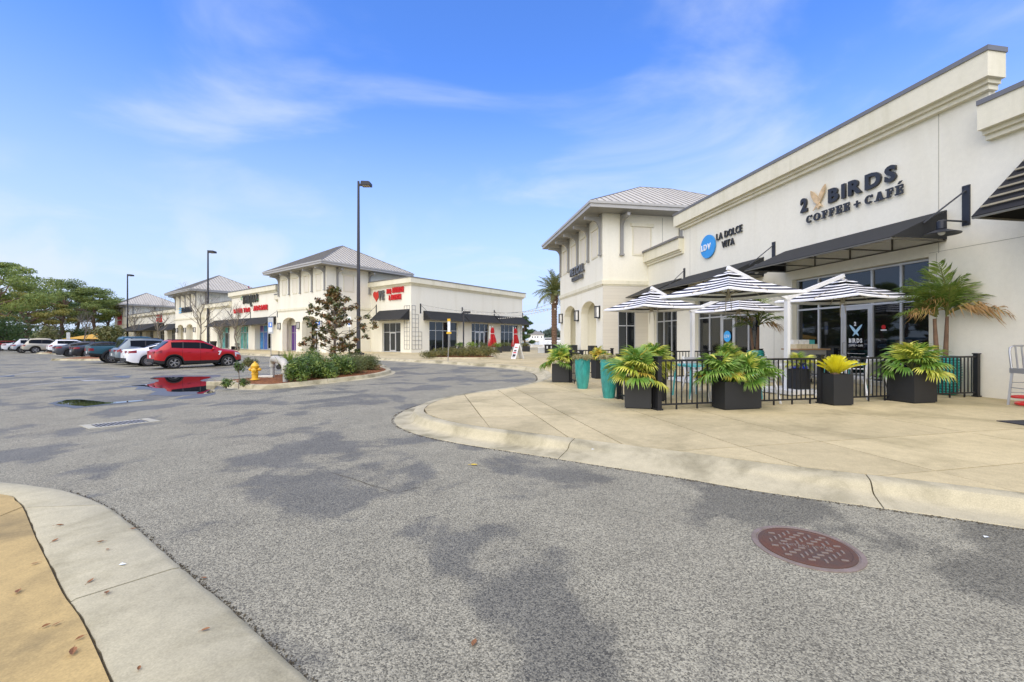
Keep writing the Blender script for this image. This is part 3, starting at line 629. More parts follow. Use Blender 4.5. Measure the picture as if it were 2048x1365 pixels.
def tower(root,x0,x1,y0,y1,arches,panels=False,side='right',wallm=WALL,inner_win=None,blind=4,zarch=3.05,rise=.72,vis=('front','right')):
    H=8.72; t=.5
    b=MB()
    wall_cols(b,x0,x1,0,H,y0,y0+t,[(a,c,0,zarch,rise) for a,c in arches])
    b.box(x0,x0+t,y0+t,y1,0,H); b.box(x1-t,x1,y0+t,y1,0,H); b.box(x0+t,x1-t,y1-t,y1,0,H)
    py=y0+1.1
    b.box(x0+t,x1-t,y0+t,py,4.05,4.25)            # porch ceiling
    ops=inner_win or []
    wall_cols(b,x0+t,x1-t,0,4.05,py,py+.3,[(o[0],o[1],0,o[2],0) for o in ops])
    for (a,c),(a2,c2) in zip(arches[:-1],arches[1:]): b.box(c+.05,a2-.05,y0+t,py,0,4.05)
    w=b.build('wall',wallm,root)
    MB().box(x0-.09,x1+.09,y0-.09,y0,4.55,4.78).box(x1,x1+.09,y0,y1,4.55,4.78).box(x0-.09,x0,y0,y1,4.55,4.78).box(x0-.05,x1+.05,y0-.05,y0-.001,4.47,4.55).box(x1,x1+.05,y0-.05,y1,4.47,4.55).build('string_course',TRIM,root)
    n=blind; W=x1-x0; pitch=(W-.5)/n; bx0=x0+.25
    for i in range(n+1): inst('bracket',BR,root,(bx0+i*pitch,y0,H-.02))
    for i in range(n):
        cx=bx0+(i+.5)*pitch; f=MB(); a=.5; zb=6.35; zt=8.0
        for (p,q,r_,s_) in ((cx-a,cx-a+.05,zb,zt),(cx+a-.05,cx+a,zb,zt),(cx-a,cx+a,zb-.06,zb)): f.box(p,q,y0-.045,y0,r_,s_)
        f.box(cx-a-.09,cx+a+.09,y0-.08,y0,zt,zt+.16)
        f.build('blind_window',TRIM,root)
        MB().box(cx-a+.08,cx+a-.08,y0-.022,y0-.002,zb+.03,zt-.04).build('shutter_panel',TAN,root)
    if side=='right':
        X=x1; M4=lambda yy,zz:Matrix.Translation((X,yy,zz))@Matrix.Rotation(pi/2,4,'Z')
        for yy in (y0+1.15,y0+4.9): inst('bracket',BR,root,(X,yy,H-.02),(0,0,pi/2))
        f=MB(); yc=y0+2.45
        f.box(X,X+.045,yc-.6,yc-.55,6.35,8.0); f.box(X,X+.045,yc+.55,yc+.6,6.35,8.0); f.box(X,X+.045,yc-.6,yc+.6,6.29,6.35); f.box(X,X+.09,yc-.72,yc+.72,8.0,8.2); f.build('blind_window',TRIM,root)
        MB().box(X+.002,X+.022,yc-.52,yc+.52,6.38,7.96).build('shutter_panel',TAN,root)
        MB().box(X+.001,X+.012,y0+3.75,y0+3.77,4.79,8.6).build('control_joint',SOFF,root)
    hip_roof(root,x0-1.15,x1+1.15,y0-1.15,y1+1.15,9.0,12.05,panels,vis=vis)
# ---- awnings, lamps, brackets as things of their own
def awning(root,x0,x1,ztop,zbot,proj,label,group,y=0,ends=True,world_parent=None,sub_bars=3):
    """placed in the frame of a building root, but top-level"""
    M_=root.matrix_basis if False else Matrix.Translation(root.location)@Matrix.Rotation(root.rotation_euler[2],4,'Z')
    e=empty('awning',M_@Vector(((x0+x1)/2,y,zbot)),root.rotation_euler[2],label,'awning',group)
    w=(x1-x0)/2; h=ztop-zbot
    b=MB(); t=.012
    b.add([(-w,0,h),(w,0,h),(w,-proj,0),(-w,-proj,0),(-w,0,h-t),(w,0,h-t),(w,-proj+.01,-t),(-w,-proj+.01,-t)],[(0,3,2,1),(4,5,6,7),(0,1,5,4),(1,2,6,5),(2,3,7,6),(3,0,4,7)])
    b.build('canopy',FABR,e)
    if ends:
        for s in (-1,1):
            MB().prism([(0,h-.02),(-proj+.02,0),(0,0)],s*w-.006,s*w+.006,ax='x').build('end_panel',FABR,e)
    fr=MB(); n=sub_bars
    for i in range(n+1):
        x=-w+.04+(2*w-.08)*i/n
        fr.bar((x,-.02,-.03),(x,-proj+.03,-.03),.035); fr.bar((x,-.02,-.03),(x,-.02,h-.06),.03); fr.bar((x,-.02,h-.06),(x,-proj+.05,-.03),.03)
    fr.bar((-w,-proj+.03,-.03),(w,-proj+.03,-.03),.04); fr.bar((-w,-.02,-.03),(w,-.02,-.03),.03)
    fr.build('frame',M_FRAME,e)
    return e
M_FRAME=M('awning_frame',(.16,.15,.12),.5,.4)
def T_(root,x,y,z): return Matrix.Translation(root.location)@Matrix.Rotation(root.rotation_euler[2],4,'Z')@Vector((x,y,z))
def lamp_bracket(root,x,z0,z1,label,dirx=0,lamp=True,rod=(0,-.8,.25),y=0):
    e=empty('wall_lamp' if lamp else 'tie_bracket',T_(root,x,y,z0),root.rotation_euler[2],label,'wall lamp' if lamp else 'bracket','steel brackets beside the awnings')
    h=z1-z0
    MB().box(-.075,.075,-.03,0,0,h).build('wall_plate',DKM,e)
    b=MB().tube([(0,-.03,h-.12),(rod[0],rod[1],rod[2])],.018,6)
    for zz in (.04,h-.04):
        for xx in (-.05,.05): b.lathe([(.012,0),(.012,.015)],6,M=Matrix.Rotation(pi/2,4,'X'),c=(xx,-.03,zz))
    b.build('tie_rod',DKM,e)
    if lamp:
        MB().tube([(0,-.03,.09),(0,-.72,.09)],.022,8).build('arm',DKM,e)
        MB().lathe([(.05,0),(.09,-.03),(.09,-.2),(.06,-.22)],14,c=(0,-.72,.09)).lathe([(.0001,-.2),(.08,-.21),(.34,-.32),(.335,-.335),(.07,-.235),(.0001,-.23)],24,c=(0,-.72,.09),cap=False).build('shade',DKM,e,smooth=40)
        MB().ball((0,-.72,-.2),(.07,.07,.06)).build('bulb',M('lamp_bulb',(.7,.7,.65),.2),e,smooth=180)
    return e
LGL=M('lamp_glass',(.78,.78,.74),.3)
def sconce(root,x,z,label,group,y=0,rot=0):
    e=empty('wall_sconce',T_(root,x,y,z),root.rotation_euler[2]+rot,label,'wall lamp',group)
    MB().box(-.17,.17,-.05,0,-.38,.38).build('back_plate',BLK,e)
    MB().box(-.12,.12,-.24,-.05,-.30,.30).build('glass',LGL,e)
    b=MB()
    for s in (-1,1):
        b.box(s*.13-.015,s*.13+.015,-.265,-.235,-.36,.36); b.box(s*.13-.015,s*.13+.015,-.08,-.05,-.36,.36)
    b.box(-.145,.145,-.27,-.05,.31,.36); b.box(-.145,.145,-.27,-.05,-.36,-.31); b.box(-.01,.01,-.262,-.242,-.31,.31)
    b.build('frame',BLK,e); return e
def place_mesh_on(root,me,name,x,y,z,label=None,cat=None,group=None,parent=None):
    """sign letters stand upright facing -y"""
    o=bpy.data.objects.new(name,me); col.objects.link(o)
    if parent is None:
        o.location=T_(root,x,y,z); o.rotation_euler=(pi/2,0,root.rotation_euler[2]); tag(o,label,cat,group)
    else: o.parent=parent; o.location=(x,y,z); o.rotation_euler=(pi/2,0,0)
    return o
def word(parent,text,x0,x1,z0,h,mat,off=.0,ext=.03,y=-.05,name='letter',lean=0):
    """letters spread over x0..x1 with cap height h, one mesh each"""
    mes=[];ws=[]
    for ch in text:
        if ch==' ': mes.append(None); ws.append(.35); continue
        me=text_mesh(ch,1,0.0,off,'letter'); xs_=[v.co.x for v in me.vertices]; ys_=[v.co.y for v in me.vertices]
        mes.append((me,min(xs_),max(xs_),min(ys_),max(ys_))); ws.append(max(xs_)-min(xs_)+.09+max(0,off)*1.6)
    cap=.73+2*off; tot=sum(ws); k=(x1-x0)/tot; x=x0
    for m_,w in zip(mes,ws):
        if m_:
            me=text_mesh(text[mes.index(m_)],1,ext/ (h/cap),off,'letter')
            for v in me.vertices: v.co.x=(v.co.x-m_[1])*k+lean*v.co.y*h; v.co.y=(v.co.y+off)*h/cap; v.co.z*=h/cap
            me.materials.append(mat)
            o=bpy.data.objects.new(name,me); col.objects.link(o); o.parent=parent; o.location=(x,y,z0); o.rotation_euler=(pi/2,0,0)
        x+=w*k
def sign_root(root,x,z,label,name='shop_sign',y=0): return empty(name,T_(root,x,y,z),root.rotation_euler[2],label,'sign')
# ------------------------------------------------------------------ NEAR BUILDING
angN=atan2(-NW[1],-NW[0]); near=empty('shop_building',(Q0[0],Q0[1],BZ),angN,'cream stucco shop building with stepped parapet and square corner tower on the right','building')
XT=-15.9                                         # where the corner tower meets the wing
ops=[(-5.32,-1.07,.12,3.4,0),(-11.12,-6.88,.12,3.4,0),(-15.2,-12.75,.12,3.4,0),(3.2,7.4,.12,3.4,0)]
b=MB(); wall_cols(b,XT,9.5,0,6.1,0,.32,ops); b.box(-12.1,.13,0,.18,6.1,7.35)
b.box(XT,9.5,13,13.3,0,6.1); b.box(9.2,9.5,.32,13,0,6.1)
b.build('wall',WALL,near)
MB().box(XT,9.5,.32,13,5.9,6.05).build('flat_roof',COPE,near)
b=MB(); cornice(b,-12.1,.13,7.75,proj=.36,ends=(1,.58)); b.build('parapet_cornice',TRIM,near)
b=MB(); cornice(b,.15,9.5,6.62,proj=.36,ends=(0,0)); b.build('parapet_cornice',TRIM,near)
b=MB(); cornice(b,XT,-12.1,6.55,proj=.3,ends=(0,0)); b.build('parapet_cornice',TRIM,near)
for (a,c,z,e0,e1) in ((-12.1,.13,7.75,1,.6),(.15,9.5,6.62,0,0),(XT,-12.1,6.55,0,0)):
    b=MB(); coping(b,a,c,z,ends=(e0,e1)); b.build('coping',COPE,near)
b=MB()
for x in (-.85,-11.55): b.box(x-.006,x+.006,-.004,0,3.45,6.9)
b.box(-1.07,9.5,-.004,0,3.48,3.49); b.box(-.9,-.89,-.004,0,0,3.45)
b.box(-6.15,-6.14,-.004,0,0,3.45)
b.build('control_joint',M('joint_line',(.35,.33,.26),.9),near)
# storefront bays of the two cafes
def storefront(x0,x1,mull,door):
    # mull distances from the right-hand edge
    window_unit(near,x0+.02,x1-.02,.02 if False else .12,3.38,.16,mull,2.38,doors=(door,))
window_unit(near,-5.3,-1.09,.0,3.38,.16,[-4.43,-3.6,-2.66,-1.865],2.33,doors=(2,))
window_unit(near,-11.1,-6.9,.0,3.38,.16,[-10.25,-9.42,-8.55,-7.7],2.33,doors=(2,))
window_unit(near,-15.18,-12.77,.0,3.38,.16,[-14.38,-13.57],2.33)
b=MB()
for a,c in ((-5.32,-1.07),(-11.12,-6.88),(-15.2,-12.75)): b.box(a,c,.0,.32,-.05,.118)
b.build('sill',TRIM,near)
# dim rooms behind the glass
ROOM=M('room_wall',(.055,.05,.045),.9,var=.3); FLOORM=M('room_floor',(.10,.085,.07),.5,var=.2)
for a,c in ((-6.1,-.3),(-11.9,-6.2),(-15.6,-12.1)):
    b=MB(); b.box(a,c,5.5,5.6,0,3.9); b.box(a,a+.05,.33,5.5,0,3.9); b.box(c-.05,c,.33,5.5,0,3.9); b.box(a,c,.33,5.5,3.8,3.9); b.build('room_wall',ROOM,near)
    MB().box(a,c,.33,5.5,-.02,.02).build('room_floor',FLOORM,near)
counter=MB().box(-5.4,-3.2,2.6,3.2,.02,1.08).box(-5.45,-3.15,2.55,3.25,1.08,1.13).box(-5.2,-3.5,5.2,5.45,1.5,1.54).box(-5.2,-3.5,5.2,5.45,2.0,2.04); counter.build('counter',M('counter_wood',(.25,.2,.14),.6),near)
MB().box(-4.5,-4.2,1.2,1.24,1.5,1.95).build('notice_frame',M('notice',(.5,.35,.2),.6),near)
# corner tower
tw0=XT-9.0
tower(near,tw0,XT,-2.83,8.6,[(tw0+1.1,tw0+3.9),(tw0+5.05,tw0+7.9)],panels=True,wallm=WALL,vis=('front','right'))
# brick-like painted base and window on the tower flank
BRK=bpy.data.materials.new('painted_brick'); BRK.use_nodes=True
def mk_brick(m,c):
    nt=m.node_tree; N=nt.nodes.new; L=nt.links.new; bs=nt.nodes['Principled BSDF']; t=N('ShaderNodeTexCoord'); mp=N('ShaderNodeMapping'); L(t.outputs['Object'],mp.inputs[0]); mp.inputs['Rotation'].default_value=(pi/2,0,pi/2)
    br=N('ShaderNodeTexBrick'); L(mp.outputs[0],br.inputs[0]); br.inputs['Scale'].default_value=1; br.inputs['Brick Width'].default_value=.2; br.inputs['Row Height'].default_value=.075; br.inputs['Mortar Size'].default_value=.008
    br.inputs['Color1'].default_value=(*c,1); br.inputs['Color2'].default_value=(*[x*.95 for x in c],1); br.inputs['Mortar'].default_value=(*[x*.86 for x in c],1)
    L(br.outputs['Color'],bs.inputs['Base Color']); bs.inputs['Roughness'].default_value=.75
    bp=N('ShaderNodeBump'); bp.inputs['Strength'].default_value=.4; bp.inputs['Distance'].default_value=.01; bp.invert=True; L(br.outputs['Fac'],bp.inputs['Height']); L(bp.outputs[0],bs.inputs['Normal'])
mk_brick(BRK,(.63,.59,.49))
b=MB(); x=XT
for (ya,yb) in ((-2.83,-1.9),(-.82,-.0)): b.box(x,x+.03,ya,yb,0,4.46)
b.box(x,x+.03,-1.9,-.82,3.1,4.46); b.build('brick_facing',BRK,near)
b=MB(); b.box(x+.001,x+.035,-1.9,-1.85,0,3.1); b.box(x+.001,x+.035,-.87,-.82,0,3.1); b.box(x+.001,x+.035,-1.85,-.87,3.05,3.1); b.box(x+.001,x+.035,-1.38,-1.34,0,3.05); b.box(x+.001,x+.035,-1.85,-.87,2.1,2.15)
fw=b.build('window',FRM,near)
for ya,yb in ((-1.85,-1.38),(-1.34,-.87)):
    for za,zb in ((.1,2.1),(2.15,3.05)): MB().box(x+.002,x+.015,ya,yb,za,zb).build('pane',DGLASS,fw)
# awnings of the near building
awning(near,-5.64,-.68,4.47,3.75,1.63,'wide charcoal fabric awning over the white striped cafe patio door, under the COFFEE + CAFE lettering','charcoal awnings on the near building',sub_bars=4)
awning(near,-11.75,-6.65,4.47,3.75,1.63,'charcoal fabric awning below the blue round sign','charcoal awnings on the near building',sub_bars=4)
awning(near,-15.45,-12.3,4.47,3.75,1.63,'small charcoal fabric awning next to the corner tower','charcoal awnings on the near building',sub_bars=3)
RA=awning(near,.88,8.8,5.28,3.78,1.63,'black awning with pale parallel slats at the right picture edge','charcoal awnings on the near building',ends=True,sub_bars=3)
TSL=M('tan_slat',(.36,.32,.22),.6,var=.1)
for k in range(7):
    t=.1+.8*k/6; MB().bar((-3.88,-1.63*t-.03,1.5*(1-t)+.03),(3.9,-1.63*t-.03,1.5*(1-t)+.03),.05,.035).build('slat',TSL,RA)
[setattr(c,'active_material',M('black_awning',(.008,.008,.009),.8)) for c in col.objects if c.parent is RA and c.name.startswith(('canopy','end'))]
lamp_bracket(near,-.28,3.98,4.92,'dark wall bracket with pan lamp between the two right-hand awnings',rod=(-.35,-.75,.12))
lamp_bracket(near,-6.15,3.98,4.92,'dark wall bracket with pan lamp between the cafe awning and the blue round sign awning',rod=(-.35,-.75,.12))
lamp_bracket(near,-12.03,3.98,4.92,'dark wall bracket with tie rod right of the small awning by the tower',lamp=False,rod=(-.35,-.9,-.1))
for i,xx in enumerate((tw0+.55,tw0+4.47,XT-.55)):
    sconce(near,xx,2.95,['black framed wall sconce on the far pier of the arcade by the palm','black framed wall sconce between the two near arches','black framed wall sconce on the near pier, closest to the striped umbrella'][i],'sconces on the arcade piers',y=-2.83)
# signs
s=sign_root(near,-3.3,5.3,'charcoal 2 BIRDS COFFEE + CAFE lettering with a tan bird on the stucco wall')
dx=3.3
word(s,'BIRDS',-3.84+dx,-1.70+dx,5.61-5.3,.47,BLKSIGN,.045,.035)
word(s,'2',-4.9+dx,-4.55+dx,5.61-5.3,.50,BLKSIGN,.045,.035)
WOODM=M('tan_wood',(.62,.45,.25),.6,var=.35,scale=5)
def feather(b,x0,z0,x1,z1,w,y0,y1):
    a=Vector((x0,z0)); c=Vector((x1,z1)); d=(c-a); n=Vector((-d.y,d.x)).normalized(); P=[]
    prof=[(0,.25),(.12,.55),(.35,1),(.65,.95),(.85,.6),(1,.05)]
    P=[a+d*t+n*w*k/2 for t,k in prof]+[a+d*t-n*w*k/2 for t,k in reversed(prof)]
    b.prism([(p.x,p.y) for p in P],y0,y1)
b=MB(); ox=-4.21+dx; oz=5.61-5.3
feather(b,ox+.02,oz+.08,ox-.28,oz+.62,.17,-.085,-.05); feather(b,ox-.02,oz+.08,ox+.27,oz+.66,.16,-.09,-.055)
b.prism([(ox-.05,oz+.12),(ox+.05,oz+.12),(ox+.17,oz-.03),(ox+.05,oz+.02),(ox,oz-.06),(ox-.05,oz+.02),(ox-.2,oz-.06)],-.08,-.05); b.build('bird',WOODM,s)
# slab-serif lettering
def serif_glyph(ch,w,h,t):
    """returns list of polygons"""
    P=[]; sx=t*.55; R_=lambda a,b_,c,d:P.append([(a,b_),(c,b_),(c,d),(a,d)])
    if ch in 'EF':
        R_(sx,0,sx+t,h); R_(0,h-t*.55,w,h-.0001); R_(w-t*.5,h-t*1.5,w,h-t*.5); R_(sx+t,h*.5-t*.25,w*.75,h*.5+t*.25); R_(w*.68,h*.5-t*.7,w*.8,h*.5+t*.7); R_(0,0,sx*2+t,t*.5)
        if ch=='E': R_(sx,0.0001,w,t*.55); R_(w-t*.5,t*.5,w,t*1.5)
    elif ch in 'CO':
        n=22; a0=.18 if ch=='C' else 0; a1=2*pi-(.62 if ch=='C' else 0); a0=.62 if ch=='C' else 0; o=[];i_=[]
        for k in range(n+1):
            a=a0+(a1-a0)*k/n; o.append((w/2+w/2*cos(a),h/2+h/2*sin(a))); i_.append((w/2+(w/2-t*.95)*cos(a),h/2+(h/2-t*.6)*sin(a)))
        for k in range(n): P.append([o[k],o[k+1],i_[k+1],i_[k]])
        if ch=='C': R_(w*.86,h*.66,w*.97,h*.98)
    elif ch=='A':
        P.append([(t*.5,0),(t*1.4,0),(w/2+t*.45,h),(w/2-t*.5,h)]); P.append([(w-t*1.6,0),(w-t*.4,0),(w/2+t*.55,h*.999),(w/2-t*.6,h*.999)]); R_(w*.28,h*.28,w*.72,h*.28+t*.5); R_(0,0.0002,t*1.9,t*.5); R_(w-t*2,0.0002,w,t*.5)
    elif ch=='+': R_(0,h*.42,w,h*.42+t*.7); R_(w/2-t*.35,h*.42-w/2+.3*t,w/2+t*.35,h*.42+w/2+.3*t)
    elif ch=="'": P.append([(0,0),(t*.8,0),(t*1.8,h*.25),(t*.7,h*.25)])
    return P
x=-4.66+dx; z=5.19-5.3; hh=.25
for ch,w,gap in (('C',.23,.05),('O',.25,.05),('F',.2,.045),('F',.2,.045),('E',.21,.045),('E',.21,.13),('+',.2,.14),('C',.23,.04),('A',.28,.03),('F',.2,.045),('E',.21,0)):
    b=MB()
    for i,P in enumerate(serif_glyph(ch,w,hh if ch!='+' else .22,.068)): b.prism([(x+p[0],z+p[1]) for p in P],-.08-i*.0007,-.05)
    if gap==0: b.prism([(x+.07,z+hh+.03),(x+.12,z+hh+.03),(x+.19,z+hh+.1),(x+.11,z+hh+.1)],-.08,-.05)
    b.build('letter',BLKSIGN,s); x+=w+gap
s=sign_root(near,-9.2,5.3,'LA DOLCE VITA lettering beside a blue round LDV disc on the stucco wall'); dx=9.2
BLUE=M('blue_disc',(.03,.30,.72),.35,var=.05)
MB().lathe([(.0001,0),(.53,0),(.53,.06),(.0001,.06)],40,M=Matrix.Rotation(pi/2,4,'X'),c=(-10.02+dx,-.03,5.58-5.3),cap=False).build('disc',BLUE,s,smooth=40)
word(s,'LDV',-10.47+dx,-9.72+dx,5.42-5.3,.30,M('white_sign',(.85,.85,.85),.4),.03,.012,y=-.105)
word(s,'LA DOLCE',-9.42+dx,-7.75+dx,5.72-5.3,.31,BLKSIGN,.005,.03)
word(s,'VITA',-9.05+dx,-8.22+dx,5.3-5.3,.31,BLKSIGN,.005,.03)
s=sign_root(near,XT-4.4,5.8,'grey channel letters MEZCAL on the corner tower front',y=-2.83)
word(s,'MEZCAL',-1.5,1.45,0,.58,GREYSIGN,.05,.07,y=-.12); word(s,'COCINA & BAR',-1.15,1.15,-.40,.30,GREYSIGN,.03,.06,y=-.11)
# door graphics
DEC=M('white_decal',(.85,.86,.86),.5); DECB=M('pale_blue_decal',(.42,.68,.86),.5)
d=empty('door_decal',T_(near,-3.13,.155,1.2),angN,'white 2 BIRDS COFFEE + CAFE lettering with crossed pale blue feathers on the cafe door glass','sign')
word(d,'BIRDS',-.22,.22,-.09+.1,.14,DEC,.05,.001,y=.0); word(d,'2',-.055,.035,.52,.13,DEC,.05,.001,y=0)
word(d,'COFFEE + CAFE',-.22,.22,-.10,.06,DEC,.01,.001,y=0)
b=MB(); feather(b,.09,.22,-.2,.56,.085,-.001,.0); b.build('feather',DECB,d); b=MB(); feather(b,-.09,.22,.2,.56,.085,-.003,-.002); b.build('feather',DECB,d)
b=MB().box(-.27,.27,0,.001,-.32,-.312); b.build('rule',DEC,d)
word(d,'GET YOUR BIRD',-.16,.16,-.46,.05,DEC,.02,.001,y=0); word(d,'SCRATCH MADE',-.16,.16,-.53,.05,DEC,.02,.001,y=0); word(d,'OPEN DAILY',-.16,.16,-.60,.05,DEC,.02,.001,y=0)
d=empty('door_decal',T_(near,-8.98,.155,1.45),angN,'round blue LDV disc sticker on the glass door behind the potted palm','sign')
MB().lathe([(.0001,0),(.24,0),(.24,.003),(.0001,.003)],28,M=Matrix.Rotation(pi/2,4,'X'),cap=False).build('disc',M('sticker_blue',(.05,.42,.85),.5),d); word(d,'LDV',-.17,.17,-.06,.14,DEC,.02,.001,y=-.01)
d=empty('window_sticker',T_(near,-2.35,.2,1.62),angN,'small red and white round sticker on the cafe window right of the door','sticker')
MB().lathe([(.0001,0),(.06,0),(.06,.002),(.0001,.002)],18,M=Matrix.Rotation(pi/2,4,'X'),c=(0,0,.04),cap=False).build('red_dot',RED,d); MB().box(-.08,.08,-.001,.001,-.06,-.03).build('white_strip',DEC,d)
# ------------------------------------------------------------------ FAR BUILDING, frame: x = -U, y = V, origin at the near corner of the first tower
angF=atan2(-U[1],-U[0]); far=empty('shop_building',(P2[0],P2[1],BZ),angF,'long cream stucco shopping row with three hip roofed towers behind the car park','building')
BLUEW=[M('window_film_%s'%n,c,.25,var=.5,scale=1.3,c2=c2) for n,c,c2 in (('teal',(.05,.35,.38),(.15,.5,.45)),('aqua',(.05,.30,.45),(.25,.6,.55)),('green',(.06,.22,.2),(.2,.42,.3)))]
BLUEP=[M('window_film_%s'%n,c,.25,var=.5,scale=1.3,c2=c2) for n,c,c2 in (('blue',(.03,.12,.5),(.05,.3,.6)),('violet',(.09,.05,.34),(.2,.12,.42)),('azure',(.03,.25,.6),(.1,.15,.5)))]
PURP=[M('window_film_purple',(.07,.03,.32),.25,var=.3,scale=2,c2=(.2,.07,.3))]
# --- tower 1
tower(far,-10.4,0,0,8.9,[(-9.4,-6.2),(-4.95,-1.75)],inner_win=[(-9.7,-7.3,3.0),(-5.3,-2.7,3.0)])
window_unit(far,-9.7,-7.3,0,3.0,1.14,[-8.9,-8.1],2.1,gl=DGLASS,panecols=PURP)
window_unit(far,-5.3,-2.7,0,3.0,1.14,[-4.4,-3.5],2.1,doors=(1,),gl=DGLASS)
for i,x in enumerate((-9.95,-5.57,-.9)): sconce(far,x,2.85,['black framed sconce on the left pier of the near far-row tower','black framed sconce between the two arches behind the magnolia','black framed sconce on the right pier of the tower behind the lamp post'][i],'sconces on the far row')
# --- wing between tower 1 and tower 2 (front plane y=1)
def wing(xa,xb,raised,bays,y=1.0,hl=6.75,hh=7.95,films=None,H=None):
    b=MB(); ops=[(a,c,0,3.2,0) for a,c in bays]
    wall_cols(b,xa,xb,0,hl-.4,y,y+.9,ops); b.box(raised[0],raised[1],y,y+.5,hl-.4,hh-.3); b.box(xa,xb,y+9,y+9.3,0,hl-.4); b.build('wall',WALL,far)
    MB().box(xa,xb,y+.5,y+9,hl-.7,hl-.6).build('flat_roof',COPE,far)
    for (a,c,z,e) in ((xa,raised[0],hl,(0,0)),(raised[0],raised[1],hh,(1,1)),(raised[1],xb,hl,(0,0))):
        b=MB(); cornice(b,a,c,z,y=y,ends=e); b.build('parapet_cornice',TRIM,far); b=MB(); coping(b,a,c,z,y=y,ends=e); b.build('coping',COPE,far)
    for i,(a,c) in enumerate(bays):
        n=4; ms=[a+(c-a)*k/n for k in range(1,n)]
        window_unit(far,a,c,0,3.18,y+.6,ms,2.3,doors=(2,) if i%2==0 else (),gl=DGLASS,handle=False,panecols=films[i] if films else None)
wing(-37.3,-10.4,(-26.7,-12.9),[(-19.2,-14.7),(-25.4,-21.2),(-32,-27.5)],films=[BLUEP,BLUEW,[BLUEW[0],BLUEW[2],GLASS]])
GF='black awnings on the long far row'
awning(far,-20.3,-13.2,4.15,3.2,1.3,'black awning over the blue film windows below the word ARCADE',GF,y=1.0); awning(far,-26.4,-20.6,4.15,3.2,1.3,'black awning over the teal windows below the words LASER TAG',GF,y=1.0); awning(far,-33.2,-26.7,4.15,3.2,1.3,'black awning behind the bare tree left of the LASER TAG sign',GF,y=1.0)
for x,lb in ((-12.85,'thin tie bracket at the right end of the ARCADE awning'),(-20.45,'thin tie bracket between the ARCADE and LASER TAG awnings'),(-26.55,'thin tie bracket left of the LASER TAG awning')): lamp_bracket(far,x,4.0,4.9,lb,lamp=False,rod=(-.3,-.9,0),y=1.0)
s=sign_root(far,-19.5,6.4,'THRILLS LASER TAG ARCADE sign in black and red letters with coloured confetti',y=1.0)
DKOL=M('dark_olive_sign',(.05,.05,.035),.5)
xx=-22.7+19.5
for ch,w,dz in (('T',.85,0),('H',.75,.05),('R',.75,.0),('I',.45,-.15),('L',.6,.1),('L',.6,.1),('S',.75,.12)):
    word(s,ch,xx,xx+w,-.35+dz,1.25 if ch!='I' else 1.6,DKOL,.07,.06,y=-.12,lean=.04); xx+=w+.03
b=MB(); b.tube([(xx-2.6,-.14,-.3),(xx-2.3,-.14,-.75),(xx-1.9,-.14,-.6)],.08,6); b.build('swash',DKOL,s)
CONF=[M('confetti_%s'%n,c,.5) for n,c in (('green',(.1,.45,.15)),('blue',(.03,.08,.4)),('maroon',(.25,.01,.05)),('orange',(.5,.12,.03)))]
rc=random.Random(4)
for (cx,cz,m_,k) in ((-3.5,.5,0,4),(1.2,.9,1,4),(1.35,.2,0,3),(-3.2,-.2,3,3),(-1.1,1.7,2,5),(-.6,1.35,1,5)):
    for _ in range(k):
        x=cx+rc.uniform(-.22,.22); z=cz+rc.uniform(-.22,.22); a=rc.random()*3; r_=.14
        MB().prism([(x+r_*cos(a+j*pi/2)*(1 if j%2 else .5),z+r_*sin(a+j*pi/2)*(1 if j%2 else .5)) for j in range(4)],-.15,-.1).build('confetti',CONF[m_],s)
word(s,'LASER TAG',-25.6+19.5,-20.3+19.5,-1.48,.66,RED,.07,.05,y=-.12); word(s,'ARCADE',-19.3+19.5,-15.2+19.5,-1.38,.7,RED,.08,.05,y=-.12)
# --- tower 2, wing 2, tower 3, end
def tw_at(o,W=10.4,films=None): tower(far,-o-W,-o,0,8.9,[(-o-W+1.0,-o-W+4.2),(-o-4.95,-o-1.75)],inner_win=[(-o-W+2,-o-W+4,3.0),(-o-4.6,-o-2.6,3.0)]); window_unit(far,-o-W+2,-o-W+4,0,3.0,1.14,[],2.1,gl=DGLASS); window_unit(far,-o-4.6,-o-2.6,0,3.0,1.14,[-o-3.6],2.1,gl=DGLASS)
tw_at(37.3); tw_at(81.3)
for x,lb in ((-46.5,'small sconce on the left pier of the middle tower'),(-42.5,'small sconce between the arches of the middle tower'),(-38.0,'small sconce on the right pier of the middle tower')): sconce(far,x,2.85,lb,'sconces on the far row')
wing(-81.3,-47.7,(-66,-58),[(-56,-51),(-63,-58),(-70,-65),(-78,-73)],hl=6.75,hh=6.76)
s=sign_root(far,-42.3,6.15,'dark PREMIER lettering with a pale blue mark on the middle tower'); word(s,'PREMIER',-1.7,3.3,-.5,.9,BLKSIGN,.06,.05,y=-.1)
b=MB(); [b.box(-3.2,-2,-.1,-.05,-.5+k*.34,-.3+k*.34) for k in range(3)]; b.build('emblem',M('pale_blue_sign',(.2,.5,.75),.5),s)
s=sign_root(far,-86.2,6.1,'red stacked lettering BBQ on the farthest tower'); word(s,'BBQ',-2.2,1.9,-.3,1.2,RED,.1,.05,y=-.1); word(s,'GRILL',-2.2,1.9,-1.5,1.0,RED,.1,.05,y=-.1)
s=sign_root(far,-60.5,5.9,'red lettering BBQ on the low wall between the two far towers',y=1.0); word(s,'BBQ',-2.0,1.6,-.2,1.1,RED,.1,.05,y=-.1); word(s,'GRILL',-2,1.6,-1.3,.9,RED,.1,.05,y=-.1)
awning(far,-56.5,-48.2,4.15,3.0,1.4,'black awning just left of the middle tower',GF,y=1.0); awning(far,-79.5,-58,4.5,3.0,3.2,'long brown-black awning between the two farthest towers',GF,y=1.0,sub_bars=8)
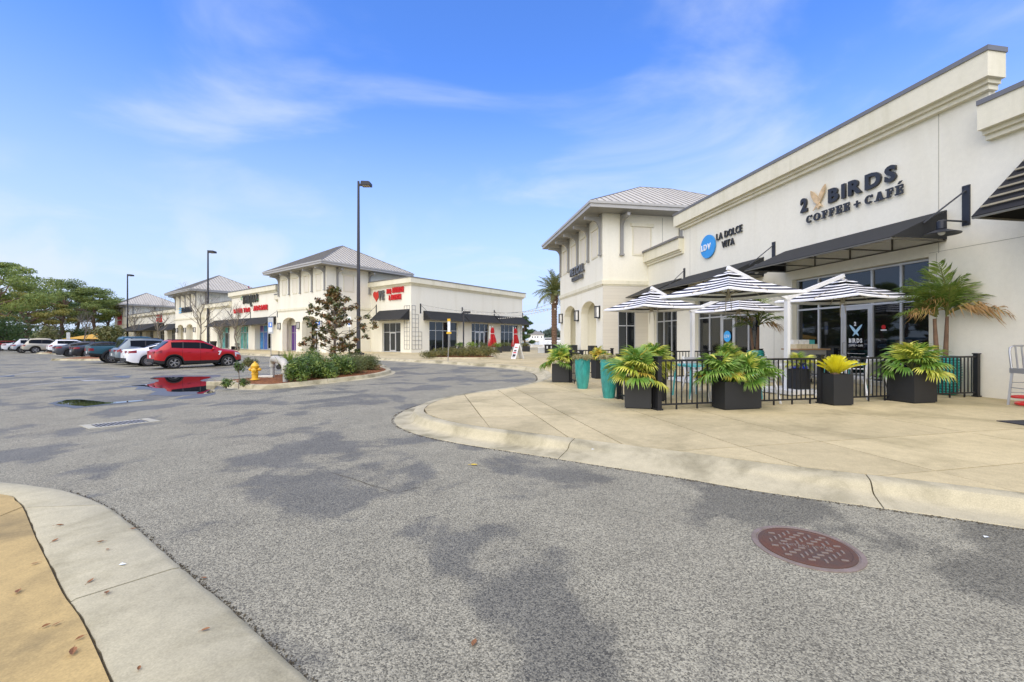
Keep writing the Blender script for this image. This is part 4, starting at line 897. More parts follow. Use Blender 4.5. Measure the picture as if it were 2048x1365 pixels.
# --- brunch bar (corner building right of tower 1): left face at y=5.13, right face going back at x=6.76
b=MB(); xc=6.76; yb=5.13; yl=24.1; h0=7.3
wall_cols(b,0,xc,0,h0,yb,yb+.4,[(2.0,5.1,0,3.1,0)]) ; b.build('wall',WALL,far)
# flank: build in a turned sub-frame
flank=MB()
def fl(b,s0,s1,z0,z1,d0,d1):       # s along the flank (away), d depth into the building
    b.box(xc-d1,xc-d0,yb+s0,yb+s1,z0,z1)
bays=[(2.4,6.6),(8.9,12.0),(14.3,18.0)]
cur=.0; 
for a,c in bays: fl(flank,cur if cur>0 else .4,a,0,3.25,.0,.4); cur=c
fl(flank,cur,yl-yb,0,3.25,0,.4); fl(flank,.4,yl-yb,3.25,h0,0,.4); flank.box(0,xc-.4,yl-.4,yl,0,h0); flank.build('wall',WALL,far)
MB().box(0.0,xc-.4,yb+.4,yl-.4,h0-.5,h0-.4).build('flat_roof',COPE,far)
b=MB()
for (p,za,zb) in ((.33,7.0,7.5),(.2,6.9,7.0),(.12,6.8,6.9)): b.box(-.05,xc+p,yb-p,yb-.001,za,zb); b.box(xc+.001,xc+p,yb,yl+p,za,zb)
b.build('parapet_cornice',TRIM,far)
MB().box(-.09,xc+.37,yb-.37,yb+.4,7.5,7.6).box(xc-.4,xc+.37,yb+.4,yl+.37,7.5,7.6).build('coping',COPE,far)
window_unit(far,2.0,5.1,0,3.08,yb+.2,[3.05,4.05],2.1,doors=(1,),gl=DGLASS)
def flank_window(s0,s1,ms,doors=()):
    b=MB(); X=xc-.22; f=.06; ss=[s0]+ms+[s1]
    b.box(X,X+.1,yb+s0,yb+s0+f,0,3.25); b.box(X,X+.1,yb+s1-f,yb+s1,0,3.25); b.box(X,X+.1,yb+s0+f,yb+s1-f,3.25-f,3.25); b.box(X+.001,X+.099,yb+s0+f,yb+s1-f,2.25,2.25+f)
    for m_ in ms: b.box(X+.002,X+.098,yb+m_-f/2,yb+m_+f/2,0,3.25-f)
    w=b.build('window',FRM,far)
    for i,(a,c) in enumerate(zip(ss[:-1],ss[1:])):
        for z0_,z1_ in ((.12,2.25),(2.31,3.19)):
            dr_=i in doors and z0_<1
            if dr_:
                d=MB(); d.box(X+.03,X+.08,yb+a+.05,yb+a+.15,0,2.24); d.box(X+.03,X+.08,yb+c-.15,yb+c-.05,0,2.24); d.box(X+.03,X+.08,yb+a+.15,yb+c-.15,2.12,2.24); d.box(X+.03,X+.08,yb+a+.15,yb+c-.15,0,.2); d=d.build('door',FRM,far)
                MB().box(X+.04,X+.05,yb+a+.15,yb+c-.15,.2,2.12).build('pane',DGLASS,d)
            else: MB().box(X+.04,X+.05,yb+a+.04,yb+c-.04,z0_,z1_).build('pane',DGLASS,w)
flank_window(2.4,6.6,[3.4,4.45,5.5]); flank_window(8.9,12.0,[9.6,10.45,11.3],doors=(1,2)); flank_window(14.3,18.0,[15.2,16.1,17.0])
flroot=empty('tmp_frame',T_(far,xc,yb,0),angF+pi/2)
# frame on the flank: x runs away from the corner along +y of the building, y points into the building
awning(far,1.5,6.55,4.4,3.35,1.2,'short black awning over the single glass door below the red and black sign',GF,y=yb)
lamp_bracket(far,1.0,4.0,5.1,'dark tie bracket left of the short awning by the trellis',lamp=False,rod=(-.5,-1.0,-.2),y=yb)
class Fr: pass
fr=Fr(); fr.location=T_(far,xc,yb,0); fr.rotation_euler=(0,0,angF+pi/2)
for (a,c,lb) in ((1.6,7.2,'black awning over the four-light window behind the flower bed'),(7.4,12.9,'black awning over the double glass door of the brunch bar'),(13.1,19.2,'black awning above the closed red umbrellas')):
    awning(fr,a,c,4.3,3.35,1.2,lb,GF)
for x,lb in ((1.2,'dark tie bracket right of the stepped trellis'),(7.3,'dark tie bracket between the first and second brunch bar awnings'),(13.0,'dark tie bracket between the second and third brunch bar awnings'),(19.0,'dark tie bracket at the far end of the brunch bar')): lamp_bracket(fr,x,4.0,5.0,lb,lamp=False,rod=(.5,-1.0,-.2))
bpy.data.objects.remove(flroot)
s=sign_root(far,3.4,6.1,'red BBQ BOURBON & BRUNCH lettering with a red heart and grey mark above the short awning',y=yb)
b=MB(); b.prism([(-2.3+.55*16*sin(t)**3/16,-.05+.62*(13*cos(t)-5*cos(2*t)-2*cos(3*t)-cos(4*t))/16) for t in np.linspace(0,2*pi,24)[:-1]],-.12,-.05); b.build('heart',M('red_heart',(.6,.03,.02),.4),s)
word(s,'VE',-1.85,-.75,-.6,1.1,GREYSIGN,.06,.05,y=-.13)
word(s,'BBQ',-.45,.35,.02,.55,RED,.09,.05,y=-.1); word(s,'BOURBON',.5,2.35,.05,.6,RED,.09,.05,y=-.1); word(s,'& BRUNCH',-.1,1.95,-.68,.6,RED,.09,.05,y=-.1)
# trellises
def trellis(root,x,cols_,rows,step_fn,label,y=-.06,cw=.42,rh=.44,z0=.35):
    e=empty('trellis',T_(root,x,y,0),root.rotation_euler[2],label,'trellis','grey lattice trellises on the brunch bar'); b=MB()
    for r in range(rows+1):
        n=step_fn(r); 
        if n: b.box(-.015,n*cw+.015,-.03,0,z0+r*rh-.015,z0+r*rh+.015)
    for c in range(cols_+1):
        top=max([r for r in range(rows+1) if step_fn(r)>=c] or [0]); b.box(c*cw-.016,c*cw+.016,-.035,-.004,z0,z0+top*rh)
    b.build('lattice',SOFF,e); return e
trellis(fr,.1,3,10,lambda r:3 if r<5 else 2 if r<9 else 1,'stepped grey lattice trellis on the corner right of the glass door',y=-.001)
trellis(far,xc-1.05,2,10,lambda r:2,'narrow grey lattice trellis on the corner beside the short awning',y=yb-.001)
trellis(fr,18.5,1,8,lambda r:1,'narrow grey lattice trellis at the far end of the brunch bar',y=-.001)
# ------------------------------------------------------------------ CARS
TYRE=M('tyre_rubber',(.012,.012,.013),.8); RIM=M('alloy_rim',(.55,.55,.55),.3,.8); DRIM=M('dark_rim',(.05,.05,.05),.4,.6)
BLKP=M('black_plastic',(.014,.014,.015),.55); CHR=M('chrome',(.6,.6,.6),.15,1); UNDER=M('underbody',(.006,.006,.006),.95)
TAILR=M('tail_lamp_red',(.22,.003,.006),.3); CLEARL=M('clear_lamp',(.55,.56,.58),.1,coat=1); PLATE=M('licence_plate',(.6,.62,.6),.5)
def paint(n,c,met=.15,rough=.28): return M(n,c,rough,met,var=.02,coat=.22)
def interp(tab,x):
    xs_=[t[0] for t in tab]; return float(np.interp(x,xs_,[t[1] for t in tab]))
def wheel_meshes(r,w,nsp,rimm):
    b=MB(); Mx=Matrix.Rotation(pi/2,4,'X')
    b.lathe([(r*.66,-w/2+.01),(r*.9,-w/2),(r*.985,-w/2+.03),(r,-w/4),(r,w/4),(r*.985,w/2-.03),(r*.9,w/2),(r*.66,w/2-.01)],28,M=Mx,cap=False)
    t=b.mesh('tyre',TYRE,40)
    b=MB(); b.lathe([(r*.67,-w/2+.03),(r*.67,w/2-.012),(r*.63,w/2-.012),(r*.61,w/2-.05)],28,M=Mx,cap=False)
    b.lathe([(.0001,-w*.1),(r*.62,-w*.1)],20,1,M=Mx,cap=False)
    for k in range(nsp):
        a=2*pi*k/nsp
        for s in (-1,1):
            a2=a+s*.16; p=Vector((cos(a)*r*.1,0,sin(a)*r*.1)); q=Vector((cos(a2)*r*.63,0,sin(a2)*r*.63))
            yy=-(w/2-.03); b.bar((p.x,yy,p.z),(q.x,yy+.0,q.z),.035*r/.33,.03)
    b.lathe([(.0001,w/2-.015),(r*.15,w/2-.02),(r*.16,w/2-.06)],14,M=Mx,cap=False)
    return t,b.mesh('rim',[rimm,BLKP],30)
def make_car(name,label,spec,loc,rz,group='cars parked in the row'):
    """x from rear bumper (0) to nose (L); y half width; side silhouette from belt, roof and sill lines"""
    L,W=spec['L'],spec['W']/2; top=spec['top']; belt=spec['belt']; sill=spec['sill']; plan=spec['plan']; wr=spec['wr']; P=spec['paint']; wx=spec['wx']; rw=spec['r']
    root=empty(name,loc,rz,label,'car',group)
    xs_=set(np.round(np.linspace(0,L,54),3))|set(np.round([.03,.08,.14,L-.03,L-.08,L-.14],3))
    for a,b_ in spec['win']: xs_|={round(a,3),round(b_,3)}
    for x in spec['split']: xs_.add(round(x,3))
    xs_=sorted(xs_); clean=[xs_[0]]
    keep=set(round(v,3) for p in spec['win'] for v in p)|set(round(v,3) for v in spec['split'])
    for x in xs_[1:]:
        if x-clean[-1]<.02:
            if x in keep: clean[-1]=x
        else: clean.append(x)
    xs_=clean; ra=rw+.075
    def zb(x):
        z=interp(sill,x)
        for w in wx:
            d=abs(x-w)
            if d<ra: z=max(z,rw+sqrt(ra*ra-d*d)*.98)
        return z
    rings=[]
    for x in xs_:
        w=W*interp(plan,x); zt=interp(top,x); be=min(interp(belt,x),zt-.015); z0=zb(x); z0=min(z0,be-.1); hw=interp(wr,x)*W
        hw=min(hw,w*.97)
        lo=[(w*.955,z0),(w*.99,z0+(be-z0)*.22),(w,z0+(be-z0)*.5),(w*.992,z0+(be-z0)*.78),(w*.965,be-.015),(w*.945,be+.01)]
        gh=zt-be
        up=[(w*.945*.85+hw*.15,be+gh*.16),(w*.945*.25+hw*.75,be+gh*.76),(hw,be+gh*.90),(hw*.88,be+gh*.985),(hw*.5,zt),(0,zt+.004)]
        rings.append(lo+up)
    nr=len(rings[0]); cls={'body':MB(),'window':MB(),'windshield':MB(),'rear_window':MB(),'lower_trim':MB(),'tail_light1':MB(),'tail_light-1':MB(),'headlight1':MB(),'headlight-1':MB(),'window1':MB(),'window-1':MB()}
    def V3(i,j,s): return (xs_[i],s*rings[i][j][0],rings[i][j][1])
    for s in (-1,1):
        for i in range(len(xs_)-1):
            xm=(xs_[i]+xs_[i+1])/2; gh=interp(top,xm)-interp(belt,xm)
            for j in range(nr-1):
                c='body'
                if j==6 and gh>.22 and any(a<=xm<=b_ for a,b_ in spec['win']): c='window'
                if j in (8,9,10) or (j in (6,7) and False):
                    if spec['ws'][0]<xm<spec['ws'][1]: c='windshield'
                    if spec['rw'][0]<xm<spec['rw'][1]: c='rear_window'
                if j==10 and c in('windshield','rear_window'): pass
                if j==0: c='lower_trim' if spec.get('clad',True) else 'body'
                zc=(rings[i][j][1]+rings[i][j+1][1])/2
                t=spec['tail']
                if xm<t[0] and t[1]<zc<t[2] and j in (2,3,4): c='tail_light'
                h=spec['head']
                if xm>h[0] and h[1]<zc<h[2] and j in (2,3,4): c='headlight'
                if c in('tail_light','headlight','window'): c+=str(s)
                q=[V3(i,j,s),V3(i+1,j,s),V3(i+1,j+1,s),V3(i,j+1,s)]
                if s<0: q=q[::-1]
                cls[c].add(q,[(3,2,1,0)])
    for e,i in ((0,0),(1,len(xs_)-1)):
        pts=[V3(i,j,1) for j in range(nr)]+[V3(i,j,-1) for j in range(nr-2,-1,-1)]
        cls['body'].add(pts,[tuple(range(len(pts))) if e else tuple(range(len(pts)-1,-1,-1))])
    body=cls['body']
    def fin(b,n,m,sm=35):
        if not b.v: return None
        me=b.mesh(n,m,None,fix=False); bm=bmesh.new(); bm.from_mesh(me); bmesh.ops.remove_doubles(bm,verts=bm.verts,dist=.0008); bm.to_mesh(me); bm.free(); me.shade_smooth(); me.set_sharp_from_angle(angle=R(sm))
        o=bpy.data.objects.new(n,me); col.objects.link(o); o.parent=root; return o
    fin(body,'body',P)
    for n,m in (('window1',CARGL),('window-1',CARGL),('windshield',CARGL),('rear_window',CARGL),('lower_trim',BLKP if spec.get('clad',True) else P),('tail_light1',TAILR),('tail_light-1',TAILR),('headlight1',CLEARL),('headlight-1',CLEARL)):
        b=cls[n]
        if n in('window','windshield','rear_window'):
            pass
        fin(b,n.rstrip('1').rstrip('-'),m)
    # pillars and window surrounds
    for x in spec['split']:
        for s in (-1,1):
            b=MB(); i=min(range(len(xs_)),key=lambda k:abs(xs_[k]-x)); r_=rings[i]
            b.bar((x,s*(r_[6][0]+.004),r_[6][1]),(x+.03,s*(r_[7][0]+.004),r_[7][1]),.05,.02); b.build('pillar',BLKP,root)
    u=MB(); u.box(.25,L-.25,-W*.8,W*.8,spec['clr'],interp(belt,L/2)-.12)
    for w in wx: u.box(w-ra*.98,w+ra*.98,-W*.78,W*.78,spec['clr'],rw*2+.1)
    u.build('underbody',UNDER,root)
    zr=interp(sill,.05)
    b=MB()
    wp=W*interp(plan,0)
    b.box(-.03,.06,-wp*.95,wp*.95,zr-.02,zr+.17); b.build('rear_bumper',BLKP,root)
    MB().box(L-.06,L+.02,-W*interp(plan,L)*.9,W*interp(plan,L)*.9,interp(sill,L),interp(sill,L)+.2).build('grille',BLKP,root)
    pz=spec.get('plate',.62); MB().box(-.035,-.012,-.16,.16,pz,pz+.16).build('licence_plate',PLATE,root)
    # lamp blocks on the tail face
    t=spec['tail']
    for s in (-1,1):
        MB().box(-.012,.03,min(s*wp*.97,s*wp*.55),max(s*wp*.97,s*wp*.55),t[1],t[2]).build('tail_light',TAILR,root)
    tm,rm_=wheel_meshes(rw,spec.get('ww',.22),spec.get('sp',5),spec.get('rim',RIM))
    for w in wx:
        for s in (-1,1):
            wo=inst('wheel',tm,root,(w,s*(W-.12),rw),(0,0,0 if s<0 else pi)); inst('rim',rm_,wo)
    for s in (-1,1):
        xm=spec['mir']; i=min(range(len(xs_)),key=lambda k:abs(xs_[k]-xm)); y=rings[i][5][0]; z=rings[i][5][1]
        MB().ball((xm,s*(y+.12),z+.09),(.07,.11,.075),10,6).bar((xm,s*(y-.02),z+.02),(xm,s*(y+.06),z+.06),.04).build('wing_mirror',P,root,smooth=60)
        for hx in spec['doors']:
            i=min(range(len(xs_)),key=lambda k:abs(xs_[k]-hx)); MB().box(hx,hx+.17,min(s*(rings[i][3][0]-.0),s*(rings[i][3][0]+.022)),max(s*(rings[i][3][0]-.0),s*(rings[i][3][0]+.022)),rings[i][3][1]+.03,rings[i][3][1]+.06).build('door_handle',P,root)
    b=MB()
    for x in spec['seams']:
        for s in (-1,1):
            i=min(range(len(xs_)),key=lambda k:abs(xs_[k]-x)); x2=xs_[i]
            for j in range(0,5): a=rings[i][j]; c=rings[i][j+1]; b.bar((x2,s*(a[0]+.001),a[1]),(x2,s*(c[0]+.001),c[1]),.008,.006)
    b.build('door_seam',UNDER,root)
    if spec.get('rails'):
        a,c=spec['rails']
        for s in (-1,1):
            za,zc=interp(top,a),interp(top,c); y=W*interp(wr,(a+c)/2)*.9
            MB().tube([(a,s*y,za-.03),(a+.12,s*y,za+.03),(c-.12,s*y,zc+.03),(c,s*y,zc-.03)],.018,6).build('roof_rail',spec.get('railm',BLKP),root)
    return root
def spec_suv(P,L=4.36,H=1.64,W=1.8,**k):
    s=dict(L=L,W=W,top=[(0,.96),(.06,1.04),(.16,1.1),(.2,1.14),(.62,H-.12),(.75,H-.03),(1.3,H),(2.0,H-.01),(2.35,H-.06),(L-1.15,1.13),(L-1.0,1.09),(L-.5,1.03),(L-.15,.93),(L,.72)],
        belt=[(0,.9),(.2,1.06),(.6,1.12),(1.2,1.07),(2,1.03),(L-1.2,1.0),(L-.5,.94),(L-.1,.84),(L,.68)],sill=[(0,.42),(.25,.3),(1,.27),(L-.9,.27),(L-.3,.25),(L,.33)],
        plan=[(0,.80),(.06,.87),(.2,.94),(.5,.985),(1,1),(L-1.3,1),(L-.6,.96),(L-.2,.84),(L-.05,.72),(L,.68)],wr=[(0,.7),(.6,.70),(1.5,.72),(2.4,.70),(L-1.1,.75),(L,.6)],
        paint=P,wx=(.87,L-.82),r=.345,win=[(.75,L-1.55)],split=[1.28,2.12],ws=(2.4,L-1.18),rw=(.2,.62),tail=(.32,.88,1.0),head=(L-.42,.70,.86),clr=.24,mir=L-1.62,doors=[1.45,2.35],seams=[1.25,2.16,3.05],sp=5,rails=(.8,2.3)); s.update(k); return s
def spec_sedan(P,**k):
    L=4.85; s=dict(L=L,W=1.86,top=[(0,.86),(.05,.98),(.12,1.06),(.5,1.09),(.75,1.12),(1.45,1.38),(1.9,1.455),(2.4,1.47),(2.8,1.43),(3.6,1.06),(3.75,1.01),(4.4,.92),(4.7,.8),(L,.6)],
        belt=[(0,.82),(.12,.98),(.5,1.03),(1.2,1.0),(3.4,.94),(4.3,.84),(4.7,.73),(L,.55)],sill=[(0,.38),(.3,.25),(1,.2),(4,.2),(4.6,.2),(L,.28)],
        plan=[(0,.76),(.06,.84),(.25,.92),(.7,.98),(1.3,1),(3.5,1),(4.3,.95),(4.65,.83),(4.8,.68),(L,.6)],wr=[(0,.8),(.7,.74),(1.6,.63),(2.5,.63),(3.4,.72),(L,.6)],
        paint=P,wx=(1.0,3.85),r=.34,win=[(1.05,3.15)],split=[1.5,2.4],ws=(2.85,3.62),rw=(.78,1.6),tail=(.5,.84,.97),head=(4.35,.64,.76),clr=.2,mir=3.15,doors=[1.6,2.6],seams=[1.5,2.45,3.4],sp=10,clad=False,plate=.55); s.update(k); return s
HEAD=angF+pi/2                         # nose direction V
def lot(px,py): p=at(px,py); return np.array([p.x,p.y])
def car_at(name,label,spec,wheel_px,rear_axle_world=None,rz=HEAD,dz=0):
    """place by the contact point of the rear wheel on the side we see"""
    w=np.array(rear_axle_world) if rear_axle_world is not None else lot(*wheel_px)
    c=w+U*(spec['W']/2-.12)-V*spec['wx'][0]; z=float(g(c[0]+V[0]*2,c[1]+V[1]*2))
    return make_car(name,label,spec,(c[0],c[1],z+dz),rz)
red=car_at('parked_car','bright red compact SUV with five-spoke alloy wheels and a white 7 decal, nearest parked car',spec_suv(paint('red_paint',(.40,.002,.004),0,.35),H=1.66),(348,738))
s7=text_mesh('7',.3,.002,.02,'decal'); s7.materials.append(M('white_vinyl',(.8,.8,.8),.4)); inst('decal',s7,red,(3.02,-.905,.76),(pi/2,0,0))
car_at('parked_car','white four-door sedan with red tail lamps parked beside the red SUV',spec_sedan(paint('white_paint',(.78,.79,.8),0)),(296,733.3))
car_at('parked_car','blue-grey large SUV behind the white sedan',spec_suv(paint('greyblue_paint',(.17,.21,.24),.4),L=4.95,H=1.78,W=1.95,r=.37,wx=(1.05,4.0),split=[1.5,2.6]),None,base+U*6.6+V*-.3)
# pickup
def spec_pickup(P):
    L=5.5; return dict(L=L,W=1.9,top=[(0,1.22),(.03,1.25),(1.55,1.27),(1.6,1.3),(1.68,1.84),(1.9,1.88),(3.1,1.88),(3.3,1.84),(3.75,1.3),(3.85,1.24),(5.1,1.18),(5.4,1.05),(L,.8)],belt=[(0,1.2),(1.6,1.22),(3.7,1.2),(5.2,1.1),(L,.75)],sill=[(0,.62),(.4,.55),(1,.5),(4.6,.5),(L,.55)],
        plan=[(0,.9),(.05,.92),(4,.92),(5.2,.86),(L,.8)],wr=[(0,.9),(1.5,.9),(1.7,.80),(3.2,.78),(3.8,.8),(L,.7)],paint=P,wx=(1.15,4.6),r=.42,win=[(1.75,3.2)],split=[2.5],ws=(3.3,3.76),rw=(1.6,1.69),tail=(.2,.86,1.08),head=(5.3,.8,1.0),clr=.45,mir=3.35,doors=[1.95,2.8],seams=[1.62,2.5,3.4],sp=6,ww=.28,plate=.7)
pk=car_at('pickup_truck','teal blue open-bed pickup truck with black wheel flares',spec_pickup(paint('teal_paint',(.035,.105,.13),.2)),(224.7,727.2))
for s in (-1,1):
    for w in (1.15,4.6):
        P=[(w+.58*cos(a),.42+.58*sin(a)) for a in np.linspace(-.05,pi+.05,16)]; Q=[(w+.48*cos(a),.42+.47*sin(a)) for a in np.linspace(pi+.05,-.05,16)]
        y0=.84 if s>0 else -1.0; b=MB()
        n=16
        for k in range(n-1):
            a_,b_=P[k],P[k+1]; c_,d_=Q[n-2-k],Q[n-1-k]
            b.prism([a_,b_,c_,d_],y0,y0+.16)
        b.build('wheel_flare',BLKP,pk)
MB().box(.1,1.5,-.72,.72,1.30,1.305).box(.12,.2,-.75,.75,1.24,1.30).build('bed_cover',BLKP,pk)
car_at('parked_car','black sedan half hidden behind the teal pickup',spec_sedan(paint('black_paint',(.012,.013,.016))),(176,716.5))
car_at('parked_car','dark grey fastback with black wheels left of the black sedan',spec_sedan(paint('charcoal_paint',(.07,.075,.085),.4),rim=DRIM),(139.5,714))
car_at('parked_car','white crossover behind the dark grey fastback',spec_suv(paint('pearl_paint',(.72,.73,.74),.1),L=4.7,H=1.70,W=1.88,r=.36),(118,708.8))
car_at('parked_car','champagne beige large SUV with roof rack beside the round holly bush',spec_suv(paint('beige_paint',(.38,.36,.29),.3),L=4.9,H=1.86,W=1.95,r=.39,wx=(1.1,3.95),split=[1.6,2.65],win=[(.55,3.35)],rails=(.7,2.6)),(71,706.9))
car_at('parked_car','silver and black SUV left of the beige SUV',spec_suv(paint('silver_paint',(.35,.37,.4),.5),L=4.8,H=1.8,W=1.9,r=.38),(44,706.5))
car_at('parked_car','distant white sedan between the silver SUV and the red car',spec_sedan(paint('white_paint_far',(.72,.72,.73),0)),(24,702.5))
car_at('parked_car','distant red hatchback at the left picture edge',spec_suv(paint('dark_red_paint',(.35,.01,.015)),H=1.5),(2,701.6))
rebuild_km()
# ------------------------------------------------------------------ LAMP POSTS
POLE=M('pole_bronze',(.022,.022,.028),.5,.2,var=.1)
def lamp_post(px,Y,ztop,label,w=.24,z0=.15):
    p=on(px,Y,z0); h=ztop-p.z; e=empty('lamp_post',p,0,label,'lamp post','tall shoebox lamp posts')
    MB().box(-.38,.38,-.38,.38,0,.16).box(-.25,.25,-.25,.25,.16,.22).build('base',BLKP,e)
    b=MB(); a=w/2; t=.07; b.add([(-a,-a,.2),(a,-a,.2),(a,a,.2),(-a,a,.2),(-t,-t,h),(t,-t,h),(t,t,h),(-t,t,h)],[(0,3,2,1),(4,5,6,7),(0,1,5,4),(1,2,6,5),(2,3,7,6),(3,0,4,7)]); b.build('pole',POLE,e)
    MB().box(.07,.32,-.06,.06,h-.42,h-.22).build('arm',POLE,e)
    MB().prism([(.3,h-.18),(.36,h-.08),(.95,h-.10),(1.08,h-.16),(1.08,h-.42),(.3,h-.42)],-.36,.36).build('lamp_head',POLE,e)
    b=MB()
    for k in range(3):
        for j in range(2): b.box(.42+k*.2,.56+k*.2,-.26+j*.3,-.04+j*.3,h-.445,h-.423)
    b.build('led_panel',M('led_panel',(.5,.42,.28),.4),e)
    return e
lamp_post(717,37.0,15.2,'tallest dark lamp post, in front of the nearest far-row tower',w=.27)
lamp_post(416,64.6,15.0,'middle lamp post, in front of the bare tree and the PREMIER tower',z0=0)
lamp_post(255,88,15.0,'farthest and shortest looking lamp post on the left',z0=0)
# ------------------------------------------------------------------ HYDRANT ISLAND
IW=[at(*p) for p in [(434,769.5),(455,777),(491,780.5),(538,780),(590,775),(640,769.5),(690,764),(739,758.6),(771,753),(788,748),(790,744),(776,738)]]
isl=[(p.x,p.y) for p in IW]+[(-6.4,22.3),(-7.6,23.2),(-9.0,22.6),(-9.9,20.5),(-10.5,18),(-10.4,15.6)]
def kerb_island(name,pts,inset=.0,seg=9,zf=g):
    P=smooth_path(pts+[pts[0]],.25); P,_=resample(P,.3)
    P=P[::-1] if sum(P[i][0]*P[(i+1)%len(P)][1]-P[(i+1)%len(P)][0]*P[i][1] for i in range(len(P)))>0 else P   # clockwise
    e=empty(name); e['kind']='structure'
    # path is the outer gutter line: shift profile inwards
    prof=[(-.42,-.1),(-.42,.13),(-.40,.15),(-.25,.155),(-.21,.14),(-.18,.08),(-.16,.03),(0,.004),(.01,-.05)]
    sweep_kerb(P,prof,1,'kerb_segment',KERB,seg,e,zf)
    T=np.gradient(P,axis=0); T/=np.linalg.norm(T,axis=1)[:,None]; Nn=np.stack([T[:,1],-T[:,0]],1); I=P+Nn*.36
    return e,I[:-1]
MUL=M('pine_mulch',(.20,.06,.018),.95,var=.5,scale=14,world=True,bump=1,bscale=60,bdist=.03,c2=(.42,.17,.055),var2=(70,.6))
def mulch(parent,I,zc=.13,dome=.12,n=2600,seed=1,zf=g):
    c=I.mean(0); vs=[(c[0],c[1],zc+dome+float(zf(*c)))]; m=len(I); K=5
    for k in range(1,K+1):
        t=k/K
        for q in I: p=c+(q-c)*t; vs.append((p[0],p[1],zc+dome*(1-t*t)+float(zf(*p))))
    fs=[(0,1+i,1+(i+1)%m) for i in range(m)]
    for k in range(K-1):
        for i in range(m): a=1+k*m+i; b_=1+k*m+(i+1)%m; fs.append((a,a+m,b_+m,b_))
    o=MB().add(vs,fs).build('mulch_bed',MUL,parent,smooth=180)
    r=random.Random(seed); b=MB()
    for _ in range(n):
        i=r.randrange(m); t=sqrt(r.random())*.99; u=r.random(); q=I[i]*(1-u)+I[(i+1)%m]*u; p=c+(q-c)*t; z=zc+dome*(1-t*t)+float(zf(*p))+.008; a=r.random()*3.14; l=r.uniform(.02,.07); w=.006; tz=r.uniform(-.01,.03)
        d=np.array([cos(a),sin(a)]); nn=np.array([-d[1],d[0]])*w
        b.add([(*(p-d*l+nn),z),(*(p-d*l-nn),z),(*(p+d*l-nn),z+tz),(*(p+d*l+nn),z+tz)],[(0,1,2,3)])
    b.build('pine_straw',MUL,parent,fix=False,kind='stuff')
ki,I=kerb_island('hydrant_island',isl); mulch(ki,I,seed=2,n=5000)
# hydrant
HY=M('hydrant_yellow',(.72,.42,.02),.45,var=.06,scale=10,coat=.3)
p=at(510,760,.2); h=empty('fire_hydrant',p,0,'bright yellow fire hydrant standing in the pine straw island','fire hydrant')
MB().lathe([(.0001,0),(.155,0),(.155,.025),(.125,.035),(.105,.05),(.105,.19),(.125,.2),(.125,.225),(.105,.235),(.105,.42),(.13,.43),(.14,.45),(.14,.47),(.125,.485)],20,cap=False).build('barrel',HY,h,smooth=35)
MB().lathe([(.15,.485),(.15,.50),(.125,.515),(.11,.56),(.075,.60),(.045,.615),(.04,.63),(.04,.66),(.0001,.662)],20,cap=False).build('bonnet',HY,h,smooth=35)
for a,r_ in ((pi,.05),(0,.05),(-pi/2+.3,.072)):
    d=Vector((cos(a),sin(a),0)); M4=Matrix.Translation((0,0,.375 if r_<.06 else .35))@d.to_track_quat('Z','Y').to_matrix().to_4x4()
    MB().lathe([(r_*.8,.08),(r_*.8,.14),(r_*1.15,.145),(r_*1.15,.19),(r_*.9,.2),(r_*.35,.205),(r_*.35,.235),(.0001,.236)],12,M=M4,cap=False).build('nozzle_cap',HY,h,smooth=35)
b=MB(); [b.lathe([(.012,.0),(.012,.014)],6,c=(.14*cos(k*pi/4),.14*sin(k*pi/4),.025)) for k in range(8)]; b.build('bolt',HY,h,kind='stuff')
# backflow pipe
PIPE=M('pipe_white',(.60,.58,.50),.6,var=.15,scale=6,c2=(.45,.42,.34),bump=.4,bscale=20,bdist=.01); PGR=M('pipe_grey',(.36,.36,.33),.6,var=.12)
pa=at(571,764,.16); pb=at(545,750,.16); e=empty('backflow_pipe',pa,0,'white insulated backflow pipe arching on two grey legs right of the hydrant','pipe')
dd=pb-pa; hh=.62
MB().tube([(0,0,0),(0,0,.34)],.085,14).build('leg',PGR,e,smooth=40); MB().tube([(dd.x,dd.y,dd.z),(dd.x,dd.y,.34)],.08,14).build('leg',PGR,e,smooth=40)
MB().tube([(0,0,.30),(0,0,.34),(0,0,.5),(dd.x*.05,dd.y*.05,.6),(dd.x*.16,dd.y*.16,.665),(dd.x*.35,dd.y*.35,.68),(dd.x*.65,dd.y*.65,.68),(dd.x*.85,dd.y*.85,.665),(dd.x*.96,dd.y*.96,.6),(dd.x,dd.y,.5),(dd.x,dd.y,.3)],[.1,.12,.12,.13,.13,.14,.145,.13,.13,.12,.1],14).build('pipe',PIPE,e,smooth=50)
MB().lathe([(.13,.3),(.13,.36)],14).lathe([(.12,.3),(.12,.36)],14,c=(dd.x,dd.y,0)).build('collar',PIPE,e)
b=MB(); b.tube([(dd.x*.4,dd.y*.4,.6),(dd.x*.4,dd.y*.4,.42)],.05,8); b.lathe([(.09,-.03),(.09,.03)],14,M=Matrix.Rotation(pi/2,4,'X'),c=(dd.x*.4,dd.y*.4-.06,.42)); b.build('valve',BLKP,e)
MB().tube([(dd.x*.45,dd.y*.45,.8),(dd.x*.45,dd.y*.45,1.02)],.014,6).tube([(dd.x*.45-.3,dd.y*.45,.86),(dd.x*.45+.3,dd.y*.45,.86)],.02,6).lathe([(.05,.7),(.05,.8)],10,c=(dd.x*.45,dd.y*.45,0)).build('valve_handle',BLKP,e)
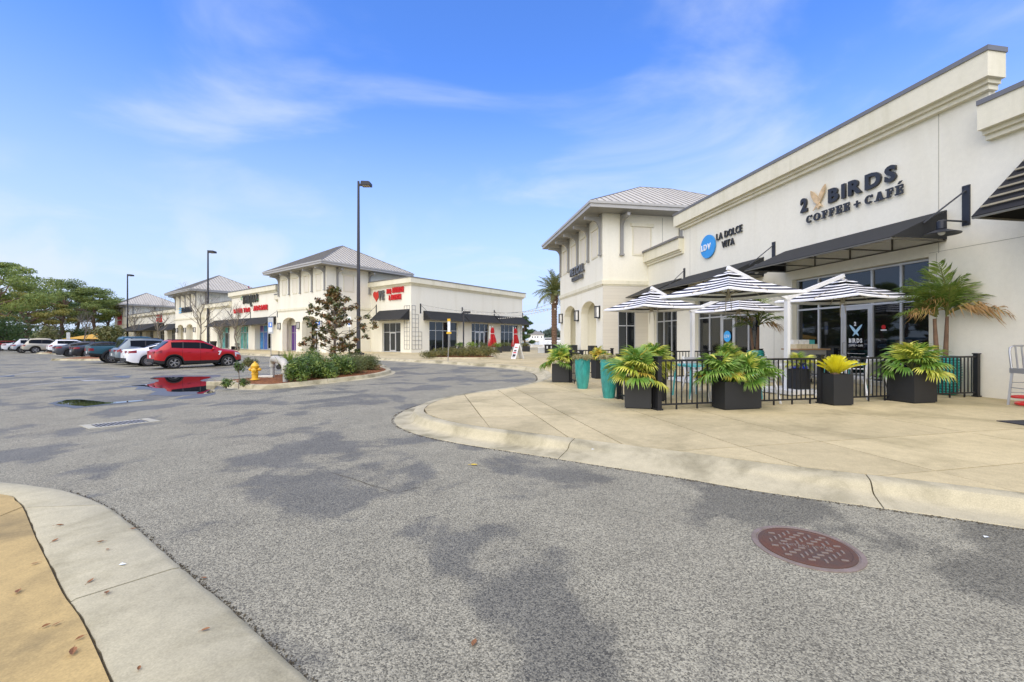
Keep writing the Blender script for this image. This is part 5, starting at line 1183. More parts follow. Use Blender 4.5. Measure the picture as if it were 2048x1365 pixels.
pl=at(530,757,.17); MB().tube([(pl.x-.5,pl.y+.15,pl.z+.03),(pl.x-.1,pl.y+.05,pl.z+.05),(pl.x+.35,pl.y-.02,pl.z+.05)],[.04,.07,.075],10).build('pipe',PIPE,None,smooth=50); o=bpy.context.scene.collection.objects[-1]; tag(o,'short off-white wrapped pipe lying on the pine straw between hydrant and backflow','pipe')
q=at(634,751,.18); e=empty('vent_pipe',q,0,'small white elbow vent pipe at the foot of the green shrubs','pipe'); MB().tube([(0,0,0),(0,0,.2),(-.03,0,.26),(-.1,0,.29),(-.22,0,.27)],.045,10).build('pipe',PIPE,e,smooth=50); MB().tube([(-.2,0,.27),(-.28,0,.25)],.075,10).build('pipe_mouth',BLKP,e)
# small parking island behind + the one under the pickup
for nm,pts in (('parking_island',[(-11.4,22.2),(-9.9,20.9),(-8.6,22.3),(-9.8,25.5),(-12,28.6),(-13.6,29.6),(-14.4,28.3),(-13.4,25.5)]),('parking_island',[(-36.5,33.6),(-33,33.3),(-31.5,34.2),(-33,37.5),(-35.5,40),(-38.5,39)]),('parking_island',[(-56,50),(-50.5,48),(-48.8,50),(-51,54.5),(-57,58.5),(-59,56)])):
    k2,I2_=kerb_island(nm,pts); mulch(k2,I2_,n=500)
bed,I=kerb_island('flower_bed',[(-5.9,29.0),(-4,28.3),(-1.9,28.3),(-.9,29.4),(-1.2,32),(-2.6,34.2),(-5,35),(-6.6,33)],zf=lambda x,y:g(x,y)+.12); mulch(bed,I,n=1500,zf=lambda x,y:g(x,y)+.12)
# ------------------------------------------------------------------ SIGNS
SGR=M('sign_grey',(.42,.43,.42),.5,.3); SBL=M('sign_blue',(.03,.17,.6),.4); SWH=M('sign_white',(.75,.77,.76),.4); SYE=M('sign_yellow',(.72,.42,.01),.4); SRE=M('sign_red',(.45,.015,.02),.4); SGN=M('sign_green',(.04,.2,.12),.4)
def post_sign(px,Y,label,panels,top=3.1,z0=.15,pr=.03,name='road_sign',rz=0):
    p=on(px,Y,z0); e=empty(name,p,rz,label,'sign')
    MB().tube([(0,0,0),(0,0,top-p.z)],pr,8).build('post',GALV,e)
    for i,(x0,x1,za,zb,m,nm) in enumerate(panels): MB().box(x0,x1,-.06-.004*i,-.05,za-p.z,zb-p.z).build(nm,m,e)
    return e
Y=34.6; e=post_sign(542,Y,'blue and white accessible parking sign mounted before the ARCADE awning',[(-.22,.22,1.95,3.25,SGR,'back_board'),(-.16,.12,2.1,2.45,SWH,'panel'),(-.17,.13,2.46,2.85,SBL,'panel'),(-.06,.06,2.55,2.78,SWH,'symbol')],top=3.25)
e=post_sign(636,34,'blue and white accessible parking sign partly hidden by the magnolia leaves',[(-.17,.17,2.6,2.95,SBL,'panel'),(-.17,.17,2.2,2.58,SWH,'panel'),(-.06,.06,2.68,2.9,SWH,'symbol')],top=2.95)
e=post_sign(699,36.8,'narrow white and pale green notice sign on a post left of the tallest lamp post',[(-.15,.15,2.55,3.45,SWH,'panel'),(-.06,.06,3.15,3.32,SGN,'symbol'),(-.06,.06,2.72,2.86,SBL,'symbol')],top=3.45)
p=on(896,26,.15); e=empty('marker_post',p,0,'slim post with white sleeve between yellow bands at the flower bed','post')
MB().tube([(0,0,0),(.06,0,1.8)],.028,8).build('post',GALV,e); MB().box(-.02,.14,-.05,.05,1.78,2.42).build('sleeve',SWH,e)
b=MB().box(-.03,.15,-.06,.06,2.42,2.58); b.build('yellow_band',SYE,e); MB().box(-.08,.2,-.06,.06,1.66,1.78).build('yellow_band',SYE,e)
# thin lighting mast
p=on(927,38,.15); e=empty('light_mast',p,0,'thin dark mast with a small flat head rising from the planters before the double door','lamp post')
MB().box(-.06,.06,-.06,.06,0,3.75).build('pole',POLE,e); MB().box(-.06,.62,-.15,.15,3.65,3.83).build('lamp_head',POLE,e)
# A-frame board
p=on(1035,29.2,.15); e=empty('a_frame_sign',p,R(8),'white folding A-frame menu board standing on the plaza','sign')
for s,nm in ((-1,'board'),(1,'board')):
    b=MB(); b.add([(-.32,s*.34,0),(.32,s*.34,0),(.32,0+s*.02,1.03),(-.32,0+s*.02,1.03),(-.32,s*.34+.03*-s,0),(.32,s*.34-.03*s,0),(.32,-.01*s,1.0),(-.32,-.01*s,1.0)],[(0,1,2,3),(4,5,6,7),(0,4,5,1),(1,5,6,2),(2,6,7,3),(3,7,4,0)]); o=b.build(nm,WHT,e)
e.rotation_euler[2]=R(-62)
# poster on the side that faces the road
bd=[k for k in col.objects if k.parent is e][0]
for (u,z,m_,w,h_) in ((0,.78,RED,.4,.05),(0,.56,BLKSIGN,.34,.1),(0,.42,RED,.42,.08),(0,.24,BLKSIGN,.4,.14),(0,.13,GREYSIGN,.4,.03)):
    y=-(.34-.32*z/1.03)-.006; sl=.32/1.03
    MB().add([(u-w/2,-(.34-sl*(z-h_/2))-.006,z-h_/2),(u+w/2,-(.34-sl*(z-h_/2))-.006,z-h_/2),(u+w/2,-(.34-sl*(z+h_/2))-.006,z+h_/2),(u-w/2,-(.34-sl*(z+h_/2))-.006,z+h_/2)],[(0,1,2,3)]).build('poster',m_,bd)
# far-left signs
p=on(137,70,0); e=empty('road_sign',p,0,'blank white rectangular sign before the pine trees','sign'); MB().tube([(0,0,0),(0,0,2.2)],.04,6).build('post',GALV,e); MB().box(-.3,.3,-.05,-.03,1.5,2.75).build('panel',SWH,e)
p=on(208,66,0); e=empty('stop_sign',p,0,'red octagonal stop sign before the yellow tent','sign'); MB().tube([(0,0,0),(0,0,2.3)],.04,6).build('post',GALV,e)
MB().prism([(.38*cos(a),1.95+.38*sin(a)) for a in [pi/8+k*pi/4 for k in range(8)]],-.07,-.05).build('panel',SRE,e); word(e,'STOP',-.26,.26,1.85,.2,SWH,.02,.004,y=-.08)
p=on(190,80,0); e=empty('canopy_tent',p,0,'yellow pitched canopy tent at the far end of the car park','tent')
b=MB(); b.add([(-4.2,-2,1.6),(4.2,-2,1.6),(4.2,2,1.6),(-4.2,2,1.6),(1.2,0,2.75)],[(0,1,4),(1,2,4),(2,3,4),(3,0,4)]); b.build('canopy',M('tent_yellow',(.62,.36,.06),.7),e); b=MB(); [b.tube([(x,y,-.2),(x,y,1.6)],.05,6) for x in (-4.1,4.1) for y in (-1.9,1.9)]; b.build('frame',GALV,e)
# ------------------------------------------------------------------ VEGETATION TOOLS
BARK=M('bark_grey',(.16,.125,.09),.9,var=.35,scale=6,bump=.6,bscale=25,bdist=.02); BARKP=M('pine_bark',(.17,.11,.075),.9,var=.35,scale=5,bump=.7,bscale=18,bdist=.03); BARE=M('bare_twig',(.20,.175,.14),.9,var=.2)
def leaves(c,r,n,size,rs,flat=.0,shell=.55,asp=.55,up=.3,droop=None):
    """n little leaf quads through an ellipsoid; returns verts, quads"""
    c=np.asarray(c,float); r=np.asarray(r,float)*np.ones(3)
    d=rs.normal(size=(n,3)); d/=np.linalg.norm(d,axis=1)[:,None]; rad=(shell+(1-shell)*rs.random(n))**.8*np.where(rs.random(n)<.25,rs.random(n),1)
    p=c+d*rad[:,None]*r
    nrm=d*.7+rs.normal(size=(n,3))*.6; nrm[:,2]+=up; nrm/=np.linalg.norm(nrm,axis=1)[:,None]
    t=np.cross(nrm,rs.normal(size=(n,3))); t/=np.linalg.norm(t,axis=1)[:,None]+1e-9; b=np.cross(nrm,t)
    s=size*(.6+.8*rs.random(n))[:,None]
    v=np.stack([p-t*s,p+b*s*asp*.5-t*s*.1,p+t*s,p-b*s*asp*.5-t*s*.1],1).reshape(-1,3)
    return v,np.arange(4*n).reshape(-1,4)
def joinq(parts):
    vs=[];qs=[];o=0
    for v,q in parts: vs.append(v); qs.append(q+o); o+=len(v)
    return np.concatenate(vs),np.concatenate(qs)
def limb(b,p,q,r0,r1,rs,wob=.06,n=4,seg=6):
    p=Vector(p);q=Vector(q); L=(q-p).length; pts=[p.lerp(q,k/n)+Vector(rs.normal(size=3)*wob*L*(0 if k in(0,n) else 1)) for k in range(n+1)]
    b.tube(pts,[r0+(r1-r0)*k/n for k in range(n+1)],seg); return pts
PINE=leafmat('pine_needles',[(.045,.075,.02),(.10,.14,.032),(.16,.195,.046),(.24,.25,.07)],.6,.35,.3)
PINE2=leafmat('dark_evergreen',[(.026,.06,.02),(.06,.105,.03),(.11,.15,.04)],.6,.4,.3)
OLIVE=leafmat('olive_foliage',[(.09,.10,.022),(.18,.17,.036),(.26,.22,.055)],.6,.5,.3)
HOLLY=leafmat('holly_foliage',[(.03,.05,.012),(.075,.08,.02),(.14,.12,.04)],.45,1.2,.15)
def crown_tree(name,label,loc,h,spread,seed,mat,trunk=(.45,.28),pads=26,leafn=520,size=.38,low=.42,bark=BARKP,group='trees beyond the car park',flat=.45,cat='tree',nb=9):
    rs=np.random.default_rng(seed); e=empty(name,loc,0,label,cat,group); b=MB()
    top=h*.78; lean=rs.normal(size=2)*.04*h
    limb(b,(0,0,-.3),(lean[0],lean[1],top),trunk[0],trunk[0]*.35,rs,.02,6,8)
    parts=[]
    for k in range(pads):
        zz=h*(low+(1-low)*((k+.5)/pads)**.8); fr=(zz/h-low)/(1-low); rad=spread*(.35+.65*sin(pi*min(1,.25+.72*fr)))*sqrt(rs.uniform(.05,1)); a=k*2.4+rs.uniform(-.5,.5)
        if fr>.85: rad*=.55
        c=np.array([lean[0]*fr+cos(a)*rad,lean[1]*fr+sin(a)*rad,zz-flat*rad*.25])
        pr=spread*rs.uniform(.15,.30); parts.append(leaves(c,(pr,pr,pr*flat),int(leafn*rs.uniform(.7,1.2)),size,rs,up=.5))
        if k%max(1,pads//nb)==0 or k<3: limb(b,(lean[0]*.6*fr,lean[1]*.6*fr,zz*.72),(c[0],c[1],c[2]),trunk[0]*.28,.03,rs,.07,4,5)
    b.build('trunk',bark,e,smooth=60,fix=False)
    v,q=joinq(parts); fobj('crown',fastmesh('crown',v,q,mat),e); return e
def rough_mass(name,label,loc,r,seed,mat,n=2600,size=.35,group='trees beyond the car park',lumps=9,cat='tree',zc=.5,trunk=True):
    rs=np.random.default_rng(seed); e=empty(name,loc,0,label,cat,group); parts=[]
    for k in range(lumps):
        a=rs.uniform(0,6.28); rr=rs.uniform(.0,.6); zz=rs.uniform(.15,.85)
        c=np.array([cos(a)*rr*r[0],sin(a)*rr*r[1],zz*r[2]*1.0]); pr=rs.uniform(.35,.55); parts.append(leaves(c,(r[0]*pr,r[1]*pr,r[2]*pr*.7),n//lumps,size,rs))
    b=MB(); limb(b,(0,0,-.2),(0,0,r[2]*.6),.03*r[2],.015*r[2],rs,.03,3,6)
    for k in range(5): a=k*1.26; limb(b,(0,0,r[2]*.25),(cos(a)*r[0]*.5,sin(a)*r[1]*.5,r[2]*.6),.015*r[2],.006*r[2],rs,.05,3,5)
    b.build('stem',BARK,e,fix=False); v,q=joinq(parts); fobj('foliage',fastmesh('foliage',v,q,mat),e); return e
def bare_tree(name,label,loc,h,spread,seed,mat=BARE,group='bare winter trees',r0=.09,depth=5,nb=7):
    rs=np.random.default_rng(seed); e=empty(name,loc,0,label,'tree',group); t=MB(); tw=MB()
    def rec(p,d,L,r,k):
        q=p+d*L; pts=limb(t if k<1 else tw,p,q,r,r*.62,rs,.05,3,6 if k<1 else (4 if k<3 else 3))
        if k>=depth: return
        n=nb if k==0 else (3 if k<3 else 2+int(rs.random()<.5))
        for j in range(n):
            f=.35+.65*(j+1)/n if k==0 else .3+.7*rs.random(); s=p.lerp(q,f); a=rs.uniform(0,6.28) if k else j*2.4; el=rs.uniform(.45,.85)
            u=Vector((cos(a),sin(a),0)); nd=(d*cos(el)+u*sin(el)+Vector((0,0,.25))).normalized(); rec(s,nd,L*(rs.uniform(.42,.62) if k==0 else rs.uniform(.5,.75)),r*.5,k+1)
    rec(Vector((0,0,0)),Vector((rs.normal()*.03,rs.normal()*.03,1)).normalized(),h*.62,r0,0)
    t.build('trunk',mat,e,fix=False); tw.build('branches',mat,e,fix=False); return e
# ---- pines and oaks at the far left
T=[ # px, Y, top y px, spread m, kind, label
 (-10,62,522,8.5,PINE,'tall spreading pine cut by the left picture edge'),
 (120,88,560,9.5,PINE,'tall flat-topped pine with forked trunk, highest of the middle group'),
 (60,80,588,6.0,OLIVE,'yellow-green oak between the two tallest pines'),
 (187,92,578,8.0,PINE,'spreading pine just left of the farthest tower roof'),
 (150,104,585,7.0,PINE2,'darker pine behind the forked pine'),
 (88,98,590,8.0,PINE,'pine behind the yellow-green oak'),
 (25,90,608,7.0,OLIVE,'olive tree below the tallest left pine'),
 (215,110,600,7.0,PINE2,'dark low pine touching the farthest tower'),
 (-60,95,560,9,PINE,'pine outside the left edge, seen in shop glass'),]
for i,(px,Y,ty,sp,m_,lb) in enumerate(T):
    p=on(px,Y,-.1); crown_tree('pine_tree' if m_ is not OLIVE else 'oak_tree',lb,p,zat(ty,Y)-p.z,sp,20+i,m_,pads=26 if i<5 else 20,leafn=420,size=.24,low=.5,trunk=(.42,.26),flat=.34)
for i,(px,Y,w,h_,m_,lb) in enumerate([(12,72,8,6.5,PINE2,'dense dark green evergreen at the left edge behind the red hatchback'),(50,84,7,5,PINE2,'dark rounded evergreen behind the silver SUV'),(100,92,8,4.5,OLIVE,'olive thicket behind the round holly'),(150,98,8,4.5,PINE2,'dark thicket behind the blank white sign'),(200,104,8,5,OLIVE,'olive thicket behind the yellow tent'),(236,118,7,7,PINE2,'dark thicket left of the farthest tower wall'),(-40,84,9,10,PINE2,'dark evergreen outside the left edge')]):
    rough_mass('evergreen_thicket',lb,on(px,Y,-.2),(w,w*.7,h_),50+i,m_,n=4200,size=.24,lumps=12)
# tree row that goes on left of the frame (mirrored in the shop windows)
for i,(x,y,h_,sp) in enumerate([(-95,52,15,8),(-104,38,17,9),(-98,24,14,8),(-108,8,16,9),(-96,-8,15,8),(-90,66,13,7)]):
    crown_tree('pine_tree',['pine mirrored at the left of the cafe windows','pine mirrored behind the cafe door lettering','shorter pine mirrored right of the cafe door','pine mirrored in the rightmost cafe pane','pine mirrored at the right edge of the cafe front','low pine mirrored in the window by the corner tower'][i],(x,y,-.3),h_,sp,80+i,PINE,pads=18,leafn=260,size=.6,low=.2,group='pines mirrored in the cafe windows')
rough_mass('holly_bush','round olive-green holly tree between the beige SUV and the white crossover',on(97,55,0),(1.9,1.9,3.5),61,HOLLY,n=5200,size=.16,group='small trees in the car park',lumps=14)
rough_mass('small_magnolia','small loose magnolia in front of the yellow tent and stop sign',on(220,60,0),(2.3,2.0,3.6),62,HOLLY,n=2600,size=.24,group='small trees in the car park',lumps=10)
for i,(px,Y,ty,lb) in enumerate([(172,75,625,'bare tree in front of the dark thicket left of the yellow tent'),(110,82,632,'pale bare tree in front of the pines'),(272,80,618,'bare young tree right of the farthest lamp post'),(318,72,612,'bare young tree under the small red sign'),(402,58,588,'large bare tree before the PREMIER tower'),(478,50,622,'bare tree leaning in front of the teal windows'),(440,52,640,'slender bare tree left of the teal windows')]):
    p=on(px,Y,0); h_=zat(ty,Y); bare_tree('bare_tree',lb,p,h_*1.05,3,120+i,r0=.10,nb=8)
# ---- magnolia in the island
MAG=leafmat('magnolia_leaves',[(.26,.09,.03),(.17,.085,.03),(.10,.085,.028),(.05,.08,.02),(.15,.16,.05)],.3,3.2,.08)
def magnolia(loc,h,w,seed,label):
    rs=np.random.default_rng(seed); e=empty('magnolia_tree',loc,0,label,'tree'); b=MB(); parts=[]
    b.tube([(0,0,0),(.04,0,h*.4),(.0,.03,h*.75),(.05,0,h*.95)],[.07,.055,.03,.012],8)
    for k in range(44):
        f=k/43; z=h*(.17+.79*f); L=w*(.30+.70*sin(pi*min(1,(f*.88+.22))))*rs.uniform(.55,1.12); 
        if .3<f<.42: L*=1.25
        if f>.8: L*=.6
        a=k*2.4+rs.uniform(-.4,.4); q=np.array([cos(a)*L,sin(a)*L,z+L*.25]); limb(b,(0,0,z-.1),q,.02,.006,rs,.06,3,4)
        for t in ((.45,.75,1.0) if k%2 else (.7,1.0)):
            c=np.array([q[0]*t,q[1]*t,(z-.1)+(q[2]-z+.1)*t]); parts.append(leaves(c,(.19,.19,.15),42,.088,rs,asp=.75,shell=.2))
    b.build('trunk',BARK,e,fix=False); v,q=joinq(parts); fobj('leaves',fastmesh('leaves',v,q,MAG),e)
pm=on(668,19.6,.1); magnolia(pm,zat(571,19.6)-pm.z,1.4,5,'bronze and green magnolia tree rising behind the shrubs of the hydrant island')
# ---- shrubs
GRN=leafmat('glossy_green',[(.014,.034,.006),(.035,.07,.012),(.10,.15,.025),(.24,.26,.045)],.35,3.5,.12)
JUN=leafmat('juniper',[(.03,.045,.012),(.07,.085,.022),(.12,.115,.04)],.6,3,.1)
AZA=leafmat('azalea',[(.10,.04,.015),(.07,.08,.02),(.13,.12,.03),(.18,.10,.04)],.6,2.2,.12)
def shrub(label,loc,r,seed,mat,n,size,group,lumps=8,asp=.5,name='shrub'):
    rs=np.random.default_rng(seed); e=empty(name,loc,0,label,'shrub',group); parts=[]
    for k in range(lumps):
        a=k*2.4+rs.uniform(-.4,.4); rr=sqrt(k/lumps)*.62; c=np.array([cos(a)*rr*r[0],sin(a)*rr*r[1],r[2]*rs.uniform(.32,.62)]); pr=rs.uniform(.4,.55); parts.append(leaves(c,(r[0]*pr,r[1]*pr,r[2]*.45),n//lumps,size,rs,asp=asp,shell=.45))
    b=MB(); [limb(b,(0,0,0),(cos(k)*r[0]*.5,sin(k)*r[1]*.5,r[2]*.7),.015,.005,rs,.05,3,4) for k in range(7)]; b.build('stem',BARK,e,fix=False)
    v,q=joinq(parts); fobj('foliage',fastmesh('foliage',v,q,mat),e); return e
G='shrubs on the hydrant island'
for i,(px,Y,h0,r,m_,n,sz,lb) in enumerate([
 (600,14.8,.16,(.58,.55,.84),GRN,4200,.048,'glossy green shrub right beside the backflow pipe'),
 (624,15.7,.16,(.62,.55,.9),GRN,4200,.048,'glossy green shrub second from the backflow pipe'),
 (652,15.5,.16,(.62,.5,.72),GRN,3800,.046,'low glossy green shrub behind the elbow vent pipe'),
 (682,16.5,.16,(.68,.6,.86),GRN,4200,.048,'glossy green shrub directly below the magnolia'),
 (628,17.4,.16,(.8,.6,1.15),GRN,4600,.05,'tallest glossy green shrub left of the magnolia trunk'),
 (706,17.1,.16,(.72,.65,.74),JUN,5200,.035,'dense olive juniper-like mound at the right of the island'),
 (735,18.6,.16,(.75,.7,.78),JUN,4600,.038,'second olive mound at the tip of the island'),
 (712,18.9,.16,(.8,.7,.85),JUN,4600,.038,'olive mound behind the first two')]):
    shrub(lb,on(px,Y,h0),r,200+i,m_,n,sz,G)
def grass_tuft(label,loc,n,h,mat,seed,name='grass_tuft',spread=.5,w=.012):
    rs=np.random.default_rng(seed); b=MB()
    for _ in range(n):
        a=rs.uniform(0,6.28); L=h*rs.uniform(.7,1.1); o=rs.normal(size=2)*.06; d=spread*rs.uniform(.2,1)*L; pts=[(o[0]+cos(a)*d*t*t,o[1]+sin(a)*d*t*t,L*t) for t in (0,.4,.75,1)]; nx,ny=-sin(a)*w,cos(a)*w
        v=[]; [v.extend([(p[0]-nx*k,p[1]-ny*k,p[2]),(p[0]+nx*k,p[1]+ny*k,p[2])]) for p,k in zip(pts,(1,1,.7,.1))]; b.add(v,[(0,1,3,2),(2,3,5,4),(4,5,7,6)])
    o=b.build(name,mat,None,fix=False,loc=loc); tag(o,label,'plant'); return o
LIM=leafmat('lime_grass',[(.10,.16,.02),(.2,.26,.04)],.5,3,.3)
grass_tuft('spiky lime-green grass clump behind the backflow pipe',on(578,15.6,.25),150,.95,LIM,3)
q=on(473,13.6,.05); shrub('small rose sapling with leafy top at the left tip of the island',on(477,13.2,.62),(.2,.2,.34),230,GRN,300,.05,'young plants at the island tip',4)
MB().tube([(0,0,0),(.02,0,.35),(0,.01,.55)],.012,5).build('plant_stake',BARK,None,loc=on(477,13.2,.12)); tag(col.objects[-1],'thin bare stem below the leafy sapling top','stake')
shrub('low leafy plant just left of the hydrant island sapling',on(452,14.0,.05),(.28,.24,.34),231,GRN,380,.055,'young plants at the island tip',4)
shrub('low open plant between the sapling and the hydrant',on(487,13.4,.15),(.24,.2,.3),232,GRN,260,.05,'young plants at the island tip',4)
shrub('small olive-brown bush on the parking island behind the hydrant',on(497,23.5,.1),(.55,.5,.6),233,HOLLY,900,.06,'young plants at the island tip',4)
for i,(px,Y,r) in enumerate([(862,29.3,(.9,.7,.6)),(890,29.6,(1.0,.8,.75)),(921,29.4,(1.0,.8,.7)),(950,29.5,(1.0,.8,.72)),(975,30.0,(.9,.8,.95)),(905,32.2,(1.1,.9,.8)),(945,32.5,(1.1,.9,.85)),(968,33,(.9,.8,.8))]):
    shrub(['azalea at the left end of the flower bed','azalea right behind the slim marker post','reddish azalea third from the left in the flower bed','azalea in the middle of the flower bed front','tallest azalea at the right end of the flower bed','azalea in the back row below the four-light window','azalea in the back row before the double door','azalea in the back row nearest the red umbrella'][i],on(px,Y,.22),r,240+i,AZA,2200,.055,'azaleas in the flower bed',6)
# ---- fan palms (planter plants): shared frond meshes
def fan_mesh(seed,L=.42,n=23,spread=2.7,w=.030,droop=.35,mat=None):
    rs=np.random.default_rng(seed); b=MB(); b.tube([(0,0,0),(L*.3,0,.12),(L*.62,0,.14)],[.006,.005,.004],4,1)
    o=Vector((L*.6,0,.14))
    for k in range(n):
        a=-spread/2+spread*k/(n-1)+rs.uniform(-.04,.04); l=L*(.95-.25*abs(a)/1.3)*rs.uniform(.85,1.1); dz=-droop*rs.uniform(.5,1.4)
        d=Vector((cos(a),sin(a),.15*cos(a*1.2))); nn=Vector((-sin(a),cos(a),0))*w*.5
        p1=o+d*l*.45+Vector((0,0,.02)); p2=o+d*l*.8+Vector((0,0,dz*l*.25)); p3=o+d*l+Vector((0,0,dz*l*.9))
        up=Vector((0,0,w*.35))
        b.add([o,p1-nn+up,p1-up*.5,p1+nn+up,p2-nn*.8+up,p2,p2+nn*.8+up,p3],[(0,2,1),(0,3,2),(1,2,5,4),(2,3,6,5),(4,5,7),(5,6,7)],0)
    return b.mesh('frond',[mat,STEMG],fix=False)
STEMG=M('palm_stem',(.12,.14,.03),.5)
FG=leafmat('fan_green',[(.03,.10,.012),(.09,.19,.03),(.2,.27,.05)],.35,3,.3); FY=leafmat('fan_yellow_green',[(.14,.2,.02),(.30,.34,.05),(.5,.46,.1)],.4,4,.3); FX=leafmat('fan_straw',[(.4,.28,.04),(.55,.42,.08)],.6,4,.3)
FM=[fan_mesh(s,mat=m_,L=L) for s,m_,L in ((1,FG,.42),(2,FG,.38),(3,FY,.40),(4,FY,.36),(5,FX,.34))]
def fan_palm(label,loc,n,seed,scale=1.0,bias=(.5,.35,.15),group='fan palms in the black planters',name='fan_palm'):
    rs=np.random.default_rng(seed); e=empty(name,loc,0,label,'plant',group)
    for k in range(n):
        f=k/n; el=R(68)-R(92)*f+rs.uniform(-.15,.15); u=rs.random(); m_=FM[(0 if rs.random()<.5 else 1) if u<bias[0] else ((2 if rs.random()<.5 else 3) if u<bias[0]+bias[1] else 4)]
        inst('frond',m_,e,(0,0,0),(rs.uniform(-.5,.5),-el,k*2.4+rs.uniform(-.3,.3)),scale*rs.uniform(.85,1.15))
    return e
# sago (yellow, stiff plumes)
SAG=leafmat('sago_yellow',[(.28,.30,.015),(.52,.46,.02),(.68,.48,.03)],.4,4,.25)
def sago_mesh(seed):
    rs=np.random.default_rng(seed); b=MB(); L=.5; pts=[Vector((L*t,0,.10*sin(t*2.2))) for t in np.linspace(0,1,7)]; b.tube(pts,[.006]*6+[.002],4)
    for k in range(30):
        t=.12+.86*k/29; p=Vector((L*t,0,.10*sin(t*2.2)))
        for s in (-1,1):
            l=.11*sin(pi*min(1,.18+t*.75))+.02; d=Vector((.55,s*.75,.35)).normalized(); q=p+d*l; n2=Vector((.009,0,0)); b.add([p-n2,p+n2,q],[(0,1,2)])
    return b.mesh('frond',SAG,fix=False)
SM=[sago_mesh(1),sago_mesh(2)]
# ---- pinnate palms
def pinnate_mesh(L,ll,n,mat,seed,arch=.9,w=.035,droop=.4,shag=.15):
    rs=np.random.default_rng(seed); b=MB(); P=lambda t:Vector((L*(t-.12*t*t*arch),0,L*(.35*t-arch*.55*t*t)))
    b.tube([P(t) for t in np.linspace(0,1,9)],[.022*L*(1-.85*t) for t in np.linspace(0,1,9)],5,1)
    for k in range(n):
        t=.16+.84*k/(n-1); p=P(t); T=(P(min(1,t+.02))-P(t-.02)).normalized()
        for s in (-1,1):
            l=ll*sin(pi*min(1,.22+t*.68))*rs.uniform(.8,1.15); d=(T*.75+Vector((0,s*.8,.12))+Vector(rs.normal(size=3)*shag)).normalized(); m_=p+d*l*.5; q=p+d*l+Vector((0,0,-droop*l)); nn=T*w*.5
            b.add([p-nn*.4,p+nn*.4,m_+nn,m_-nn,q],[(0,1,2,3),(3,2,4)])
    return b.mesh('frond',[mat,STEMG],fix=False)
ADG=leafmat('palm_leaf_green',[(.03,.07,.012),(.08,.13,.02),(.16,.2,.04)],.4,2,.25); ADB=leafmat('palm_leaf_brown',[(.16,.09,.03),(.30,.18,.07),(.2,.2,.05)],.7,3,.2)
DPG=leafmat('date_palm_leaf',[(.05,.07,.02),(.10,.12,.04),(.17,.16,.06)],.5,1,.2)
AM=[pinnate_mesh(1.0,.42,24,ADG,1),pinnate_mesh(1.0,.40,22,ADG,2,arch=.5),pinnate_mesh(.95,.36,20,ADB,3,arch=1.35,droop=1.0,shag=.3)]
PTR=M('palm_trunk',(.17,.10,.06),.8,var=.3,scale=8)
def potted_palm(label,loc,trunks,fronds,seed,group='potted palms on the cafe patio'):
    e=empty('potted_palm',loc,0,label,'palm',group); rs=np.random.default_rng(seed)
    for (x,y,h_,lx) in trunks: MB().tube([(x,y,0),(x+lx*.5,y,h_*.5),(x+lx,y,h_)],[.05,.042,.03],8).build('trunk',PTR,e,smooth=60)
    for (x,y,z,az,el,k,s) in fronds: inst('frond',AM[k],e,(x,y,z),(rs.uniform(-.2,.2),-R(el),R(az)),s)
    return e
# ---- date palm
p=on(1108.5,48,.15); e=empty('date_palm',p,0,'tall date palm with diamond-patterned trunk left of the arcade tower','palm'); rs=np.random.default_rng(9)
H=zat(588,48)-p.z
b=MB(); prof=[]; n=46
for k in range(n): z=H*k/(n-1); r_=.30+(.1 if k<3 else 0)+(.12 if k>n-10 else 0)+(.025 if k%2 else -.02); prof.append((r_,z))
b.lathe(prof,12); b.build('trunk',PTR,e,smooth=20)
b=MB()
for k in range(260):
    a=k*2.4; z=H*(.05+.95*k/260); r_=.3+(.12 if z>H*.8 else 0); d=Vector((cos(a),sin(a),0)); c=d*r_+Vector((0,0,z)); t_=Vector((-d.y,d.x,0))*.07; b.add([c-t_,c+t_,c+d*.09+Vector((0,0,.1))],[(0,1,2)])
b.build('frond_stub',PTR,e,fix=False,kind='stuff')
DM=[pinnate_mesh(2.7,.62,34,DPG,5,arch=.75,w=.05),pinnate_mesh(2.6,.6,34,DPG,6,arch=1.2,w=.05)]
for k in range(54): inst('frond',DM[0 if k<26 else 1],e,(0,0,H),(rs.uniform(-.3,.3),-R(82-105*k/54+rs.uniform(-8,8)),k*2.4),rs.uniform(.85,1.1))
# ------------------------------------------------------------------ PATIO
PB=M('planter_black',(.016,.017,.018),.55,var=.1,scale=4); SOIL=M('soil',(.03,.02,.012),.95)
def planter(label,c,w,d,h,rz,name='planter_box',group='black planter boxes around the patio',feet=True):
    e=empty(name,c,rz,label,'planter',group); b=MB(); t=.03
    b.box(-w/2,w/2,-d/2,-d/2+t,.02,h); b.box(-w/2,w/2,d/2-t,d/2,.02,h); b.box(-w/2,-w/2+t,-d/2+t,d/2-t,.02,h); b.box(w/2-t,w/2,-d/2+t,d/2-t,.02,h); b.box(-w/2+.02,w/2-.02,-d/2+.02,d/2-.02,0,.03); b.build('box',PB,e)
    MB().box(-w/2+t,w/2-t,-d/2+t,d/2-t,h-.1,h-.06).build('soil',SOIL,e); return e
AF=atan2(.23,1.0)
def w2(p,q=.15): return Vector((p[0],p[1],q+float(g(p[0],p[1]))))
Pa=(2.42,8.22); Pb=(4.12+.15,8.12); Pc=(6.52,8.62); Pd=(8.42,8.98); Pe=(1.5,13.2); Pf=(2.95,14.4)
planter('black planter box at the front corner of the patio railing',w2(Pa),.48,.40,.56,AF+R(-28)); planter('widest black planter box on the long railing, second from the corner',w2(Pb),.80,.36,.52,AF)
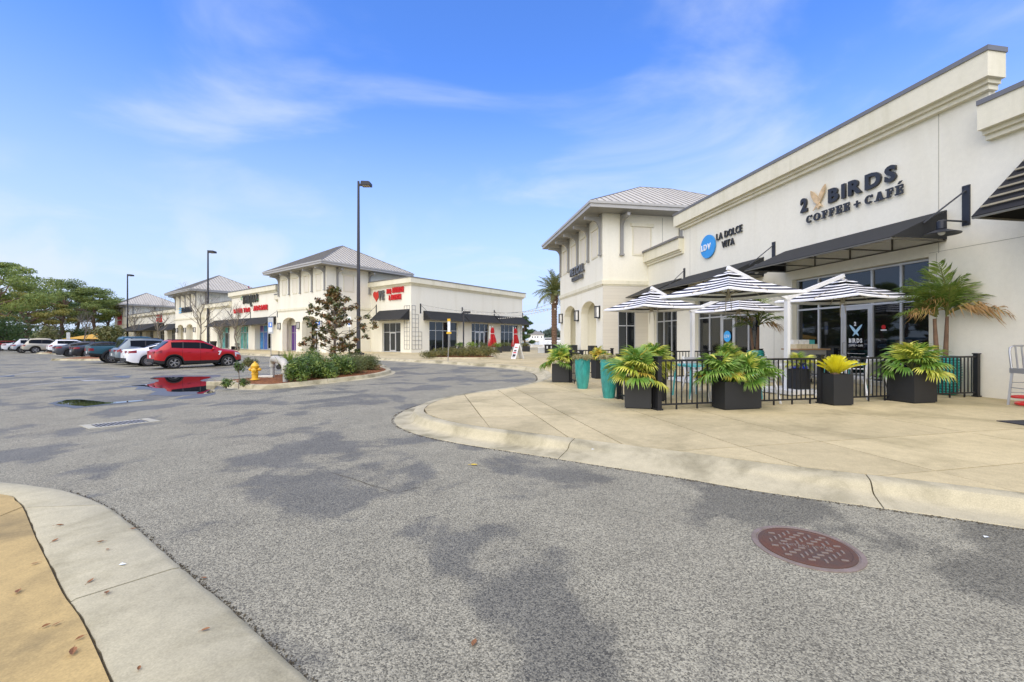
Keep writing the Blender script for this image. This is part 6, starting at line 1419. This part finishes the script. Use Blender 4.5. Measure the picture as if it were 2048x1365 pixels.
planter('black planter box under the yellow sago plume plant',w2(Pc),.42,.42,.62,AF+R(-8)); planter('black planter box near the wall end of the railing',w2(Pd),.62,.5,.66,AF)
planter('black planter box left of the first teal urn',w2(Pe),.52,.42,.55,AF+R(-20)); planter('black planter box behind and between the two teal urns',w2(Pf),.42,.4,.6,AF)
fan_palm('yellow-green fan palm in the front corner planter',w2(Pa,.15+.50),32,301,1.12,(.3,.5,.2)); fan_palm('second fan palm behind the corner planter, yellower, leaning over the railing',w2((3.0,9.15),.15+.62),26,302,1.05,(.25,.6,.15))
fan_palm('fan palm at the left of the widest planter with drooping yellow leaves',w2((4.0,8.2),.15+.50),28,303,1.0,(.55,.3,.15)); fan_palm('deep green fan palm at the right of the widest planter',w2((4.55,8.2),.15+.48),26,304,.98,(.75,.2,.05))
fan_palm('bright green fan palm in the planter near the wall end',w2(Pd,.15+.60),32,305,1.1,(.6,.35,.05)); fan_palm('lime fan palm left of the first teal urn',w2(Pe,.15+.5),26,306,1.05,(.35,.55,.1)); fan_palm('orange-tinged fan palm between the two teal urns',w2(Pf,.15+.6),20,307,.85,(.15,.45,.4))
planter('black planter box inside the patio behind the corner palm',w2((3.0,9.15)),.4,.4,.62,AF)
fan_palm('dark green fan palm inside the patio left of the wide striped umbrella post',w2((6.0,11.8),.15+.68),22,308,.9,(.7,.25,.05)); planter('black planter box inside the patio before the blue LDV door',w2((6.0,11.8)),.5,.4,.68,AF)
e=empty('sago_palm',w2(Pc,.15+.56),0,'stiff yellow sago plume plant in the narrow planter','plant'); rs=np.random.default_rng(4)
for k in range(40): inst('frond',SM[k%2],e,(0,0,0),(rs.uniform(-.4,.4),-R(84-68*k/40+rs.uniform(-6,6)),k*2.4),rs.uniform(.8,1.05)*(.75+.35*k/40))
MB().lathe([(.06,-.05),(.09,.0),(.07,.08),(.02,.12)],10).build('stem',PTR,e)
fan_palm('lime plume plant in the patio behind the sago planter',w2((6.9,10.3),.15+.62),14,309,.7,(.2,.7,.1)); planter('small black planter box behind the sago planter',w2((6.9,10.3)),.36,.36,.6,AF)
# teal urns
TEAL=M('teal_glaze',(.02,.27,.25),.22,var=.45,scale=5,coat=.6,c2=(.05,.42,.36),stretch=(1,1,.35)); SUCC=leafmat('trailing_succulent',[(.10,.10,.04),(.2,.18,.08),(.3,.26,.13)],.6,6,.1)
def carved(prof,n,flutes,amp,seed):
    rs=np.random.default_rng(seed); vs=[];fs=[];m=len(prof)
    for i,(r,z) in enumerate(prof):
        for k in range(n):
            a=2*pi*k/n; rr=r+(amp*(sin(a*flutes+2.2*sin(z*23+k*.3)+z*9)) if 1<i<m-3 else 0); vs.append((rr*cos(a),rr*sin(a),z))
    for i in range(m-1):
        for k in range(n): k2=(k+1)%n; fs.append((i*n+k,i*n+k2,(i+1)*n+k2,(i+1)*n+k))
    return vs,fs
def urn(label,c,r,h,seed):
    e=empty('teal_urn',c,0,label,'urn','teal glazed urns'); prof=[(.0001,0),(r*.66,.0)]+[(r*(.66+.34*sin(min(1,t*1.35)*pi/2)),h*t) for t in np.linspace(.02,.97,22)]+[(r*1.03,h*.975),(r*1.04,h),(r*.92,h),(r*.9,h*.93),(.0001,h*.93)]
    v,f=carved(prof,56,21,r*.028,seed); MB().add(v,f).build('pot',TEAL,e,smooth=60,fix=False)
    rs=np.random.default_rng(seed); parts=[leaves((rs.normal()*r*.55,rs.normal()*r*.55,h+.035),(r*.6,r*.6,.085),230,.022,rs,asp=.6,shell=.2) for _ in range(12)]
    v,q=joinq(parts); fobj('succulent',fastmesh('succulent',v,q,SUCC),e)
urn('tall teal glazed urn left of the patio opening',w2((1.885,11.4)),.2,.80,1); urn('tall teal glazed urn right of the patio opening beside the railing post',w2((2.17,9.55)),.185,.86,2)
# ribbed teal pots with palms
def ribbed(label,c,r,h):
    e=empty('ribbed_pot',c,0,label,'pot','teal ribbed pots'); prof=[(r*.62,0)]
    n=14
    for k in range(n): z=h*(.03+.92*k/n); rr=r*(.66+.36*sin(pi*(.12+.68*k/n))); prof+= [(rr,z),(rr+.018,z+h*.02),(rr+.018,z+h*.045),(rr,z+h*.06)]
    prof+=[(r*.9,h),(r*.82,h),(r*.8,h-.06),(.0001,h-.06)]; MB().lathe([(.0001,0)]+prof,28,cap=False).build('pot',TEAL,e,smooth=40)
ribbed('squat ribbed teal pot holding the palm at the wall end of the railing',w2((10.27,10.12)),.27,.92); ribbed('ribbed teal pot holding the palm by the wall pier',w2((8.1,14.2)),.28,.95)
potted_palm('double-stemmed potted palm with one hanging brown frond against the bare wall',w2((10.2,10.12),.15+.85),[(-.12,0,.95,-.06),(.08,.0,1.0,.04)],
 [(-.15,0,1.0,185,38,0,1.05),(-.15,0,1.0,150,58,1,1.05),(-.15,0,1.0,215,62,0,.95),(-.15,0,1.0,178,12,0,.95),(-.15,0,1.0,200,20,1,.8),(.12,0,1.05,95,78,1,1.15),(.12,0,1.05,190,75,1,1.3),(.12,0,1.05,-10,52,0,1.0),(.12,0,1.05,-35,38,0,1.0),(.12,0,1.05,-60,22,2,1.15),(.12,0,1.05,200,48,2,.9),(.12,0,1.05,-100,55,1,.9),(.12,0,1.05,150,65,1,1.2),(.12,0,1.05,-75,30,2,.9),(.1,0,1.0,-120,70,1,.8),(-.1,0,1.05,170,50,0,1.1),(-.1,0,1.05,-150,45,0,1.0),(.1,0,1.05,-20,62,0,1.05),(.1,0,1.05,-130,40,1,.95),(-.12,0,1.0,195,28,2,.9),(.12,0,1.05,60,60,0,1.0),(.1,0,1.05,-50,66,1,1.0)],1)
potted_palm('potted palm between the two cafe fronts, crown under the striped umbrella',w2((8.1,14.2),.15+.88),[(-.08,0,.8,-.08),(.05,0,.85,.05)],
 [(-.1,0,.85,185,30,0,1.0),(-.1,0,.85,160,60,1,1.1),(-.1,0,.85,205,10,0,.9),(.1,0,.9,-10,45,0,.95),(.1,0,.9,20,70,1,1.0),(.1,0,.9,-40,25,0,.9),(.1,0,.9,200,75,1,1.2),(.1,0,.9,-90,50,1,.8),(.1,0,.9,-20,15,2,.8),(-.1,0,.9,230,40,2,.8)],2)
# ---- railing: every picket a part
PICK=MB().box(-.0095,.0095,-.0095,.0095,.10,.90).mesh('picket',BLK); FOOTM=MB().box(-.012,.012,-.012,.012,0,.1).mesh('rail_foot',BLK)
def railing(label,a,c,posts,h=.94,group='black railings of the patio',sp=.108):
    a=np.array(a,float); c=np.array(c,float); L=np.linalg.norm(c-a); rz=atan2(*(c-a)[::-1]); e=empty('railing',w2(a),rz,label,'railing',group)
    ps=sorted(posts)
    for s in ps:
        MB().box(s-.042,s+.042,-.042,.042,.0,h+.03).box(s-.055,s+.055,-.055,.055,h+.03,h+.055).box(s-.06,s+.06,-.06,.06,0,.03).build('post',BLK,e)
    for s0,s1 in zip(ps[:-1],ps[1:]):
        x0,x1=s0+.042,s1-.042
        MB().box(x0,x1,-.025,.025,h-.045,h-.008).build('top_rail',BLK,e); MB().box(x0,x1,-.016,.016,.085,.115).build('bottom_rail',BLK,e)
        n=max(1,int((x1-x0)/sp)); st=(x1-x0)/n
        for k in range(1,n): inst('picket',PICK,e,(x0+k*st,0,0),label=None)
        for k in range(3,n,4): inst('rail_foot',FOOTM,e,(x0+k*st,0,0))
    return e
Fa=np.array([2.71,7.89]); Fb=np.array([10.62,9.74]); LL=np.linalg.norm(Fb-Fa)
railing('long black railing along the front of the cafe patio up to the wall',Fa,Fb,[0,1.30,3.70,5.55,LL-.02])
railing('short black railing from the front corner back to the second teal urn',(2.68,7.98),(2.35,9.42),[.02,1.45])
railing('short black railing beside the planter left of the first urn',(1.78,13.0),(1.95,11.85),[.03,1.1])
railing('black railing across the patio seen behind the teal urns',(1.95,15.3),(3.7,15.65),[.03,1.75])
railing('rear black railing between the patio and the corner tower, behind the umbrella post',(4.3,13.9),(8.6,14.7),[.03,2.2,4.35])
# ---- umbrellas: striped square canopies on double cantilever masts
CW=M('canvas_white',(.80,.80,.80),.8,bump=.2,bscale=200); CN=M('canvas_navy',(.022,.024,.035),.8,bump=.2,bscale=200); WOOD=M('umbrella_wood',(.45,.40,.30),.6)
def canopy(b,c,half,zr,za,rz,bands=10,vent=True):
    ca,sa=cos(rz),sin(rz)
    def pt(u,v,z): return (c[0]+ca*u-sa*v,c[1]+sa*u+ca*v,z)
    n=6
    def ring(t):     # t 0 apex..1 rim; square ring with edge sag and concave profile
        h=half*t; P=[]
        z=za-(za-zr)*(t**.92)
        for side in range(4):
            for k in range(n):
                u=-1+2*k/n; sag=.055*(1-u*u)*t; bow=-.035*(1-u*u)*t*half
                x,y=[(u,-1),(1,u),(-u,1),(-1,-u)][side]; nx,ny=[(0,-1),(1,0),(0,1),(-1,0)][side]
                P.append(pt(x*h+nx*bow,y*h+ny*bow,z+sag*(-.6)+.0))
        return P
    ts=[.10]
    for k in range(bands): ts.append(ts[-1]+.9/bands*(1.15 if k%2==0 else .85))
    rings=[ring(t) for t in ts]; m=4*n
    for i in range(bands):
        o=[*rings[i],*rings[i+1]]; b.add(o,[(k,(k+1)%m,m+(k+1)%m,m+k) for k in range(m)],(i+1)%2)
    # valance-less hem thickness
    lo=[(x,y,z-.035) for x,y,z in rings[-1]]; b.add([*rings[-1],*lo],[(k,(k+1)%m,m+(k+1)%m,m+k) for k in range(m)],0)
    # vent cap
    for i in range(3):
        t0,t1=.0+.07*i,.07*(i+1); r0=[(x,y,z+.06) for x,y,z in ring(max(t0,.004))]; r1=[(x,y,z+.06) for x,y,z in ring(t1)]; b.add([*r0,*r1],[(k,(k+1)%m,m+(k+1)%m,m+k) for k in range(m)],i%2)
    return pt
def double_umbrella(label,mast,rz,arm,h,half,dz=0,group='striped double cantilever umbrellas',asym=(1,1)):
    e=empty('cantilever_umbrella',w2(mast),rz,label,'umbrella',group)
    MB().box(-.5,.5,-.5,.5,.03,.12).box(-.42,.42,-.42,.42,0,.03).build('base',WHT,e); MB().box(-.048,.048,-.048,.048,.12,h).build('mast',WHT,e); MB().box(-.065,.065,-.06,.06,h-.06,h+.04).build('mast_head',WHT,e)
    for s,asy in ((-1,asym[0]),(1,asym[1])):
        ax=arm*asy; top=(s*ax,0,h+.64+dz)
        MB().bar((s*.05,0,h-.0),(s*(ax+.02),0,h+.63+dz),.075,.09).build('arm',WHT,e)
        b=MB(); pt=canopy(b,(s*ax,0),half,h+.02+dz,h+.50+dz,0); o=b.build('canopy',[CW,CN],e,fix=False)
        r=MB(); r.tube([(s*ax,0,h+.62+dz),(s*ax,0,h-.08+dz)],.03,8)
        for k in range(8):
            a=k*pi/4; rr=half*(1.38 if k%2 else .96); r.tube([(s*ax,0,h+.44+dz),(s*ax+cos(a)*rr,sin(a)*rr,h+.0+dz)],.011,5); r.tube([(s*ax,0,h+.0+dz),(s*ax+cos(a)*rr*.5,sin(a)*rr*.5,h+.25+dz)],.009,5)
        r.lathe([(.05,-.03),(.05,.05)],10,c=(s*ax,0,h-.04+dz)); r.build('rib_frame',WOOD,e)
        MB().tube([(s*ax+.06,0,h-.05+dz),(s*ax+.09,0,h-.35+dz),(s*ax+.12,0,h-.05+dz)],.006,4).tube([(s*ax-.06,.03,h-.05+dz),(s*ax-.05,.03,h-.45+dz),(s*ax-.02,.03,h-.05+dz)],.006,4).build('cord',WOOD,e)
    return e
double_umbrella('white double cantilever umbrella with two large navy striped canopies before the cafe door',(6.72,10.42),AF+R(5.5),1.88,2.33,1.07,asym=(.97,1.03))
double_umbrella('white double cantilever umbrella with smaller looking striped canopies farther back',(5.58,13.2),AF+R(5.5),1.62,2.22,1.02,asym=(.92,1.12))
# ---- tables and chairs
TT=M('teal_table',(.08,.38,.38),.4,var=.1); MESHG=M('grey_mesh',(.42,.42,.42),.7,var=.1,scale=60)
def bistro_table(label,c,rz,w=.75):
    e=empty('patio_table',w2(c),rz,label,'table','teal patio tables'); MB().box(-w/2,w/2,-w/2,w/2,.70,.74).build('table_top',TT,e)
    for x in (-1,1):
        for y in (-1,1): MB().bar((x*w*.36,y*w*.36,.70),(x*w*.43,y*w*.43,0),.035).build('leg',TT,e)
    return e
def patio_chair(label,c,rz):
    e=empty('patio_chair',w2(c),rz,label,'chair','white patio chairs with grey mesh')
    MB().box(-.23,.23,-.22,.22,.43,.455).build('seat',MESHG,e)
    b=MB(); b.add([(-.2,.22,.5),(.2,.22,.5),(.2,.3,.86),(-.2,.3,.86),(-.2,.235,.5),(.2,.235,.5),(.2,.315,.86),(-.2,.315,.86)],[(0,1,2,3),(4,5,6,7),(0,4,5,1),(1,5,6,2),(2,6,7,3),(3,7,4,0)]); b.build('backrest',MESHG,e)
    for s in (-1,1):
        MB().bar((s*.23,-.20,.43),(s*.26,-.27,0),.034).build('leg',WHT,e); MB().bar((s*.23,.2,.43),(s*.26,.33,0),.034).build('leg',WHT,e)
        b=MB(); b.bar((s*.225,.21,.40),(s*.225,.315,.88),.034); b.bar((s*.24,-.22,.64),(s*.235,.25,.66),.04,.025); b.bar((s*.24,-.21,.43),(s*.24,-.22,.64),.03); b.build('arm_frame',WHT,e)
    return e
bistro_table('teal square table behind the corner fan palm',(4.15,9.75),AF); bistro_table('teal square table left of the yellow sago plant',(5.1,9.6),AF); bistro_table('teal square table in front of the cafe door',(8.05,10.35),AF+.1)
for c,rz,lb in (((3.15,9.85),R(110),'white chair left of the first teal table'),((4.2,9.05),R(195),'white mesh chair with its back to the railing at the first teal table'),((5.15,8.95),R(188),'white mesh chair with its back to the railing at the second teal table'),((4.6,10.5),R(10),'white chair on the far side of the first teal table'),
 ((7.35,10.0),R(80),'white chair left of the table before the cafe door'),((8.85,10.6),R(-75),'white chair right of the table before the cafe door'),((7.0,11.3),R(40),'white chair beside the umbrella base'),((7.95,9.6),R(185),'white chair between the sago planter and the table by the cafe door')): patio_chair(lb,c,rz)
# ---- service cart with cups, blue jugs
e=empty('service_cart',w2((8.75,12.75)),angN+pi/2+pi,'grey metal drawer cart left of the cafe door','cart'); e.rotation_euler[2]=AF
b=MB(); b.box(-.5,.5,-.25,.25,.62,1.0); b.build('cabinet',M('cart_steel',(.33,.33,.32),.4,.5),e)
for k in range(3): MB().box(-.48,.48,-.262,-.25,.64+k*.12,.745+k*.12).build('drawer',M('drawer_front',(.38,.38,.36),.4,.4),e)
MB().box(-.55,.6,-.3,.3,1.0,1.04).build('worktop',M('worktop_wood',(.35,.22,.12),.5),e); MB().box(-.5,.5,-.25,.25,.22,.26).build('shelf',BLK,e)
b=MB(); [b.box(x-.02,x+.02,y-.02,y+.02,0,.62) for x in (-.48,.48) for y in (-.23,.23)]; b.build('frame',BLK,e)
for k in range(4):
    o=empty('cup_caddy',T_(e,-.38+k*.2,-.05,1.04),AF,['leftmost pale cup caddy on the service cart','second pale cup caddy on the service cart','third pale cup caddy on the service cart','teal-backed cup caddy on the service cart'][k],'caddy','cup caddies on the cart'); MB().box(-.085,.085,-.1,.1,0,.13).build('bin',M('cream_bin',(.62,.55,.38),.6),o); MB().box(-.085,.085,.0,.1,.13,.26).build('cups',[WHT,TT][k==3],o)
for k in range(2):
    o=empty('water_jug',T_(e,-.38+k*.26,-.08,.26),AF,['blue water jug at the left of the cart shelf','blue water jug at the middle of the cart shelf'][k],'jug','blue jugs on the cart shelf'); JB=M('jug_blue',(.012,.035,.5),.25); MB().lathe([(.0001,0),(.115,0),(.12,.03),(.12,.24),(.09,.27),(.04,.29),(.04,.33),(.0001,.33)],16,cap=False).build('jug',JB,o,smooth=40); MB().box(-.05,.05,-.124,-.118,.12,.17).build('label',SWH,o)
# ---- aluminium bar stool and red tube rack at the right edge
ALU=M('brushed_aluminium',(.42,.43,.44),.35,.6,var=.08); RT=M('red_tube',(.62,.02,.02),.3,coat=.4)
e=empty('bar_stool',w2((10.12,8.28)),R(-12),'brushed aluminium bar stool with slatted back at the right picture edge','stool')
MB().box(-.22,.22,-.2,.2,.70,.735).lathe([(.17,.736),(.15,.742),(.0001,.738)],20,cap=False).box(-.225,.225,-.21,-.2,.64,.735).box(-.225,.225,.2,.21,.64,.735).box(-.225,-.215,-.2,.2,.64,.735).box(.215,.225,-.2,.2,.64,.735).build('seat',ALU,e,smooth=30)
for x in (-1,1):
    for y in (-1,1): MB().bar((x*.2,y*.18,.66),(x*.235,y*.22,0),.035).build('leg',ALU,e)
MB().tube([(-.2,.19,.7),(-.21,.22,1.05),(-.19,.24,1.14),(-.12,.245,1.18),(.12,.245,1.18),(.19,.24,1.14),(.21,.22,1.05),(.2,.19,.7)],.018,8).build('back_frame',ALU,e,smooth=60)
for x in (-.1,0,.1): MB().bar((x,.19,.72),(x,.243,1.17),.025,.012).build('slat',ALU,e)
b=MB(); [b.bar((-.22,y,z),(.22,y,z),.014) for y in (-.2,.2) for z in (.25,.45)]; [b.bar((x,-.2,.35),(x,.2,.35),.014) for x in (-.22,.22)]; b.build('stretcher',ALU,e)
e=empty('tube_rack',w2((10.35,8.3)),0,'bright red bent tube rack standing over the bar stool at the right edge','rack')
def loop(r1,r2,z,c=(0,0)): return [(c[0]+r1*cos(a),c[1]+r2*sin(a),z) for a in np.linspace(0,2*pi,25)]
MB().tube(loop(.42,.30,.04),.028,8,cap=False).build('base_loop',RT,e,smooth=60); MB().tube([(-.42,-.27,1.02),(0,-.35,1.02),(.42,-.27,1.02)],.026,8).build('top_bar',RT,e,smooth=60); MB().tube([(.42,-.27,1.02),(.46,-.1,.5),(.42,.0,.04)],.026,8).build('upright',RT,e,smooth=60)
MB().tube(loop(.2,.14,.12,(.2,.5)),.024,8,cap=False).build('small_loop',RT,e,smooth=60)
m=at(2080,853,.158); o=MB().box(-.55,.55,-.35,.35,0,.012).build('door_mat',M('mat_charcoal',(.03,.03,.032),.95,bump=.5,bscale=300),None,loc=w2((8.3,6.5),.152),rz=AF-R(8)); tag(o,'charcoal doormat lying on the pavement at the right picture edge','mat')
# ---- plaza furniture beside the arcade and beyond
def box_planter(px,Y,w,h,label,grp='black planters on the far plaza',plant=None,seed=1,mat=PB):
    c=on(px,Y,.15); planter(label,c,w,w*.6,h,angN,group=grp)
    if plant: shrub('leafy plant in the '+label,c+Vector((0,0,h-.05)),(w*.6,w*.5,.55),seed,plant,700,.07,'plants in the far planters',5)
for i,(px,Y,w,h,lb,pl_) in enumerate([(1145,28.6,.75,.95,'black planter before the farther arch of the arcade',None),(1185,25.2,.6,.95,'black planter before the nearer arch of the arcade',None),
 (921,44,1.0,.6,'black planter left of the thin light mast',GRN),(944,44,1.2,.6,'black planter with lime plant right of the thin light mast',LIM),(966,46,1.0,.6,'black planter between the double door and the red umbrella',JUN),(997,43,1.0,.55,'black planter right of the first red umbrella',LIM),(1012,47,1.4,.6,'wide black planter between the two red umbrellas',JUN),(1052,47,1.1,.6,'black planter right of the A-frame board with orange plant',AZA)]): box_planter(px,Y,w,h,lb,plant=pl_,seed=400+i)
def closed_umbrella(px,Y,label,seed):
    c=on(px,Y,.15); e=empty('closed_umbrella',c,0,label,'umbrella','closed red umbrellas'); RF=M('red_canvas',(.42,.012,.016),.8,var=.2,scale=3); rs=np.random.default_rng(seed); vs=[];fs=[]; n=20
    prof=[(.06,2.72),(.14,2.6),(.20,2.3),(.17,2.0),(.26,1.7),(.38,1.1),(.45,.55),(.42,.45)]
    for r,z in prof:
        for k in range(n): a=2*pi*k/n; rr=r*(1+.22*(1 if k%2 else -1)+rs.normal()*.06); vs.append((rr*cos(a),rr*sin(a),z))
    for i in range(len(prof)-1):
        for k in range(n): fs.append((i*n+k,i*n+(k+1)%n,(i+1)*n+(k+1)%n,(i+1)*n+k))
    MB().add(vs,fs).build('canopy',RF,e,smooth=30); MB().tube([(0,0,0),(0,0,2.85)],.035,8).build('pole',WHT,e); MB().tube([(-.28,-.25,0),(-.28,-.25,2.9)],.045,8).build('mast',WHT,e); MB().lathe([(.3,0),(.3,.06)],16).build('base',BLK,e); MB().tube(loop(.2,.2,2.0),.03,6).build('tie',WHT,e)
closed_umbrella(985,49,'closed red umbrella with white mast, in front of the double door',1); closed_umbrella(1031,53,'closed red umbrella at the far corner of the brunch bar',2)
for i,px in enumerate((1094,1102,1111,1119)):
    c=on(px,41.5+i*.4,.15); e=empty('litter_bin',c,0,['leftmost black bin below the date palm','second black bin below the date palm','third black bin, behind the palm trunk','rightmost black bin next to the arcade'][i],'bin','black bins below the date palm'); MB().box(-.22,.22,-.22,.22,.03,.78).build('body',BLK,e); MB().box(-.25,.25,-.25,.25,.78,.84).build('lid',BLK,e); 
    if i<2: MB().box(-.06,.06,-.235,-.222,.45,.7).build('notice',SWH,e)
c=on(1083,42,.15); e=empty('cool_box',c,0,'pale grey cool box standing left of the black bins','box'); MB().box(-.35,.35,-.25,.25,0,.5).build('body',M('pale_plastic',(.5,.52,.52),.5),e); MB().box(-.37,.37,-.27,.27,.5,.58).build('lid',WHT,e)
e=empty('white_fence',on(1058,75,.1),0,'white picket railing at the waterfront between the buildings','fence'); b=MB().box(-3.5,6.5,-.03,.03,1.15,1.22).box(-3.5,6.5,-.02,.02,.15,.2); b.build('rail',WHT,e)
pm_=MB().box(-.015,.015,-.015,.015,.2,1.15).mesh('picket',WHT); pp=MB().box(-.05,.05,-.05,.05,0,1.3).mesh('post',WHT)
for k in range(60): inst('picket',pm_,e,(-3.4+k*.166,0,0))
for k in range(6): inst('post',pp,e,(-3.5+k*2,0,0))
c=on(552-28,47,.15-.1)
# bench and pot by the blue windows
e=empty('bench',T_(far,-21.0,-.6,0),angF,'dark slatted bench in front of the blue film windows','bench')
b=MB(); [b.box(-.75,.75,-.2+k*.1,-.13+k*.1,.43,.46) for k in range(4)]; b.build('seat',BLK,e); b=MB(); [b.box(-.75,.75,.2,.23,.55+k*.11,.63+k*.11) for k in range(3)]; b.build('backrest',BLK,e)
for x in (-.7,.7): MB().box(x-.03,x+.03,-.22,.24,0,.43).build('leg',BLK,e)
e=empty('flower_pot',T_(far,-29.5,-.3,0),0,'tall black empty pot in front of the green film windows','pot'); MB().lathe([(.28,0),(.42,1.1),(.37,1.1),(.3,.9)],16).build('pot',BLK,e)
# string lights
BULB=M('bulb_glass',(.8,.78,.7),.3)
def strand(label,a,c,sag,n):
    a=Vector(a);c=Vector(c); e=empty('string_lights',a,0,label,'string lights','string lights across the plaza'); P=lambda t:(c-a)*t+Vector((0,0,-sag*4*t*(1-t))); MB().tube([P(k/20) for k in range(21)],.012,4).build('cable',BLK,e)
    bm_=MB().ball((0,0,-.07),.055,6,4).mesh('bulb',BULB)
    for k in range(1,n): inst('bulb',bm_,e,P(k/n))
A1=T_(far,6.9,6.2,4.9); A2=T_(far,6.9,12,4.8); A3=T_(far,6.9,18,4.7); B1=Vector((4.4,47.9,5.0)); B2=Vector((3.7,33.5,4.6))
strand('string of lights from the stepped trellis corner to the date palm',A1,B1,.7,30); strand('string of lights from the middle of the brunch bar to the date palm',A2,B1,.5,24); strand('string of lights from the far end of the brunch bar to the arcade tower',A3,B2,.5,26); strand('lowest string of lights between the brunch bar end and the arcade',T_(far,6.9,18.5,4.0),B2+Vector((0,0,-.6)),.15,24)
# ---- far shore
e=empty('waterfront_house',(on(1072,400,0).x,400,.6),0,'white waterfront house with grey hip roof across the bay','house')
MB().box(-7,7,-5,5,0,5.6).build('wall',WHT,e); MB().add([(-8,-6,5.6),(8,-6,5.6),(8,6,5.6),(-8,6,5.6),(-3,0,8.8),(3,0,8.8)],[(0,1,5,4),(1,2,5),(2,3,4,5),(3,0,4),(0,3,2,1)]).build('roof',M('far_roof',(.2,.19,.17),.8),e)
for x in (-3.5,-1.1,1.3,4.8): MB().box(x-.45,x+.45,-5.06,-5.0,2.6,4.0).build('window',DGLASS,e)
FT=leafmat('far_trees',[(.03,.045,.035),(.05,.07,.045)],.8,.03,.0)
for i,(px,Y,ty,w,lb) in enumerate([(1064,430,663,8,'small distant tree left of the waterfront house roof'),(1078,445,665,7,'small distant tree behind the waterfront house'),(1092,430,660,16,'distant tree left of the palm trunk'),(1106,425,657,16,'distant tree hidden by the palm trunk'),(1118,430,662,14,'distant tree right of the palm trunk'),(1100,420,672,14,'distant low tree under the palm crown')]):
    rough_mass('distant_tree',lb,on(px,Y,.5),(w*.8,w*.6,zat(ty,Y)),500+i,FT,n=900,size=1.5,group='trees across the bay',lumps=7)
p=on(1049,62,.1); crown_tree('oak_tree','dark green tree just behind the far end of the brunch bar',p,zat(636,62),2.2,600,PINE2,trunk=(.2,.1),pads=14,leafn=300,size=.25,low=.2,group='trees across the bay')
for i,(px,Y) in enumerate([(1098,130),(1116,128)]):
    e=empty('moored_boat',(on(px,Y).x,Y,-.15),0,['white boat hull left of the palm trunk by the shore','white boat hull right of the palm trunk by the shore'][i],'boat','boats at the shore'); MB().prism([(-3,-1.1),(2.2,-1.1),(3.6,0),(2.2,1.1),(-3,1.1)],0,1.3,ax='z').build('hull',WHT,e); MB().box(-1.4,.8,-.8,.8,1.3,2.2).build('cabin',WHT,e); MB().box(-1.3,.82,-.82,.82,1.6,2.0).build('window',DGLASS,e)
# ---- fallen leaves and litter
LB=M('dry_leaf',(.24,.085,.025),.7,var=.4,scale=20,c2=(.36,.17,.06)); LY=M('yellow_leaf',(.7,.5,.05),.6); LWm=M('paper_scrap',(.7,.75,.75),.7)
rl=random.Random(8)
def leaf_mesh(s):
    r=random.Random(s); P=[(-.5,0),(-.25,.2),(.1,.24),(.35,.12),(.5,0),(.35,-.12),(.1,-.22),(-.25,-.18)]; b=MB(); c=r.uniform(.1,.35)
    v=[(x*1.0,y,abs(y)*c*2+x*x*.4*r.uniform(.2,1)) for x,y in P]+[(0,0,.0)]; b.add(v,[(i,(i+1)%8,8) for i in range(8)]); b.tube([(-.5,0,.05),(-.75,.03,.02)],.02,3); return b
LM=[leaf_mesh(s) for s in range(4)]
LMe=[b.mesh('fallen_leaf',LB,fix=False) for b in LM]
for i,(x,y,s,lb) in enumerate([(119,1051,.05,'curled dark brown leaf near the far end of the left kerb band'),(110,1081,.045,'thin brown leaf at the inner edge of the left kerb band'),(201,1084,.045,'brown leaf cluster in the middle of the left kerb band'),(215,1099,.03,'small brown leaf just below the leaf cluster'),(266,1058,.04,'pale leaf at the road edge of the left kerb band'),(181,1162,.045,'pale orange leaf above the joint of the kerb band'),(214,1186,.05,'orange leaf lying in the kerb joint'),(408,1156,.04,'brown leaf on the asphalt just beyond the kerb joint'),(37,1183,.055,'orange leaf on the ochre pavement at the left'),(70,1127,.04,'pale leaf on the ochre pavement near the kerb band'),(146,1304,.06,'dark brown leaf near the bottom of the ochre pavement'),(411,1259,.04,'reddish crumpled leaf on the kerb band near the bottom'),(92,1252,.035,'thin twig-like leaf on the ochre pavement'),(113,1248,.035,'narrow brown leaf beside the thin twig-like one'),(278,1337,.03,'faint pale leaf at the bottom of the kerb band'),(948,1286,.06,'lone orange-brown leaf on the asphalt at the bottom centre'),(160,1276,.035,'small red-brown leaf at the inner kerb joint')]):
    p=at(x,y,.03); 
    if y==1286 or x==408: p=at(x,y,.006)
    o=bpy.data.objects.new('fallen_leaf',LMe[i%4]); col.objects.link(o); o.location=p; o.rotation_euler=(rl.uniform(-.2,.2),rl.uniform(-.2,.2),rl.uniform(0,6)); o.scale=(s,s,s); tag(o,lb,'leaf','fallen leaves on the ground')
o=bpy.data.objects.new('fallen_leaf',LM[1].mesh('fallen_leaf',LY,fix=False)); col.objects.link(o); o.location=at(948,930,.006); o.scale=(.09,)*3; tag(o,'bright yellow leaf on the asphalt left of the kerb ramp','leaf','fallen leaves on the ground')
for x,y,h,lb in ((1186,899,.158,'small white paper scrap on the tan pavement near the ramp'),(245,1129,.03,'small white scrap on the left kerb band'),(1972,1074,.01,'pale scrap on the asphalt at the right')):
    p=at(x,y,h); o=MB().add([(-.018,-.007,0),(.012,-.011,.004),(.02,.006,.001),(-.012,.01,.006)],[(0,1,2),(0,2,3)]).build('paper_scrap',LWm,None,loc=p,fix=False); tag(o,lb,'litter')
